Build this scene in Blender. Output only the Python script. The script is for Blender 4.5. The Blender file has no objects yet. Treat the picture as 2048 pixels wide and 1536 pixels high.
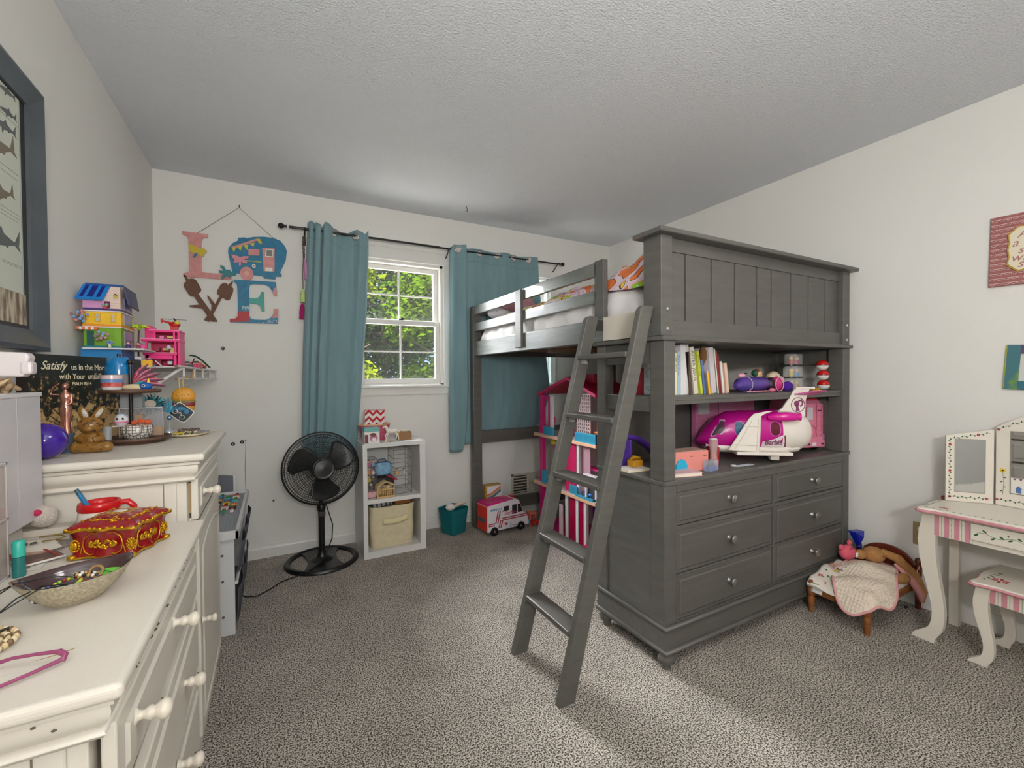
import bpy, math, random
from mathutils import Vector, Matrix
from math import sin, cos, pi, radians
random.seed(7)
S = bpy.context.scene
COL = S.collection

# ------------------------------------------------------------- camera, light, exposure
S.view_settings.view_transform = 'Standard'
S.view_settings.look = 'None'
S.view_settings.gamma = 1.0
S.view_settings.use_curve_mapping = False
S.view_settings.exposure = 0.3
cd = bpy.data.cameras.new('camera')
cam = bpy.data.objects.new('camera', cd)
COL.objects.link(cam)
S.camera = cam
cd.sensor_fit = 'HORIZONTAL'
cd.sensor_width = 36.0
cd.lens = 36.0 * 878.9 / 2048
cd.clip_start = 0.02
cd.clip_end = 200
YAW, PIT, ROL = 0.494804, -0.0173355, -0.0077751
F = Vector((sin(YAW) * cos(PIT), cos(YAW) * cos(PIT), sin(PIT)))
Rr = Vector((cos(YAW), -sin(YAW), 0))
U = Rr.cross(F)
R2 = Rr * cos(ROL) + U * sin(ROL)
U2 = -Rr * sin(ROL) + U * cos(ROL)
mw = Matrix((R2, U2, -F)).transposed().to_4x4()
mw.translation = Vector((0.6245, -3.3277, 1.1876))
cam.matrix_world = mw

w = bpy.data.worlds.new('sky')
S.world = w
w.use_nodes = True
wn = w.node_tree
bg = wn.nodes['Background']
wtc = wn.nodes.new('ShaderNodeTexCoord')
wns = wn.nodes.new('ShaderNodeTexNoise')
wns.inputs['Scale'].default_value = 3.0
wns.inputs['Detail'].default_value = 6
wrp = wn.nodes.new('ShaderNodeValToRGB')
wrp.color_ramp.elements[0].position = 0.42
wrp.color_ramp.elements[0].color = (0.30, 0.46, 0.85, 1)
wrp.color_ramp.elements[1].position = 0.6
wrp.color_ramp.elements[1].color = (0.95, 0.97, 1, 1)
wn.links.new(wtc.outputs['Generated'], wns.inputs['Vector'])
wn.links.new(wns.outputs['Fac'], wrp.inputs['Fac'])
wn.links.new(wrp.outputs['Color'], bg.inputs['Color'])
bg.inputs['Strength'].default_value = 1.6


def lamp(name, kind, loc, energy, color=(1, 1, 1), size=1.0, sy=None, aim=None, portal=False, angle=None):
    ld = bpy.data.lights.new(name, kind)
    ld.energy = energy
    ld.color = color
    if kind == 'AREA':
        ld.shape = 'RECTANGLE' if sy else 'DISK'
        ld.size = size
        if sy:
            ld.size_y = sy
        if portal:
            ld.cycles.is_portal = True
    if kind == 'SUN' and angle:
        ld.angle = angle
    if kind == 'POINT':
        ld.shadow_soft_size = size
    o = bpy.data.objects.new(name, ld)
    COL.objects.link(o)
    o.location = loc
    if aim is not None:
        o.rotation_euler = (Vector(aim) - Vector(loc)).to_track_quat('-Z', 'Y').to_euler()
    return o


# sun high behind the house: it lights the garden, the roof keeps it out of the room
lamp('sun', 'SUN', (0, -4.4, 12), 22.0, (1, 0.95, 0.86), aim=(-1.5, 0, 0), angle=radians(1))
# broad bright sky on the window side of the house
lamp('sky_glow', 'SUN', (-5.5, 12, 8), 38.0, (0.95, 0.98, 1), aim=(0.2, 0, -0.6), angle=radians(50))
lamp('window_portal', 'AREA', (1.4875, 0.13, 1.585), 1, size=0.62, sy=0.92, aim=(1.4875, -1, 1.585), portal=True)
lamp('window_portal_b', 'AREA', (2.4875, 0.13, 1.585), 1, size=0.62, sy=0.92, aim=(2.4875, -1, 1.585), portal=True)
# added ceiling fill, unseen behind the camera, brightens the room
lamp('ceiling_fill', 'AREA', (1.75, -3.25, 2.27), 7, (1, 0.995, 0.98), size=0.55, aim=(1.75, -3.25, 0))
# added uplight and point fill, unseen behind the camera, for ceiling and room
lamp('uplight_fill', 'AREA', (0.75, -4.0, 1.5), 32, (1, 0.995, 0.98), size=0.4, aim=(1.5, -2.9, 2.9))
lamp('low_fill_glow', 'POINT', (0.75, -4.0, 1.42), 18, (1, 0.995, 0.98), size=0.16)  # added point fill that reaches under the bed

# ------------------------------------------------------------- materials


def lin(c):
    return tuple(((v / 255) / 12.92 if v / 255 <= 0.04045 else ((v / 255 + 0.055) / 1.055) ** 2.4) for v in c)


_mc = {}


def mat(rgb, rough=0.5, metal=0.0, var=0.0, vs=(8, 8, 8), bump=0.0, bs=60.0, trans=0.0, alpha=1.0, coat=0.0,
        emit=0.0, rgb2=None, th=None, spec=None, sheen=0.0):
    """procedural material: rgb, optional noise towards rgb2 (or darker by var), optional bump"""
    key = (tuple(rgb), rough, metal, var, tuple(vs), bump, bs, trans, alpha, coat, emit, rgb2 and tuple(rgb2), th, spec, sheen)
    if key in _mc:
        return _mc[key]
    m = bpy.data.materials.new('paint_%d_%d_%d' % tuple(rgb))
    m.use_nodes = True
    n = m.node_tree.nodes
    L = m.node_tree.links
    b = n['Principled BSDF']
    c = lin(rgb)
    b.inputs['Base Color'].default_value = (*c, 1)
    b.inputs['Roughness'].default_value = rough
    b.inputs['Metallic'].default_value = metal
    b.inputs['Transmission Weight'].default_value = trans
    b.inputs['Alpha'].default_value = alpha
    b.inputs['Coat Weight'].default_value = coat
    if sheen:
        b.inputs['Sheen Weight'].default_value = sheen
    if spec is not None:
        b.inputs['Specular IOR Level'].default_value = spec
    if emit:
        b.inputs['Emission Color'].default_value = (*c, 1)
        b.inputs['Emission Strength'].default_value = emit
    if var or rgb2 or bump:
        tc = n.new('ShaderNodeTexCoord')
        mp = n.new('ShaderNodeMapping')
        mp.inputs['Scale'].default_value = vs
        L.new(tc.outputs['Object'], mp.inputs['Vector'])
    if var or rgb2:
        ns = n.new('ShaderNodeTexNoise')
        ns.inputs['Scale'].default_value = 1.0
        ns.inputs['Detail'].default_value = 4
        L.new(mp.outputs['Vector'], ns.inputs['Vector'])
        rp = n.new('ShaderNodeValToRGB')
        t = th or (0.3, 0.7)
        rp.color_ramp.elements[0].position = t[0]
        rp.color_ramp.elements[1].position = t[1]
        c2 = lin(rgb2) if rgb2 else tuple(v * (1 - var) for v in c)
        rp.color_ramp.elements[0].color = (*c2, 1)
        rp.color_ramp.elements[1].color = (*c, 1)
        L.new(ns.outputs['Fac'], rp.inputs['Fac'])
        L.new(rp.outputs['Color'], b.inputs['Base Color'])
    if bump:
        nb = n.new('ShaderNodeTexNoise')
        nb.inputs['Scale'].default_value = bs
        nb.inputs['Detail'].default_value = 3
        L.new(tc.outputs['Object'], nb.inputs['Vector'])
        bp = n.new('ShaderNodeBump')
        bp.inputs['Strength'].default_value = bump
        bp.inputs['Distance'].default_value = 0.01
        L.new(nb.outputs['Fac'], bp.inputs['Height'])
        L.new(bp.outputs['Normal'], b.inputs['Normal'])
    _mc[key] = m
    return m


def glass(rgb=(255, 255, 255), a=0.12, rough=0.03):
    """thin clear pane: mostly see-through with a gloss"""
    key = ('glass', rgb, a, rough)
    if key in _mc:
        return _mc[key]
    m = bpy.data.materials.new('clear_pane')
    m.use_nodes = True
    n = m.node_tree.nodes
    L = m.node_tree.links
    n.clear()
    out = n.new('ShaderNodeOutputMaterial')
    mx = n.new('ShaderNodeMixShader')
    tr = n.new('ShaderNodeBsdfTransparent')
    gl = n.new('ShaderNodeBsdfPrincipled')
    gl.inputs['Base Color'].default_value = (*lin(rgb), 1)
    gl.inputs['Roughness'].default_value = rough
    tr.inputs['Color'].default_value = (*[0.25 + 0.75 * v if rgb != (255, 255, 255) else 0.97 for v in lin(rgb)], 1)
    mx.inputs['Fac'].default_value = a
    L.new(tr.outputs[0], mx.inputs[1])
    L.new(gl.outputs[0], mx.inputs[2])
    L.new(mx.outputs[0], out.inputs[0])
    _mc[key] = m
    return m


def carpet_mat():
    m = bpy.data.materials.new('flecked_carpet')
    m.use_nodes = True
    n = m.node_tree.nodes
    L = m.node_tree.links
    b = n['Principled BSDF']
    b.inputs['Roughness'].default_value = 0.95
    b.inputs['Specular IOR Level'].default_value = 0.1
    tc = n.new('ShaderNodeTexCoord')
    ns = n.new('ShaderNodeTexNoise')
    ns.inputs['Scale'].default_value = 185
    ns.inputs['Detail'].default_value = 3
    ns.inputs['Roughness'].default_value = 0.62
    L.new(tc.outputs['Object'], ns.inputs['Vector'])
    rp = n.new('ShaderNodeValToRGB')
    e = rp.color_ramp.elements
    e[0].position = 0.41
    e[0].color = (*lin((66, 59, 52)), 1)
    e[1].position = 0.56
    e[1].color = (*lin((222, 214, 202)), 1)
    k = e.new(0.475)
    k.color = (*lin((140, 131, 121)), 1)
    L.new(ns.outputs['Fac'], rp.inputs['Fac'])
    n2 = n.new('ShaderNodeTexNoise')
    n2.inputs['Scale'].default_value = 5
    n2.inputs['Detail'].default_value = 3
    L.new(tc.outputs['Object'], n2.inputs['Vector'])
    r2 = n.new('ShaderNodeMapRange')
    r2.inputs['From Min'].default_value = 0.3
    r2.inputs['From Max'].default_value = 0.7
    r2.inputs['To Min'].default_value = 0.86
    r2.inputs['To Max'].default_value = 1.08
    L.new(n2.outputs['Fac'], r2.inputs['Value'])
    mx = n.new('ShaderNodeVectorMath')
    mx.operation = 'SCALE'
    L.new(rp.outputs['Color'], mx.inputs[0])
    L.new(r2.outputs['Result'], mx.inputs['Scale'])
    L.new(mx.outputs[0], b.inputs['Base Color'])
    bp = n.new('ShaderNodeBump')
    bp.inputs['Strength'].default_value = 0.8
    bp.inputs['Distance'].default_value = 0.01
    L.new(ns.outputs['Fac'], bp.inputs['Height'])
    L.new(bp.outputs['Normal'], b.inputs['Normal'])
    return m


def popcorn_mat():
    m = bpy.data.materials.new('popcorn_ceiling')
    m.use_nodes = True
    n = m.node_tree.nodes
    L = m.node_tree.links
    b = n['Principled BSDF']
    b.inputs['Base Color'].default_value = (*lin((222, 224, 228)), 1)
    b.inputs['Roughness'].default_value = 0.9
    tc = n.new('ShaderNodeTexCoord')
    ns = n.new('ShaderNodeTexNoise')
    ns.inputs['Scale'].default_value = 120
    ns.inputs['Detail'].default_value = 5
    ns.inputs['Roughness'].default_value = 0.6
    L.new(tc.outputs['Object'], ns.inputs['Vector'])
    bp = n.new('ShaderNodeBump')
    bp.inputs['Strength'].default_value = 0.9
    bp.inputs['Distance'].default_value = 0.009
    L.new(ns.outputs['Fac'], bp.inputs['Height'])
    L.new(bp.outputs['Normal'], b.inputs['Normal'])
    return m


# ------------------------------------------------------------- mesh building


class MB:
    def __init__(s, t=None):
        s.v, s.f, s.k, s.sm = [], [], [], []
        s.mi = 0
        s.M = Matrix.Identity(4)
        s.off = Vector(t.location) if t is not None else Vector((0, 0, 0))

    def at(s, x=0, y=0, z=0, rx=0, ry=0, rz=0, sc=1):
        s.M = (Matrix.Translation((x, y, z)) @ Matrix.Rotation(rz, 4, 'Z') @ Matrix.Rotation(ry, 4, 'Y')
               @ Matrix.Rotation(rx, 4, 'X') @ Matrix.Scale(sc, 4))
        return s

    def id(s):
        s.M = Matrix.Identity(4)
        return s

    def m(s, i):
        s.mi = i
        return s

    def add(s, vs, fs, sm=False):
        o = len(s.v)
        s.v += [(s.M @ Vector(p)) - s.off for p in vs]
        for f in fs:
            s.f.append([o + i for i in f])
            s.k.append(s.mi)
            s.sm.append(sm)
        return s

    def box(s, x0, x1, y0, y1, z0, z1):
        vs = [(x0, y0, z0), (x1, y0, z0), (x1, y1, z0), (x0, y1, z0), (x0, y0, z1), (x1, y0, z1), (x1, y1, z1), (x0, y1, z1)]
        return s.add(vs, [(0, 3, 2, 1), (4, 5, 6, 7), (0, 1, 5, 4), (1, 2, 6, 5), (2, 3, 7, 6), (3, 0, 4, 7)])

    def cb(s, x, y, z, a, b, c):
        return s.box(x - a / 2, x + a / 2, y - b / 2, y + b / 2, z - c / 2, z + c / 2)

    def rings(s, rg, closed=False, cap=True, sm=True):
        n = len(rg[0])
        vs = [p for r in rg for p in r]
        fs = []
        R = len(rg)
        for i in range(R if closed else R - 1):
            a, b = i * n, ((i + 1) % R) * n
            for j in range(n):
                k = (j + 1) % n
                fs.append((a + j, a + k, b + k, b + j))
        s.add(vs, fs, sm)
        if cap and not closed:
            s.add(list(rg[0]), [tuple(reversed(range(n)))])
            s.add(list(rg[-1]), [tuple(range(n))])
        return s

    def tube(s, pts, r, n=8, closed=False, cap=True):
        P = [Vector(p) for p in pts]
        N = len(P)
        rr = r if isinstance(r, (list, tuple)) else [r] * N
        up = None
        rg = []
        for i in range(N):
            if closed:
                d = P[(i + 1) % N] - P[i - 1]
            else:
                d = P[min(i + 1, N - 1)] - P[max(i - 1, 0)]
            if d.length < 1e-9:
                d = Vector((0, 0, 1))
            d.normalize()
            if up is None:
                up = d.orthogonal().normalized()
            else:
                up = (up - d * up.dot(d))
                up = up.normalized() if up.length > 1e-6 else d.orthogonal().normalized()
            q = d.cross(up)
            rg.append([P[i] + (up * cos(2 * pi * j / n) + q * sin(2 * pi * j / n)) * rr[i] for j in range(n)])
        return s.rings(rg, closed, cap)

    def lathe(s, prof, c=(0, 0, 0), n=20, ax='z', sx=1, sy=1, cap=True):
        rg = []
        for r, h in prof:
            q = []
            for j in range(n):
                a = 2 * pi * j / n
                x, y = r * cos(a) * sx, r * sin(a) * sy
                if ax == 'z':
                    p = (c[0] + x, c[1] + y, c[2] + h)
                elif ax == 'x':
                    p = (c[0] + h, c[1] + x, c[2] + y)
                else:
                    p = (c[0] + y, c[1] + h, c[2] + x)
                q.append(p)
            rg.append(q)
        return s.rings(rg, False, cap)

    def sph(s, c, r, n=14, m=9):
        rx, ry, rz = r if isinstance(r, (tuple, list)) else (r, r, r)
        rg = []
        for i in range(m + 1):
            t = pi * i / m
            k = max(sin(t), 0.002)
            rg.append([(c[0] + rx * k * cos(2 * pi * j / n), c[1] + ry * k * sin(2 * pi * j / n), c[2] - rz * cos(t)) for j in range(n)])
        return s.rings(rg)

    def prism(s, poly, a, b, pl='xz', sm=False):
        n = len(poly)

        def q(p, h):
            return {'xz': (p[0], h, p[1]), 'xy': (p[0], p[1], h), 'yz': (h, p[0], p[1])}[pl]
        vs = [q(p, a) for p in poly] + [q(p, b) for p in poly]
        fs = [tuple(range(n)), tuple(reversed(range(n, 2 * n)))]
        fs += [(i, n + i, n + (i + 1) % n, (i + 1) % n) for i in range(n)]
        return s.add(vs, fs)

    def grid(s, fn, nu, nv, sm=True, th=None):
        """surface fn(u,v) with u,v in 0..1; th gives a second skin offset"""
        vs = [fn(i / nu, j / nv) for j in range(nv + 1) for i in range(nu + 1)]
        W = nu + 1
        fs = [(j * W + i, j * W + i + 1, (j + 1) * W + i + 1, (j + 1) * W + i) for j in range(nv) for i in range(nu)]
        if th:
            n = len(vs)
            vs2 = [Vector(p) + Vector(th) for p in vs]
            fs2 = [tuple(reversed([n + k for k in f])) for f in fs]
            edge = [i for i in range(W)] + [j * W + nu for j in range(1, nv + 1)] + [nv * W + i for i in range(nu - 1, -1, -1)] + [j * W for j in range(nv - 1, 0, -1)]
            fs3 = [(edge[i - 1], n + edge[i - 1], n + edge[i], edge[i]) for i in range(len(edge))]
            return s.add([tuple(p) for p in vs] + [tuple(p) for p in vs2], fs + fs2 + fs3, sm)
        return s.add(vs, fs, sm)

    def text(s, body, size, M, depth=0.0006, shear=0.0, bold=0.0, align='LEFT', sx=1.0):
        cu = bpy.data.curves.new('t', 'FONT')
        cu.body = body
        cu.size = size
        cu.extrude = depth
        cu.shear = shear
        cu.offset = bold
        cu.align_x = align
        cu.resolution_u = 3
        o = bpy.data.objects.new('t', cu)
        COL.objects.link(o)
        dg = bpy.context.evaluated_depsgraph_get()
        me = o.evaluated_get(dg).to_mesh()
        old = s.M
        s.M = old @ M @ Matrix.Diagonal((sx, 1, 1, 1))
        s.add([tuple(v.co) for v in me.vertices], [tuple(p.vertices) for p in me.polygons])
        s.M = old
        bpy.data.objects.remove(o)
        bpy.data.curves.remove(cu)
        return s

    def build(s, name, mats, parent=None, loc=None, rz=0, bev=0, sub=0, label=None, seg=2):
        me = bpy.data.meshes.new(name)
        me.from_pydata([tuple(p) for p in s.v], [], s.f)
        if not isinstance(mats, (list, tuple)):
            mats = [mats]
        for m in mats:
            me.materials.append(m)
        me.polygons.foreach_set('material_index', s.k)
        me.polygons.foreach_set('use_smooth', s.sm)
        me.update()
        o = bpy.data.objects.new(name, me)
        COL.objects.link(o)
        if parent is not None:
            o.parent = parent
        if loc is not None:
            o.location = loc
        o.rotation_euler = (0, 0, rz)
        if label:
            o['label'] = label
        if bev:
            b = o.modifiers.new('bevel', 'BEVEL')
            b.width = bev
            b.segments = seg
            b.limit_method = 'ANGLE'
            b.angle_limit = radians(40)
        if sub:
            b = o.modifiers.new('smooth', 'SUBSURF')
            b.levels = b.render_levels = sub
        return o


def thing(name, label, cat, loc=(0, 0, 0), rz=0, group=None, rx=0, ry=0):
    o = bpy.data.objects.new(name, None)
    o.empty_display_size = 0.05
    COL.objects.link(o)
    o.location = loc
    o.rotation_euler = (rx, ry, rz)
    o['label'] = label
    o['category'] = cat
    if group:
        o['group'] = group
    return o


def tag(o, label, cat, group=None):
    o['label'] = label
    o['category'] = cat
    if group:
        o['group'] = group
    return o


def struct(o):
    o['kind'] = 'structure'
    return o


def copy_tree(o, parent=None):
    c = o.copy()
    COL.objects.link(c)
    c.parent = parent
    for ch in [x for x in bpy.data.objects if x.parent == o]:
        copy_tree(ch, c)
    return c


def lerp(a, b, t):
    return a + (b - a) * t


def interp(tab, x):
    if x <= tab[0][0]:
        return tab[0][1]
    for (a, va), (b, vb) in zip(tab, tab[1:]):
        if x <= b:
            t = (x - a) / (b - a)
            return va + (vb - va) * t
    return tab[-1][1]


def sinterp(tab, x):
    if x <= tab[0][0]:
        return tab[0][1]
    for (a, va), (b, vb) in zip(tab, tab[1:]):
        if x <= b:
            t = (x - a) / (b - a)
            t = t * t * (3 - 2 * t)
            return va + (vb - va) * t
    return tab[-1][1]


def oval(cx, cy, a, b, n=24, p=2.0):
    r = []
    for i in range(n):
        t = 2 * pi * i / n
        c, s_ = cos(t), sin(t)
        r.append((cx + a * math.copysign(abs(c) ** (2 / p), c), cy + b * math.copysign(abs(s_) ** (2 / p), s_)))
    return r


XZ = Matrix(((1, 0, 0, 0), (0, 0, 1, 0), (0, 1, 0, 0), (0, 0, 0, 1)))  # text plane -> xz, facing -y (mirrored handedness fixed below)


def face_y(x, y, z, rz=0, tilt=0):
    """matrix for text on a wall facing -y"""
    return Matrix.Translation((x, y, z)) @ Matrix.Rotation(rz, 4, 'Z') @ Matrix.Rotation(pi / 2, 4, 'X') @ Matrix.Rotation(tilt, 4, 'Z')


def face_nx(x, y, z, tilt=0):
    """text on a face looking towards -x (reads along -y)"""
    return Matrix.Translation((x, y, z)) @ Matrix.Rotation(-pi / 2, 4, 'Z') @ Matrix.Rotation(pi / 2, 4, 'X') @ Matrix.Rotation(tilt, 4, 'Z')


# common materials
WALL = mat((226, 224, 218), 0.75, bump=0.06, bs=220)
WHITE = mat((226, 223, 216), 0.45)
TRIMW = mat((222, 220, 214), 0.4)
CREAM = mat((227, 221, 209), 0.38, rgb2=(218, 210, 196), vs=(3, 3, 3))
CREAMD = mat((227, 221, 209), 0.38, rgb2=(217, 209, 196), vs=(2, 2, 2), bump=0.05, bs=90)
CHIP = mat((92, 74, 62), 0.8)
GREY = mat((94, 92, 87), 0.42, rgb2=(84, 82, 77), vs=(6, 6, 40), bump=0.04, bs=120)
GREYH = mat((94, 92, 87), 0.42, rgb2=(85, 83, 78), vs=(5, 40, 40), bump=0.04, bs=120)
GREYR = mat((120, 122, 117), 0.35, coat=0.6, rgb2=(94, 94, 89), vs=(40, 4, 40), bump=0.04, bs=120)
BLACK = mat((22, 22, 23), 0.32)
DARK = mat((40, 38, 38), 0.5)
STEEL = mat((205, 205, 208), 0.25, metal=1)
TEAL = mat((120, 150, 155), 0.78, rgb2=(111, 142, 148), vs=(30, 30, 4), bump=0.08, bs=300, sheen=0.25)
PINK = mat((214, 56, 128), 0.4)
HOT = mat((232, 30, 112), 0.35)
CLEAR = glass()

# ================================================================= ROOM SHELL
RW, RY0, H = 3.506, -4.3, 2.44
b = MB().box(-0.1, RW + 0.1, RY0 - 0.1, 0.1, -0.05, 0)
struct(b.build('floor', carpet_mat()))
b = MB().box(-0.1, RW + 0.1, RY0 - 0.1, 0.16, H, H + 0.08)
struct(b.build('ceiling', popcorn_mat()))
struct(MB().box(-0.1, 0, RY0 - 0.1, 0.16, 0, H).build('wall_left', WALL))
struct(MB().box(RW, RW + 0.1, RY0 - 0.1, 0.16, 0, H).build('wall_right', WALL))
struct(MB().box(0, RW, RY0 - 0.1, RY0, 0, H).build('wall_front', WALL))
WINX = [(1.15, 1.802), (2.15, 2.802)]
WZ0, WZ1 = 1.125, 2.06
b = MB()
xs = [0, WINX[0][0], WINX[0][1], WINX[1][0], WINX[1][1], RW]
for i in range(5):
    if i in (1, 3):
        b.box(xs[i], xs[i + 1], 0, 0.12, 0, WZ0)
        b.box(xs[i], xs[i + 1], 0, 0.12, WZ1, H)
    else:
        b.box(xs[i], xs[i + 1], 0, 0.12, 0, H)
struct(b.build('wall_back', WALL))


def base(name, x0, x1, y0, y1, ax, sgn):
    b = MB()
    prof = [(0, 0), (0.013, 0), (0.013, 0.062), (0.010, 0.07), (0.008, 0.082), (0, 0.086)]
    if ax == 'x':
        b.prism([(y0 + sgn * p, q) for p, q in prof], x0, x1, 'yz')
    else:
        b.prism([(x0 + sgn * p, q) for p, q in prof], y0, y1, 'xz')
    struct(b.build(name, TRIMW))


base('baseboard_back', 0, RW, 0, 0, 'x', -1)
base('baseboard_left', 0, 0, RY0, 0, 'y', 1)
base('baseboard_right', RW, RW, RY0, 0, 'y', -1)


def window(i, x0, x1):
    t = thing('window_%d' % i, 'x', 'x', ((x0 + x1) / 2, 0, WZ0))
    t['kind'] = 'structure'
    t['label'] = ['white double hung window with eight panes between the curtain panels', 'white double hung window covered by the right curtain behind the loft bed'][i - 1]
    t['category'] = 'window'
    b = MB(t)
    # casing with stepped face
    b.box(x0 - 0.062, x0, -0.016, 0, WZ0, WZ1 + 0.0)
    b.box(x1, x1 + 0.062, -0.016, 0, WZ0, WZ1 + 0.0)
    b.box(x0 - 0.062, x1 + 0.062, -0.017, 0, WZ1, WZ1 + 0.118)
    b.box(x0 - 0.056, x1 + 0.056, -0.024, -0.016, WZ1 + 0.09, WZ1 + 0.112)
    b.box(x0 - 0.014, x0 - 0.002, -0.022, -0.016, WZ0, WZ1)
    b.box(x1 + 0.002, x1 + 0.014, -0.022, -0.016, WZ0, WZ1)
    b.box(x0 - 0.014, x1 + 0.014, -0.023, -0.017, WZ1 + 0.002, WZ1 + 0.014)
    b.build('casing', TRIMW, t, bev=0.002)
    b = MB(t)
    b.box(x0, x0 + 0.02, 0, 0.12, WZ0, WZ1).box(x1 - 0.02, x1, 0, 0.12, WZ0, WZ1).box(x0, x1, 0, 0.12, WZ1 - 0.02, WZ1).box(x0, x1, 0.0, 0.12, WZ0, WZ0 + 0.012)
    b.build('jamb', TRIMW, t)
    b = MB(t)
    b.box(x0 - 0.075, x1 + 0.075, -0.04, 0.01, WZ0 - 0.016, WZ0 + 0.002)
    b.build('sill', TRIMW, t, bev=0.004)
    b = MB(t)
    b.box(x0 - 0.06, x1 + 0.06, -0.014, 0, WZ0 - 0.07, WZ0 - 0.016)
    b.box(x0 - 0.06, x1 + 0.06, -0.02, -0.012, WZ0 - 0.03, WZ0 - 0.016)
    b.box(x0 - 0.06, x1 + 0.06, -0.017, -0.012, WZ0 - 0.07, WZ0 - 0.058)
    b.build('apron', TRIMW, t)
    cx = (x0 + x1) / 2
    for nm, z0, z1, y, bot in (('lower_sash', WZ0 + 0.012, 1.622, 0.025, 0.04), ('upper_sash', 1.60, WZ1 - 0.02, 0.06, 0.03)):
        a0, a1 = x0 + 0.02, x1 - 0.02
        b = MB(t)
        b.box(a0, a0 + 0.035, y, y + 0.03, z0, z1).box(a1 - 0.035, a1, y, y + 0.03, z0, z1)
        b.box(a0 + 0.035, a1 - 0.035, y, y + 0.03, z0, z0 + bot).box(a0 + 0.035, a1 - 0.035, y, y + 0.03, z1 - 0.036, z1)
        s_ = b.build(nm, TRIMW, t, bev=0.002)
        m = MB(t)
        zc = (z0 + bot + z1 - 0.036) / 2
        m.box(cx - 0.006, cx + 0.006, y + 0.008, y + 0.02, z0 + bot, z1 - 0.036).box(a0 + 0.03, a1 - 0.03, y + 0.007, y + 0.019, zc - 0.005, zc + 0.005)
        m.build('muntins', TRIMW, s_)
        g = MB(t).box(a0 + 0.03, a1 - 0.03, y + 0.013, y + 0.015, z0 + bot - 0.005, z1 - 0.033)
        g.build('pane', glass((255, 255, 255), 0.05), s_)
    MB(t).box(cx - 0.018, cx + 0.018, 0.008, 0.025, 1.622, 1.632).box(cx - 0.004, cx + 0.022, 0.0, 0.02, 1.63, 1.637).build('sash_lock', DARK, t)


window(1, *WINX[0])
window(2, *WINX[1])

# added glowing fixture for the ceiling fill, unseen behind the camera
t = thing('added_ceiling_fixture', 'added round white fill light with frosted dome, unseen behind the camera', 'light', (1.75, -3.25, 2.44))
MB(t).lathe([(0.17, 0), (0.17, -0.03), (0.15, -0.035)], (1.75, -3.25, 2.44), 32).build('canopy', WHITE, t)
MB(t).lathe([(0.15, -0.03), (0.15, -0.05), (0.12, -0.085), (0.06, -0.105), (0.005, -0.11)], (1.75, -3.25, 2.44), 32).build('dome', mat((255, 244, 228), 0.4, emit=4.0), t)

t = thing('added_fill_stand', 'added black stand for the fill lights, unseen behind the camera', 'lamp', (0.75, -4.13, 0))  # stand added to go with the uplight fill, out of view
MB(t).lathe([(0.13, 0), (0.13, 0.015), (0.02, 0.03)], (0.75, -4.15, 0), 28).build('base', BLACK, t)
MB(t).lathe([(0.011, 0.02), (0.011, 1.36)], (0.75, -4.15, 0), 12).build('pole', BLACK, t)
# wall vent
t = thing('wall_vent', 'white metal wall vent low on the back wall beside the dollhouse', 'vent', (2.57, 0, 0.25))
MB(t).box(2.405, 2.735, -0.006, 0, 0.155, 0.172).box(2.405, 2.735, -0.006, 0, 0.325, 0.342).box(2.405, 2.425, -0.006, 0, 0.155, 0.342).box(2.715, 2.735, -0.006, 0, 0.155, 0.342).box(2.56, 2.58, -0.006, 0, 0.17, 0.33).build('frame', mat((205, 200, 186), 0.5), t)
b = MB(t).box(2.425, 2.56, -0.0015, -0.0005, 0.172, 0.325)
b.build('opening', mat((60, 54, 45), 0.8), t)
b = MB(t)
for k in range(6):
    z = 0.18 + k * 0.025
    b.box(2.425, 2.56, -0.005, -0.002, z, z + 0.009)
for k in range(12):
    x = 2.583 + k * 0.011
    b.box(x, x + 0.005, -0.006, -0.001, 0.172, 0.325)
b.build('louvres', mat((196, 190, 172), 0.5), t)

# outlet on the right wall
t = thing('wall_outlet', 'brass coloured electrical outlet plate on the right wall beside the vanity table', 'outlet', (RW, -2.36, 0.37))
MB(t).box(RW - 0.006, RW, -2.397, -2.327, 0.312, 0.428).build('plate', mat((168, 146, 104), 0.45, metal=0.3), t, bev=0.002)
for z in (0.395, 0.345):
    r = MB(t).lathe([(0.0165, 0), (0.0165, -0.003)], (RW - 0.006, -2.362, z), 16, 'x').build('socket', WHITE, t)
    MB(t).box(RW - 0.0102, RW - 0.0088, -2.370, -2.368, z - 0.004, z + 0.006).box(RW - 0.0102, RW - 0.0088, -2.357, -2.355, z - 0.004, z + 0.006).cb(RW - 0.0095, -2.3625, z - 0.009, 0.0015, 0.004, 0.004).build('slots', BLACK, r)

# small things fixed to walls and ceiling
for (x, z, lb) in ((0.382, 0.768, 'round black wall hook nearest the white chest'), (0.432, 0.777, 'round black wall hook beside the thin hanging cord')):
    t = thing('wall_hook', lb, 'hook', (x, 0, z), group=None)
    MB(t).lathe([(0.0115, 0), (0.0115, -0.005), (0.008, -0.009), (0.003, -0.010)], (x, 0, z), 18, 'y').build('disc', BLACK, t)
    MB(t).lathe([(0.0035, 0), (0.0035, -0.003)], (x, -0.009, z), 10, 'y').build('screw', STEEL, t)
t = thing('hanging_cord', 'thin grey cord hanging down the back wall from a small nail', 'cord', (0.452, 0, 0.785))
MB(t).tube([(0.452, -0.003, 0.785), (0.450, -0.004, 0.70), (0.446, -0.004, 0.60), (0.447, -0.004, 0.50), (0.449, -0.004, 0.38)], 0.0013, 6).build('cord', mat((120, 116, 108), 0.6), t)
MB(t).lathe([(0.004, 0), (0.004, -0.004)], (0.452, 0, 0.787), 10, 'y').build('nail', DARK, t)
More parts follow.
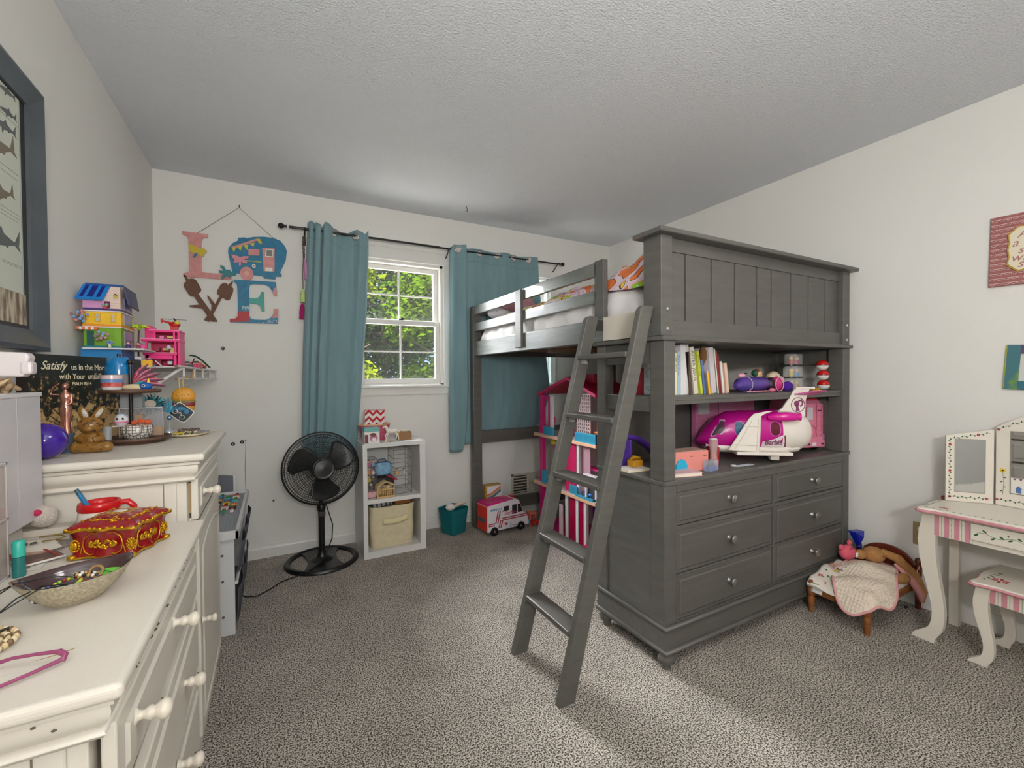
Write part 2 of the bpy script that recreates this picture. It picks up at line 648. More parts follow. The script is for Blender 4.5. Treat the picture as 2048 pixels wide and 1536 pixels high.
b = MB().prism(oval(0, 0, 0.012, 0.013, 10, 1.5), -0.006, 0, 'xz').m(1).cb(-0.002, -0.008, 0.003, 0.008, 0.006, 0.004)
tag(b.build('wall_sticker', [DARK, mat((150, 148, 150), 0.5)], loc=(0.338, 0, 1.379)), 'small dark crumpled sticker on the back wall under the love sign', 'sticker')
tag(MB().sph((0, 0, 0), (0.006, 0.003, 0.007), 10, 6).build('wall_bead', mat((110, 30, 28), 0.5), loc=(0.605, -0.002, 0.372)), 'tiny dark red spot stuck on the back wall left of the fan', 'bead')
t = thing('ceiling_hook', 'tiny hook screwed in the ceiling in front of the window', 'hook', (1.88, -0.32, 2.44))
MB(t).tube([(1.88, -0.32, 2.44), (1.88, -0.32, 2.425), (1.888, -0.32, 2.414), (1.884, -0.32, 2.402), (1.874, -0.32, 2.402)], 0.0025, 6).build('wire', DARK, t)
for i, (y, z) in enumerate(((-1.55, 2.12), (-2.0, 2.17), (-2.3, 2.26), (-2.17, 2.27))):
    pass

# ================================================================= GARDEN OUTSIDE
struct(MB().box(-14, 18, 3.2, 30, -0.6, -0.5).build('lawn_outside', mat((70, 80, 40), 0.9, rgb2=(90, 90, 60), vs=(0.5, 0.5, 0.5))))

struct(MB().box(-6, 9, 0.14, 3.2, -0.6, -0.5).build('bounce_slab_outside', mat((212, 208, 200), 0.8)))  # added pale slab, out of view, bounces sun up to the ceiling


def tree(x, y, h, rad, seed, label, leafc, n=2600, ls=1.0):
    rnd = random.Random(seed)
    t = thing('garden_tree', label, 'tree', (x, y, -0.5), group='trees beyond the window')
    b = MB()
    b.tube([(0, 0, 0), (0.1, 0, h * 0.35), (0, 0.1, h * 0.75)], [0.16, 0.11, 0.04], 8)
    for k in range(7):
        a = k * 2.4
        z = h * (0.35 + 0.07 * k)
        b.tube([(0.05, 0, z), (cos(a) * rad * 0.45, sin(a) * rad * 0.45, z + 0.5), (cos(a) * rad * 0.8, sin(a) * rad * 0.8, z + 0.9)], [0.05, 0.03, 0.012], 6)
    b.build('trunk', mat((92, 78, 66), 0.9), t)
    b = MB()
    vs, fs = [], []
    for ci in range(26):
        a, e = rnd.uniform(0, 2 * pi), rnd.uniform(-0.9, 1)
        rr = rad * rnd.uniform(0.35, 0.95)
        k = math.sqrt(max(0, 1 - e * e))
        c = Vector((cos(a) * k * rr, sin(a) * k * rr, h * 0.62 + e * h * 0.38))
        cr = rad * rnd.uniform(0.25, 0.42)
        for li in range(n // 26):
            d = Vector((rnd.gauss(0, 1), rnd.gauss(0, 1), rnd.gauss(0, 0.8)))
            p = c + d.normalized() * cr * rnd.uniform(0.4, 1)
            u = Vector((rnd.gauss(0, 1), rnd.gauss(0, 1), rnd.gauss(0, 0.6))).normalized()
            v = u.orthogonal().normalized()
            s_ = rnd.uniform(0.06, 0.12) * ls
            o = len(vs)
            vs += [p - u * s_, p + v * s_ * 0.5, p + u * s_, p - v * s_ * 0.5]
            fs.append((o, o + 1, o + 2, o + 3))
    b.add([tuple(p) for p in vs], fs)
    m = mat(leafc, 1.0, rgb2=tuple(int(v * 0.62) for v in leafc), vs=(1.4, 1.4, 1.4), th=(0.35, 0.65), spec=0.0)
    b.build('foliage', m, t)


tree(1.0, 6.5, 4.3, 1.8, 1, 'yellow green tree filling the lower window panes', (96, 112, 8), 10000)
tree(5.4, 8.6, 4.6, 2.1, 2, 'bright green tree at the right of the window view', (72, 98, 10), 10000)
tree(4.4, 14.5, 8.0, 2.9, 3, 'darker tree behind, showing in the upper right panes', (44, 70, 16), 12000, 1.5)
tree(-2.2, 13.0, 8.0, 2.9, 4, 'dark green tree behind, showing in the upper left panes', (48, 72, 18), 12000, 1.5)
tree(1.2, 22.0, 10.0, 4.4, 5, 'tall distant tree behind the yellow green one', (50, 76, 20), 13000, 2.2)
tree(11.0, 22.0, 10.5, 4.4, 6, 'tall distant tree at the far right of the window view', (48, 74, 20), 11000, 2.2)

# ================================================================= CURTAINS
t = thing('curtain_rod', 'black metal curtain rod across both windows', 'curtain rod', (1.79, -0.085, 2.18))
ry, rz_ = -0.085, 2.181
MB(t).tube([(0.72, ry, rz_), (1.75, ry, rz_)], 0.0085, 12).tube([(1.7, ry, rz_ - 0.001), (2.86, ry, rz_ - 0.002)], 0.0065, 12).build('rod', BLACK, t)
for x, sg in ((0.70, -1), (2.87, 1)):
    MB(t).lathe([(0.006, 0), (0.012, 0.004 * sg), (0.006, 0.01 * sg), (0.013, 0.022 * sg), (0.019, 0.034 * sg), (0.014, 0.048 * sg), (0.004, 0.054 * sg)], (x + 0.01 * -sg, ry, rz_), 14, 'x').build('finial', BLACK, t)
for x in (0.815, 1.825, 2.835):
    br = MB(t).tube([(x, 0, rz_ - 0.06), (x, -0.03, rz_ - 0.055), (x, ry, rz_ - 0.018)], 0.005, 8).box(x - 0.01, x + 0.01, -0.004, 0, rz_ - 0.09, rz_ - 0.03).tube([(x, ry - 0.014, rz_ + 0.006), (x, ry - 0.012, rz_ - 0.012), (x, ry, rz_ - 0.018), (x, ry + 0.012, rz_ - 0.012), (x, ry + 0.014, rz_ + 0.008)], 0.004, 8).build('bracket', BLACK, t)
    MB(t).lathe([(0.006, 0), (0.006, -0.022)], (x, ry - 0.012, rz_ - 0.004), 10, 'y').build('thumbscrew', BLACK, br)


def curtain(name, label, ctrl, xl, xr, top, bot, rings, nu=150, nv=60, spread=None, loc=(0, 0, 0)):
    """ctrl: [(fraction, y offset)] fold profile; xl/xr: edges by z; top/bot: z by fraction"""
    t = thing(name, label, 'curtain', (xl[0][1], -0.085, 2.2))

    def fn(u, v):
        zt, zb = sinterp(top, u), sinterp(bot, u)
        z = lerp(zt, zb, v)
        x = lerp(interp(xl, z), interp(xr, z), u)
        yo = sinterp(ctrl, u)
        k = 1.0 - 0.35 * min(1, v * 1.6)
        y = -0.085 + yo * k + 0.003 * sin(7 * z + 9 * u) + 0.001 * sin(31 * u - 5 * z)
        return (x, y, z)
    b = MB(t).grid(fn, nu, nv, True, (0, 0.0015, 0))
    o = b.build('fabric', TEAL, t)
    hem = MB(t)

    def fh(u, v):
        p = Vector(fn(u, v * 0.003 + 0.066))
        return (p.x, p.y - 0.0012, p.z)
    hem.grid(fh, nu, 1)
    hem.build('header_seam', mat((104, 136, 142), 0.8), t)
    for x, tilt in rings:
        r = MB(t)
        r.at(x, 0, 0)
        n = 20
        pts = [(0.021 * cos(2 * pi * k / n) * cos(tilt), 0.021 * cos(2 * pi * k / n) * sin(tilt), 0.021 * sin(2 * pi * k / n)) for k in range(n)]
        uu = (x - interp(xl, 2.167)) / (interp(xr, 2.167) - interp(xl, 2.167))
        yy = fn(uu, 0.033)[1]
        a_ = math.atan2(fn(uu + 0.03, 0.033)[1] - fn(uu - 0.03, 0.033)[1], fn(uu + 0.03, 0.033)[0] - fn(uu - 0.03, 0.033)[0])
        pts = [(0.024 * cos(2 * pi * k / n), 0, 0.024 * sin(2 * pi * k / n)) for k in range(n)]
        r.at(x, yy - 0.003, 2.175, 0, 0, a_)
        r.tube(pts, 0.0038, 8, closed=True)
        r.build('grommet', STEEL, t)
        h = MB(t).at(x, yy - 0.001, 2.175, 0, 0, a_).lathe([(0.0185, 0.0), (0.0185, -0.002)], (0, 0, 0), 18, 'y')
        h.build('grommet_hole', mat((196, 190, 182), 0.7), t)
    return t


ctrlL = [(0, 0.02), (0.04, -0.03), (0.085, -0.022), (0.10, 0.01), (0.13, -0.028), (0.20, -0.026), (0.23, 0.03), (0.255, -0.034), (0.34, -0.036), (0.43, 0.002), (0.58, 0.022), (0.74, 0.008), (0.86, -0.024), (0.93, -0.016), (0.97, -0.026), (1, -0.01)]
topL = [(0, 2.232), (0.1, 2.228), (0.235, 2.215), (0.27, 2.236), (0.42, 2.212), (0.6, 2.186), (0.8, 2.222), (0.88, 2.205), (0.94, 2.198), (1, 2.224)]
curtain('window_curtain', 'teal curtain panel left of the window, hanging in folds behind the fan', ctrlL,
        [(0.6, 0.765), (0.78, 0.778), (1.33, 0.792), (1.82, 0.816), (2.23, 0.834)], [(0.6, 1.11), (0.78, 1.134), (1.13, 1.163), (1.65, 1.205), (2.06, 1.222), (2.23, 1.224)],
        topL, [(0, 0.63), (0.5, 0.62), (1, 0.64)], [(1.0, 0.5), (1.135, -0.4)])
ctrlR = [(0, 0.0), (0.03, -0.03), (0.1, -0.022), (0.16, -0.026), (0.18, 0.016), (0.24, 0.0), (0.32, 0.01), (0.42, 0.014), (0.52, 0.0), (0.60, -0.014), (0.70, 0.0), (0.80, 0.014), (0.90, 0.0), (1, -0.010)]
topR = [(0, 2.19), (0.03, 2.21), (0.17, 2.222), (0.19, 2.207), (0.3, 2.213), (0.5, 2.203), (0.62, 2.21), (0.75, 2.198), (1, 2.208)]
curtain('window_curtain', 'teal curtain panel hanging behind the foot of the loft bed', ctrlR,
        [(0.6, 1.817), (1.46, 1.822), (2.15, 1.836)], [(0.66, 2.56), (0.8, 2.66), (0.987, 2.732), (1.1, 2.741), (1.99, 2.642), (2.21, 2.629)],
        topR, [(0, 0.60), (0.13, 0.597), (0.16, 0.65), (0.3, 0.652), (0.55, 0.67), (0.9, 0.70), (1, 0.80)], [(1.894, 0.1), (2.089, 0.5), (2.244, 0.0), (2.402, 0.5), (2.544, 0.0)])

# tassel strings hung at the left end of the rod
t = thing('tassel_string', 'string of beads with pink, green and magenta tassels hanging beside the left curtain', 'tassel', (0.805, -0.05, 2.13))
b = MB(t).tube([(0.815, -0.06, 2.165), (0.803, -0.05, 2.10), (0.806, -0.045, 2.0), (0.801, -0.045, 1.9), (0.802, -0.045, 1.78)], 0.0022, 6)
b.tube([(0.815, -0.06, 2.16), (0.811, -0.052, 2.08), (0.812, -0.052, 1.99)], 0.003, 6)
for k in range(16):
    b.sph((0.813 - 0.002 * (k % 3), -0.054, 2.15 - 0.011 * k), 0.0045, 8, 5)
b.build('beaded_cord', mat((92, 78, 66), 0.6), t)
for nm, c, pts, r in (('pink_tassel', (206, 148, 186), [(0.812, -0.055, 1.99), (0.818, -0.058, 1.95), (0.826, -0.06, 1.90), (0.832, -0.06, 1.85)], [0.006, 0.014, 0.019, 0.022]),
                      ('green_tassel', (196, 222, 140), [(0.802, -0.05, 1.785), (0.800, -0.052, 1.76), (0.799, -0.052, 1.73), (0.801, -0.052, 1.695)], [0.005, 0.015, 0.018, 0.017]),
                      ('magenta_tassel', (176, 24, 106), [(0.796, -0.05, 1.69), (0.794, -0.05, 1.665), (0.793, -0.05, 1.63), (0.793, -0.05, 1.585)], [0.006, 0.014, 0.017, 0.018])):
    MB(t).tube(pts, r, 12).build(nm, mat(c, 0.8, bump=0.6, bs=260), t)

# ================================================================= LOFT BED
t = thing('loft_bed', 'grey wooden loft bed with slatted headboard and guard rails', 'bed', (2.7, -1.05, 0))
BX0, BX1 = 1.985, 3.43
for x in (BX0, BX1 - 0.07):
    MB(t).box(x, x + 0.07, -0.175, -0.115, 0, 1.735).build('post', GREY, t, bev=0.003)
for nm, z0, z1 in (('foot_rail', 0.665, 0.76), ('foot_rail', 0.105, 0.20), ('foot_rail', 1.35, 1.46), ('foot_rail', 1.54, 1.60), ('foot_rail', 1.67, 1.735)):
    MB(t).box(BX0 + 0.07, BX1 - 0.07, -0.16, -0.13, z0, z1).build(nm, GREYH, t, bev=0.003)
for x in (2.0, 3.40):
    MB(t).box(x, x + 0.028, -1.985, -0.145, 1.35, 1.46).build('side_rail', GREYR, t, bev=0.003)
    MB(t).box(x, x + 0.024, -1.64, -0.145, 1.67, 1.737).build('guard_rail', GREYR, t, bev=0.003)
    MB(t).box(x, x + 0.024, -1.64, -0.145, 1.54, 1.602).build('guard_rail', GREYR, t, bev=0.003)
    xx = x - 0.02 if x < 3 else x + 0.024
    MB(t).box(xx, xx + 0.02, -0.935, -0.86, 1.37, 1.732).build('guard_upright', GREY, t, bev=0.003)
    MB(t).box(x, x + 0.03, -1.695, -1.63, 1.46, 1.742).build('guard_post', GREY, t, bev=0.003)
for x in (2.028, 3.37):
    MB(t).box(x, x + 0.025, -1.98, -0.15, 1.35, 1.385).build('slat_ledge', GREYH, t)
for k in range(15):
    y = -0.22 - k * 0.122
    MB(t).box(2.03, 3.39, y - 0.07, y, 1.386, 1.40).build('slat', mat((158, 118, 84), 0.6, rgb2=(132, 94, 64), vs=(4, 40, 40)), t)
# headboard
HY0, HY1 = -2.08, -1.985
for x in (1.968, 3.345):
    p = MB(t).box(x, x + 0.064, HY0, HY1, 1.3455, 1.745).build('headboard_post', GREY, t, bev=0.003)
    for z in (1.452, 1.372):
        MB(t).lathe([(0.008, 0), (0.008, -0.003), (0.005, -0.004)], (x + 0.036, HY0, z), 14, 'y').build('bolt', STEEL, p)
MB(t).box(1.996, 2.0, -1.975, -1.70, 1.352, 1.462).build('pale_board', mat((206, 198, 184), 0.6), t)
MB(t).box(1.935, 3.44, HY0 - 0.032, HY1 + 0.03, 1.745, 1.765).build('headboard_cap', GREYH, t, bev=0.005)
MB(t).box(2.032, 3.345, HY0 + 0.022, HY0 + 0.05, 1.69, 1.745).build('headboard_rail', GREYH, t, bev=0.002)
MB(t).box(2.032, 3.345, HY0 + 0.012, HY0 + 0.05, 1.3455, 1.412).build('headboard_rail', GREYH, t, bev=0.002)
gx = [2.032]
gx = [2.036, 2.140, 2.303, 2.462, 2.626, 2.739, 2.902, 3.059, 3.219, 3.342]
for a, c in zip(gx, gx[1:]):
    MB(t).box(a + (0.005 if a > 2.04 else 0), c - (0.005 if c < 3.34 else 0), HY0 + 0.028, HY0 + 0.045, 1.40, 1.70).build('headboard_plank', GREY, t, bev=0.003)
MB(t).box(2.032, 3.345, HY0 + 0.045, HY0 + 0.052, 1.35, 1.74).build('headboard_backing', GREY, t)

# ================================================================= DRESSER WITH HUTCH UNDER THE HEADBOARD
t = thing('storage_dresser', 'grey six drawer dresser with open hutch shelf under the loft bed headboard', 'dresser', (2.7, -1.87, 0))
X0, X1, Y0, Y1 = 1.985, 3.412, -2.08, -1.665
b = MB(t)
b.box(X0 + 0.006, X0 + 0.02, Y0 + 0.06, Y1 - 0.06, 0.17, 0.74).box(X1 - 0.02, X1 - 0.006, Y0 + 0.06, Y1 - 0.06, 0.17, 0.74)
b.box(X0 + 0.02, X1 - 0.02, Y1 - 0.02, Y1 - 0.006, 0.17, 0.74).box(X0 + 0.01, X1 - 0.01, Y0 + 0.02, Y1 - 0.01, 0.16, 0.176)
b.build('side_panel', GREY, t)
for (a, c, y0, y1) in ((X0, X0 + 0.068, Y0, Y0 + 0.075), (X1 - 0.06, X1, Y0, Y0 + 0.075), (X0, X0 + 0.06, Y1 - 0.065, Y1), (X1 - 0.06, X1, Y1 - 0.065, Y1)):
    MB(t).box(a, c, y0, y1, 0.165, 0.742).build('corner_stile', GREY, t, bev=0.004)
b = MB(t)
for z0, z1 in ((0.71, 0.742), (0.553, 0.57), (0.365, 0.371), (0.165, 0.182)):
    b.box(X0 + 0.068, X1 - 0.06, Y0 + 0.001, Y0 + 0.03, z0, z1)
b.box(2.709, 2.727, Y0 + 0.0005, Y0 + 0.03, 0.165, 0.742)
b.build('face_frame', GREYH, t, bev=0.0015)
for z0, z1 in ((0.573, 0.708), (0.374, 0.551), (0.184, 0.363)):
    for x0, x1 in ((2.056, 2.706), (2.730, 3.350)):
        b = MB(t).box(x0, x1, Y0 + 0.004, Y0 + 0.03, z0, z1)
        r = 0.016
        b.add([(x0 + r, Y0 + 0.003, z0 + r), (x1 - r, Y0 + 0.003, z0 + r), (x1 - r, Y0 + 0.003, z1 - r), (x0 + r, Y0 + 0.003, z1 - r),
               (x0 + r + 0.006, Y0 - 0.002, z0 + r + 0.006), (x1 - r - 0.006, Y0 - 0.002, z0 + r + 0.006), (x1 - r - 0.006, Y0 - 0.002, z1 - r - 0.006), (x0 + r + 0.006, Y0 - 0.002, z1 - r - 0.006)],
              [(4, 5, 6, 7), (0, 1, 5, 4), (1, 2, 6, 5), (2, 3, 7, 6), (3, 0, 4, 7)])
        d = b.build('drawer', GREYH, t, bev=0.0025)
        xk, zk = (x0 + x1) / 2, (z0 + z1) / 2 + 0.005
        MB(t).lathe([(0.013, 0), (0.011, -0.004), (0.007, -0.008), (0.007, -0.016), (0.016, -0.022), (0.019, -0.028), (0.017, -0.032), (0.010, -0.0325), (0.008, -0.034), (0.002, -0.0345)], (xk, Y0 - 0.002, zk), 20, 'y').build('knob', mat((140, 138, 134), 0.3, metal=0.7), d)
# base and mouldings
b = MB(t).box(X0 - 0.003, X1 + 0.003, Y0 - 0.004, Y1, 0.075, 0.165)
b.build('base', GREYH, t)
for z, r in ((0.169, 0.010), (0.072, 0.011)):
    MB(t).tube([(X0 - 0.004, Y1, z), (X0 - 0.004, Y0 - 0.006, z), (X1 + 0.004, Y0 - 0.006, z), (X1 + 0.004, Y1, z)], r, 10).build('moulding', GREY, t)
for x in (X0 + 0.022, X1 - 0.03):
    for y in (Y0 + 0.014, Y1 - 0.04):
        MB(t).lathe([(0.020, 0), (0.019, 0.008), (0.018, 0.016), (0.028, 0.026), (0.034, 0.038), (0.033, 0.048), (0.026, 0.058), (0.030, 0.066), (0.028, 0.074)], (x, y, 0), 24).build('foot', GREY, t)
# deck
MB(t).box(X0 - 0.002, X1 + 0.002, Y0 - 0.004, Y1, 0.742, 0.76).build('deck', mat((98, 96, 91), 0.4, rgb2=(86, 84, 79), vs=(5, 30, 30)), t, bev=0.003)
# hutch
for (a, c, y0, y1) in ((X0, X0 + 0.062, Y0, Y0 + 0.075), (X1 - 0.066, X1, Y0, Y0 + 0.075), (X0, X0 + 0.055, Y1 - 0.055, Y1), (X1 - 0.06, X1, Y1 - 0.055, Y1)):
    MB(t).box(a, c, y0, y1, 0.76, 1.327).build('hutch_post', GREY, t, bev=0.003)
for x in (X0 + 0.008, X1 - 0.028):
    for z0, z1 in ((1.236, 1.327), (1.035, 1.10)):
        MB(t).box(x, x + 0.02, Y0 + 0.075, Y1 - 0.055, z0, z1).build('hutch_side_rail', GREYH, t, bev=0.002)
MB(t).box(X0 + 0.028, X1 - 0.028, Y0 + 0.01, Y1 - 0.005, 1.082, 1.10).build('hutch_shelf', GREYH, t, bev=0.002)
MB(t).box(X0 + 0.062, X1 - 0.066, Y0 + 0.012, Y0 + 0.03, 1.066, 1.083).build('shelf_lip', GREYH, t, bev=0.002)
MB(t).box(X0 + 0.05, X1 - 0.05, Y1 - 0.02, Y1 - 0.008, 0.76, 1.09).build('hutch_back', GREYH, t)
MB(t).box(X0 + 0.055, X1 - 0.06, Y1 - 0.03, Y1 - 0.008, 1.25, 1.327).build('hutch_back_rail', GREYH, t)
MB(t).box(X0 - 0.018, X1 + 0.012, Y0 - 0.012, Y1 + 0.012, 1.327, 1.345).build('hutch_top', GREYH, t, bev=0.004)
MB(t).lathe([(0.004, 0), (0.004, -0.002)], (X0, Y0 + 0.03, 1.06), 10, 'x').build('screw', STEEL, t)

# ================================================================= LADDER
t = thing('bed_ladder', 'grey wooden ladder with five rungs leaning on the loft bed', 'ladder', (1.52, -1.86, 0))
K = 0.272


def rail(y0):
    b = MB(t)
    w_ = 0.066
    top = []
    for k in range(7):
        a = pi / 2 * k / 6
        top.append((1.497 + K * 1.425 + 0.03 - 0.03 * cos(a) + 0.006, 1.43 + 0.035 * sin(a)))
    poly = [(1.497, 0), (1.497 + w_ + 0.004, 0), (1.497 + K * 1.40 + w_ + 0.004, 1.40), (1.497 + K * 1.465 + w_ + 0.004, 1.465)] + list(reversed(top))
    b.prism(poly, y0, y0 + 0.03, 'xz')
    return b.build('rail', GREY, t, bev=0.004)


rail(-2.045)
rail(-1.705)
for z in (0.247, 0.505, 0.767, 1.023, 1.283):
    x = 1.497 + K * z
    b = MB(t).box(x - 0.006, x + 0.072, -2.015, -1.705, z - 0.022, z)
    r = b.build('rung', GREY, t, bev=0.004)
    for y in (-2.014, -1.725):
        MB(t).box(x + 0.016, x + 0.036, y, y + 0.019, z - 0.042, z - 0.022).build('rung_bracket', mat((150, 148, 142), 0.4), r)
for y in (-2.03, -1.70):
    MB(t).box(1.955, 1.999, y, y + 0.01, 1.40, 1.45).build('hook', DARK, t)

# ================================================================= MATTRESS AND BEDDING
SHEET = mat((212, 208, 206), 0.85, bump=0.12, bs=12)
b = MB()
random.seed(3)


def matt(u, v):
    # u across perimeter profile in x-z, v along y
    P = [(0.0, 0.0), (-0.01, 0.04), (-0.014, 0.11), (-0.004, 0.175), (0.03, 0.205), (0.12, 0.214), (0.69, 0.222), (1.26, 0.214), (1.34, 0.20), (1.365, 0.17), (1.37, 0.04), (1.36, 0)]
    i = u * (len(P) - 1)
    k = min(int(i), len(P) - 2)
    f = i - k
    x = lerp(P[k][0], P[k + 1][0], f)
    z = lerp(P[k][1], P[k + 1][1], f)
    y = -1.965 + v * 1.77
    edge = 1 - min(1, abs(v - 0.5) * 2) ** 14
    wr = 0.006 * sin(38 * y + 9 * z) * (1 if x < 0.05 else 0.3) + 0.004 * sin(17 * y - 30 * z)
    return (2.046 + x + (wr if x < 0.06 else 0), y, 1.403 + z * (0.25 + 0.75 * edge) + wr * 0.3)


b.grid(matt, 33, 110)
b.add([matt(i / 33, 0) for i in range(34)], [tuple(range(34))]).add([matt(i / 33, 1) for i in range(34)], [tuple(reversed(range(34)))])
t = thing('mattress', 'mattress in a pale grey fitted sheet on the loft bed', 'mattress', (2.7, -1.1, 1.403))
for i in range(len(b.v)):
    b.v[i] = b.v[i] - Vector(t.location)
b.build('fitted_sheet', SHEET, t)
# blanket: rumpled patterned throw over the top
BL = bpy.data.materials.new('patterned_throw')
BL.use_nodes = True
n_, L_ = BL.node_tree.nodes, BL.node_tree.links
tc = n_.new('ShaderNodeTexCoord')
wv = n_.new('ShaderNodeTexNoise')
wv.inputs['Scale'].default_value = 7.5
wv.inputs['Detail'].default_value = 1.0
wv.inputs['Distortion'].default_value = 0.8
L_.new(tc.outputs['Object'], wv.inputs['Vector'])
rp = n_.new('ShaderNodeValToRGB')
rp.color_ramp.interpolation = 'CONSTANT'
e = rp.color_ramp.elements
e[0].position = 0
e[0].color = (*lin((228, 120, 60)), 1)
e[1].position = 0.395
e[1].color = (*lin((60, 34, 36)), 1)
for p_, c_ in ((0.41, (222, 200, 208)), (0.48, (196, 160, 184)), (0.51, (224, 206, 212)), (0.565, (50, 30, 34)), (0.58, (240, 190, 60)), (0.615, (50, 30, 34)), (0.625, (128, 190, 60)), (0.68, (226, 206, 214))):
    k_ = e.new(p_)
    k_.color = (*lin(c_), 1)
L_.new(wv.outputs['Fac'], rp.inputs['Fac'])
L_.new(rp.outputs['Color'], n_['Principled BSDF'].inputs['Base Color'])
n_['Principled BSDF'].inputs['Roughness'].default_value = 0.9


def blk(u, v):
    y = -1.965 + v * 1.55
    x = 2.055 + u * 1.0
    lift = 0.035 * sin(11 * y + 5 * u) * sin(7 * u + 3) + 0.02 * sin(23 * y - 11 * u)
    near = max(0, min(1, (-1.60 - y) / 0.25))
    mid = 0.03 + 0.03 * sin(3.3 * v + 1)
    z = 1.628 + mid + abs(lift) * 0.8 + near * (0.045 + 0.05 * sin(pi * min(1, u * 2.2)))
    e_ = min(u, 0.12) / 0.12
    z = lerp(1.605 - 0.03 * near, z, math.sqrt(e_))
    x -= (1 - e_) * (0.012 + near * 0.02)
    return (x, y, z + 0.002)


tag(MB().grid(blk, 46, 110, True, (0, 0, -0.006)).build('patterned_throw', BL), 'rumpled pink throw printed with orange, yellow and green on the loft bed', 'blanket')
b = MB().sph((0, 0, 0), (0.15, 0.11, 0.06), 20, 12)
for i, p in enumerate(b.v):
    b.v[i] = p + Vector((sin(40 * p.y), cos(33 * p.x), sin(50 * p.x + 20 * p.y))) * 0.006
o = b.build('fuzzy_pillow', mat((206, 156, 166), 0.95, bump=0.8, bs=140), loc=(2.24, -0.42, 1.735))
tag(o, 'fuzzy pink cushion showing above the far guard rail', 'cushion')
t = thing('white_pillow', 'white pillow with small dark dots at the foot end of the bed', 'pillow', (2.17, -0.32, 1.668))
b = MB().sph((0, 0, 0), (0.12, 0.10, 0.045), 20, 12)
b.build('cushion', mat((214, 212, 214), 0.9), t)
b = MB()
for i in range(9):
    for j in range(2):
        a = -0.085 + i * 0.018
        b.sph((-0.108 + 0.01 * j + abs(a) * 0.35, a, 0.008 + j * 0.02), 0.0028, 6, 4)
b.build('dots', DARK, t)
t = thing('green_box', 'small dark green box behind the throw at the head of the bed', 'box', (2.76, -1.30, 1.655))
MB().at(0, 0, 0.09, 0.3, 0.5, 0.3).cb(0, 0, 0, 0.05, 0.03, 0.03).build('carton', mat((62, 84, 62), 0.5), t, bev=0.002)
MB().at(0, 0, 0.09, 0.3, 0.5, 0.3).cb(0, 0, 0.0155, 0.045, 0.026, 0.001).build('lid', mat((120, 140, 110), 0.5), t)
o = MB().at(0, 0, 0).sph((0, 0, 0), (0.18, 0.13, 0.075), 24, 12).build('bed_pillow', SHEET, loc=(2.95, -1.3, 1.72))
tag(o, 'plain pale pillow lying against the far side at the head of the bed', 'pillow')

# ================================================================= LOVE SIGN
Lp = [(0.141,2.087),(0.272,2.087),(0.271,2.067),(0.25,2.063),(0.241,2.051),(0.237,2.017),(0.236,1.855),(0.246,1.847),(0.335,1.848),(0.377,1.857),(0.392,1.834),(0.389,1.815),(0.143,1.812),(0.143,1.832),(0.157,1.835),(0.171,1.845),(0.173,1.866),(0.172,2.009),(0.171,2.041),(0.164,2.058),(0.141,2.069)]
Cp = [(0.382,1.858),(0.398,1.863),(0.376,1.987),(0.379,2.018),(0.401,2.049),(0.433,2.072),(0.43,2.087),(0.47,2.096),(0.471,2.09),(0.52,2.106),(0.575,2.115),(0.631,2.115),(0.671,2.102),(0.699,2.067),(0.709,2.035),(0.701,1.976),(0.665,1.887),(0.675,1.885),(0.675,1.865),(0.639,1.862),(0.639,1.844),(0.571,1.843),(0.568,1.857),(0.51,1.859),(0.44,1.861)]
Ep = [(0.402,1.82),(0.641,1.825),(0.647,1.734),(0.628,1.732),(0.617,1.767),(0.598,1.794),(0.57,1.804),(0.515,1.801),(0.493,1.794),(0.488,1.775),(0.487,1.592),(0.495,1.575),(0.517,1.57),(0.578,1.572),(0.606,1.586),(0.623,1.613),(0.632,1.648),(0.653,1.649),(0.648,1.549),(0.378,1.547),(0.378,1.566),(0.409,1.572),(0.422,1.588),(0.424,1.644),(0.422,1.763),(0.42,1.79),(0.402,1.807)]
SA = [(0.143,1.822),(0.152,1.823),(0.169,1.799),(0.181,1.804),(0.195,1.804),(0.208,1.795),(0.231,1.746),(0.231,1.731),(0.216,1.714),(0.27,1.625),(0.312,1.551),(0.309,1.545),(0.281,1.545),(0.235,1.623),(0.171,1.63),(0.169,1.638),(0.22,1.647),(0.194,1.694),(0.179,1.694),(0.168,1.705),(0.144,1.75),(0.144,1.768),(0.157,1.784)]
SB = [(0.399,1.813),(0.398,1.798),(0.39,1.778),(0.401,1.761),(0.398,1.736),(0.379,1.688),(0.363,1.683),(0.348,1.695),(0.338,1.697),(0.29,1.59),(0.271,1.543),(0.245,1.551),(0.245,1.557),(0.28,1.613),(0.283,1.647),(0.261,1.703),(0.265,1.709),(0.296,1.666),(0.301,1.654),(0.325,1.708),(0.312,1.722),(0.314,1.741),(0.334,1.782),(0.35,1.793),(0.365,1.792),(0.373,1.783)]
t = thing('love_sign', 'painted wooden letters spelling LOVE with a camper as the O on the back wall', 'wall sign', (0.42, -0.008, 1.83))
BR = mat((104, 66, 44), 0.6)
PK = mat((214, 150, 146), 0.55, rgb2=(200, 132, 128), vs=(30, 30, 30))
BLU = mat((28, 124, 158), 0.5, rgb2=(20, 108, 146), vs=(30, 30, 30))


def flat(nm, poly, m, y0=-0.012, y1=-0.004, par=None):
    return MB(t).prism(poly, y0, y1, 'xz').build(nm, m, par or t)


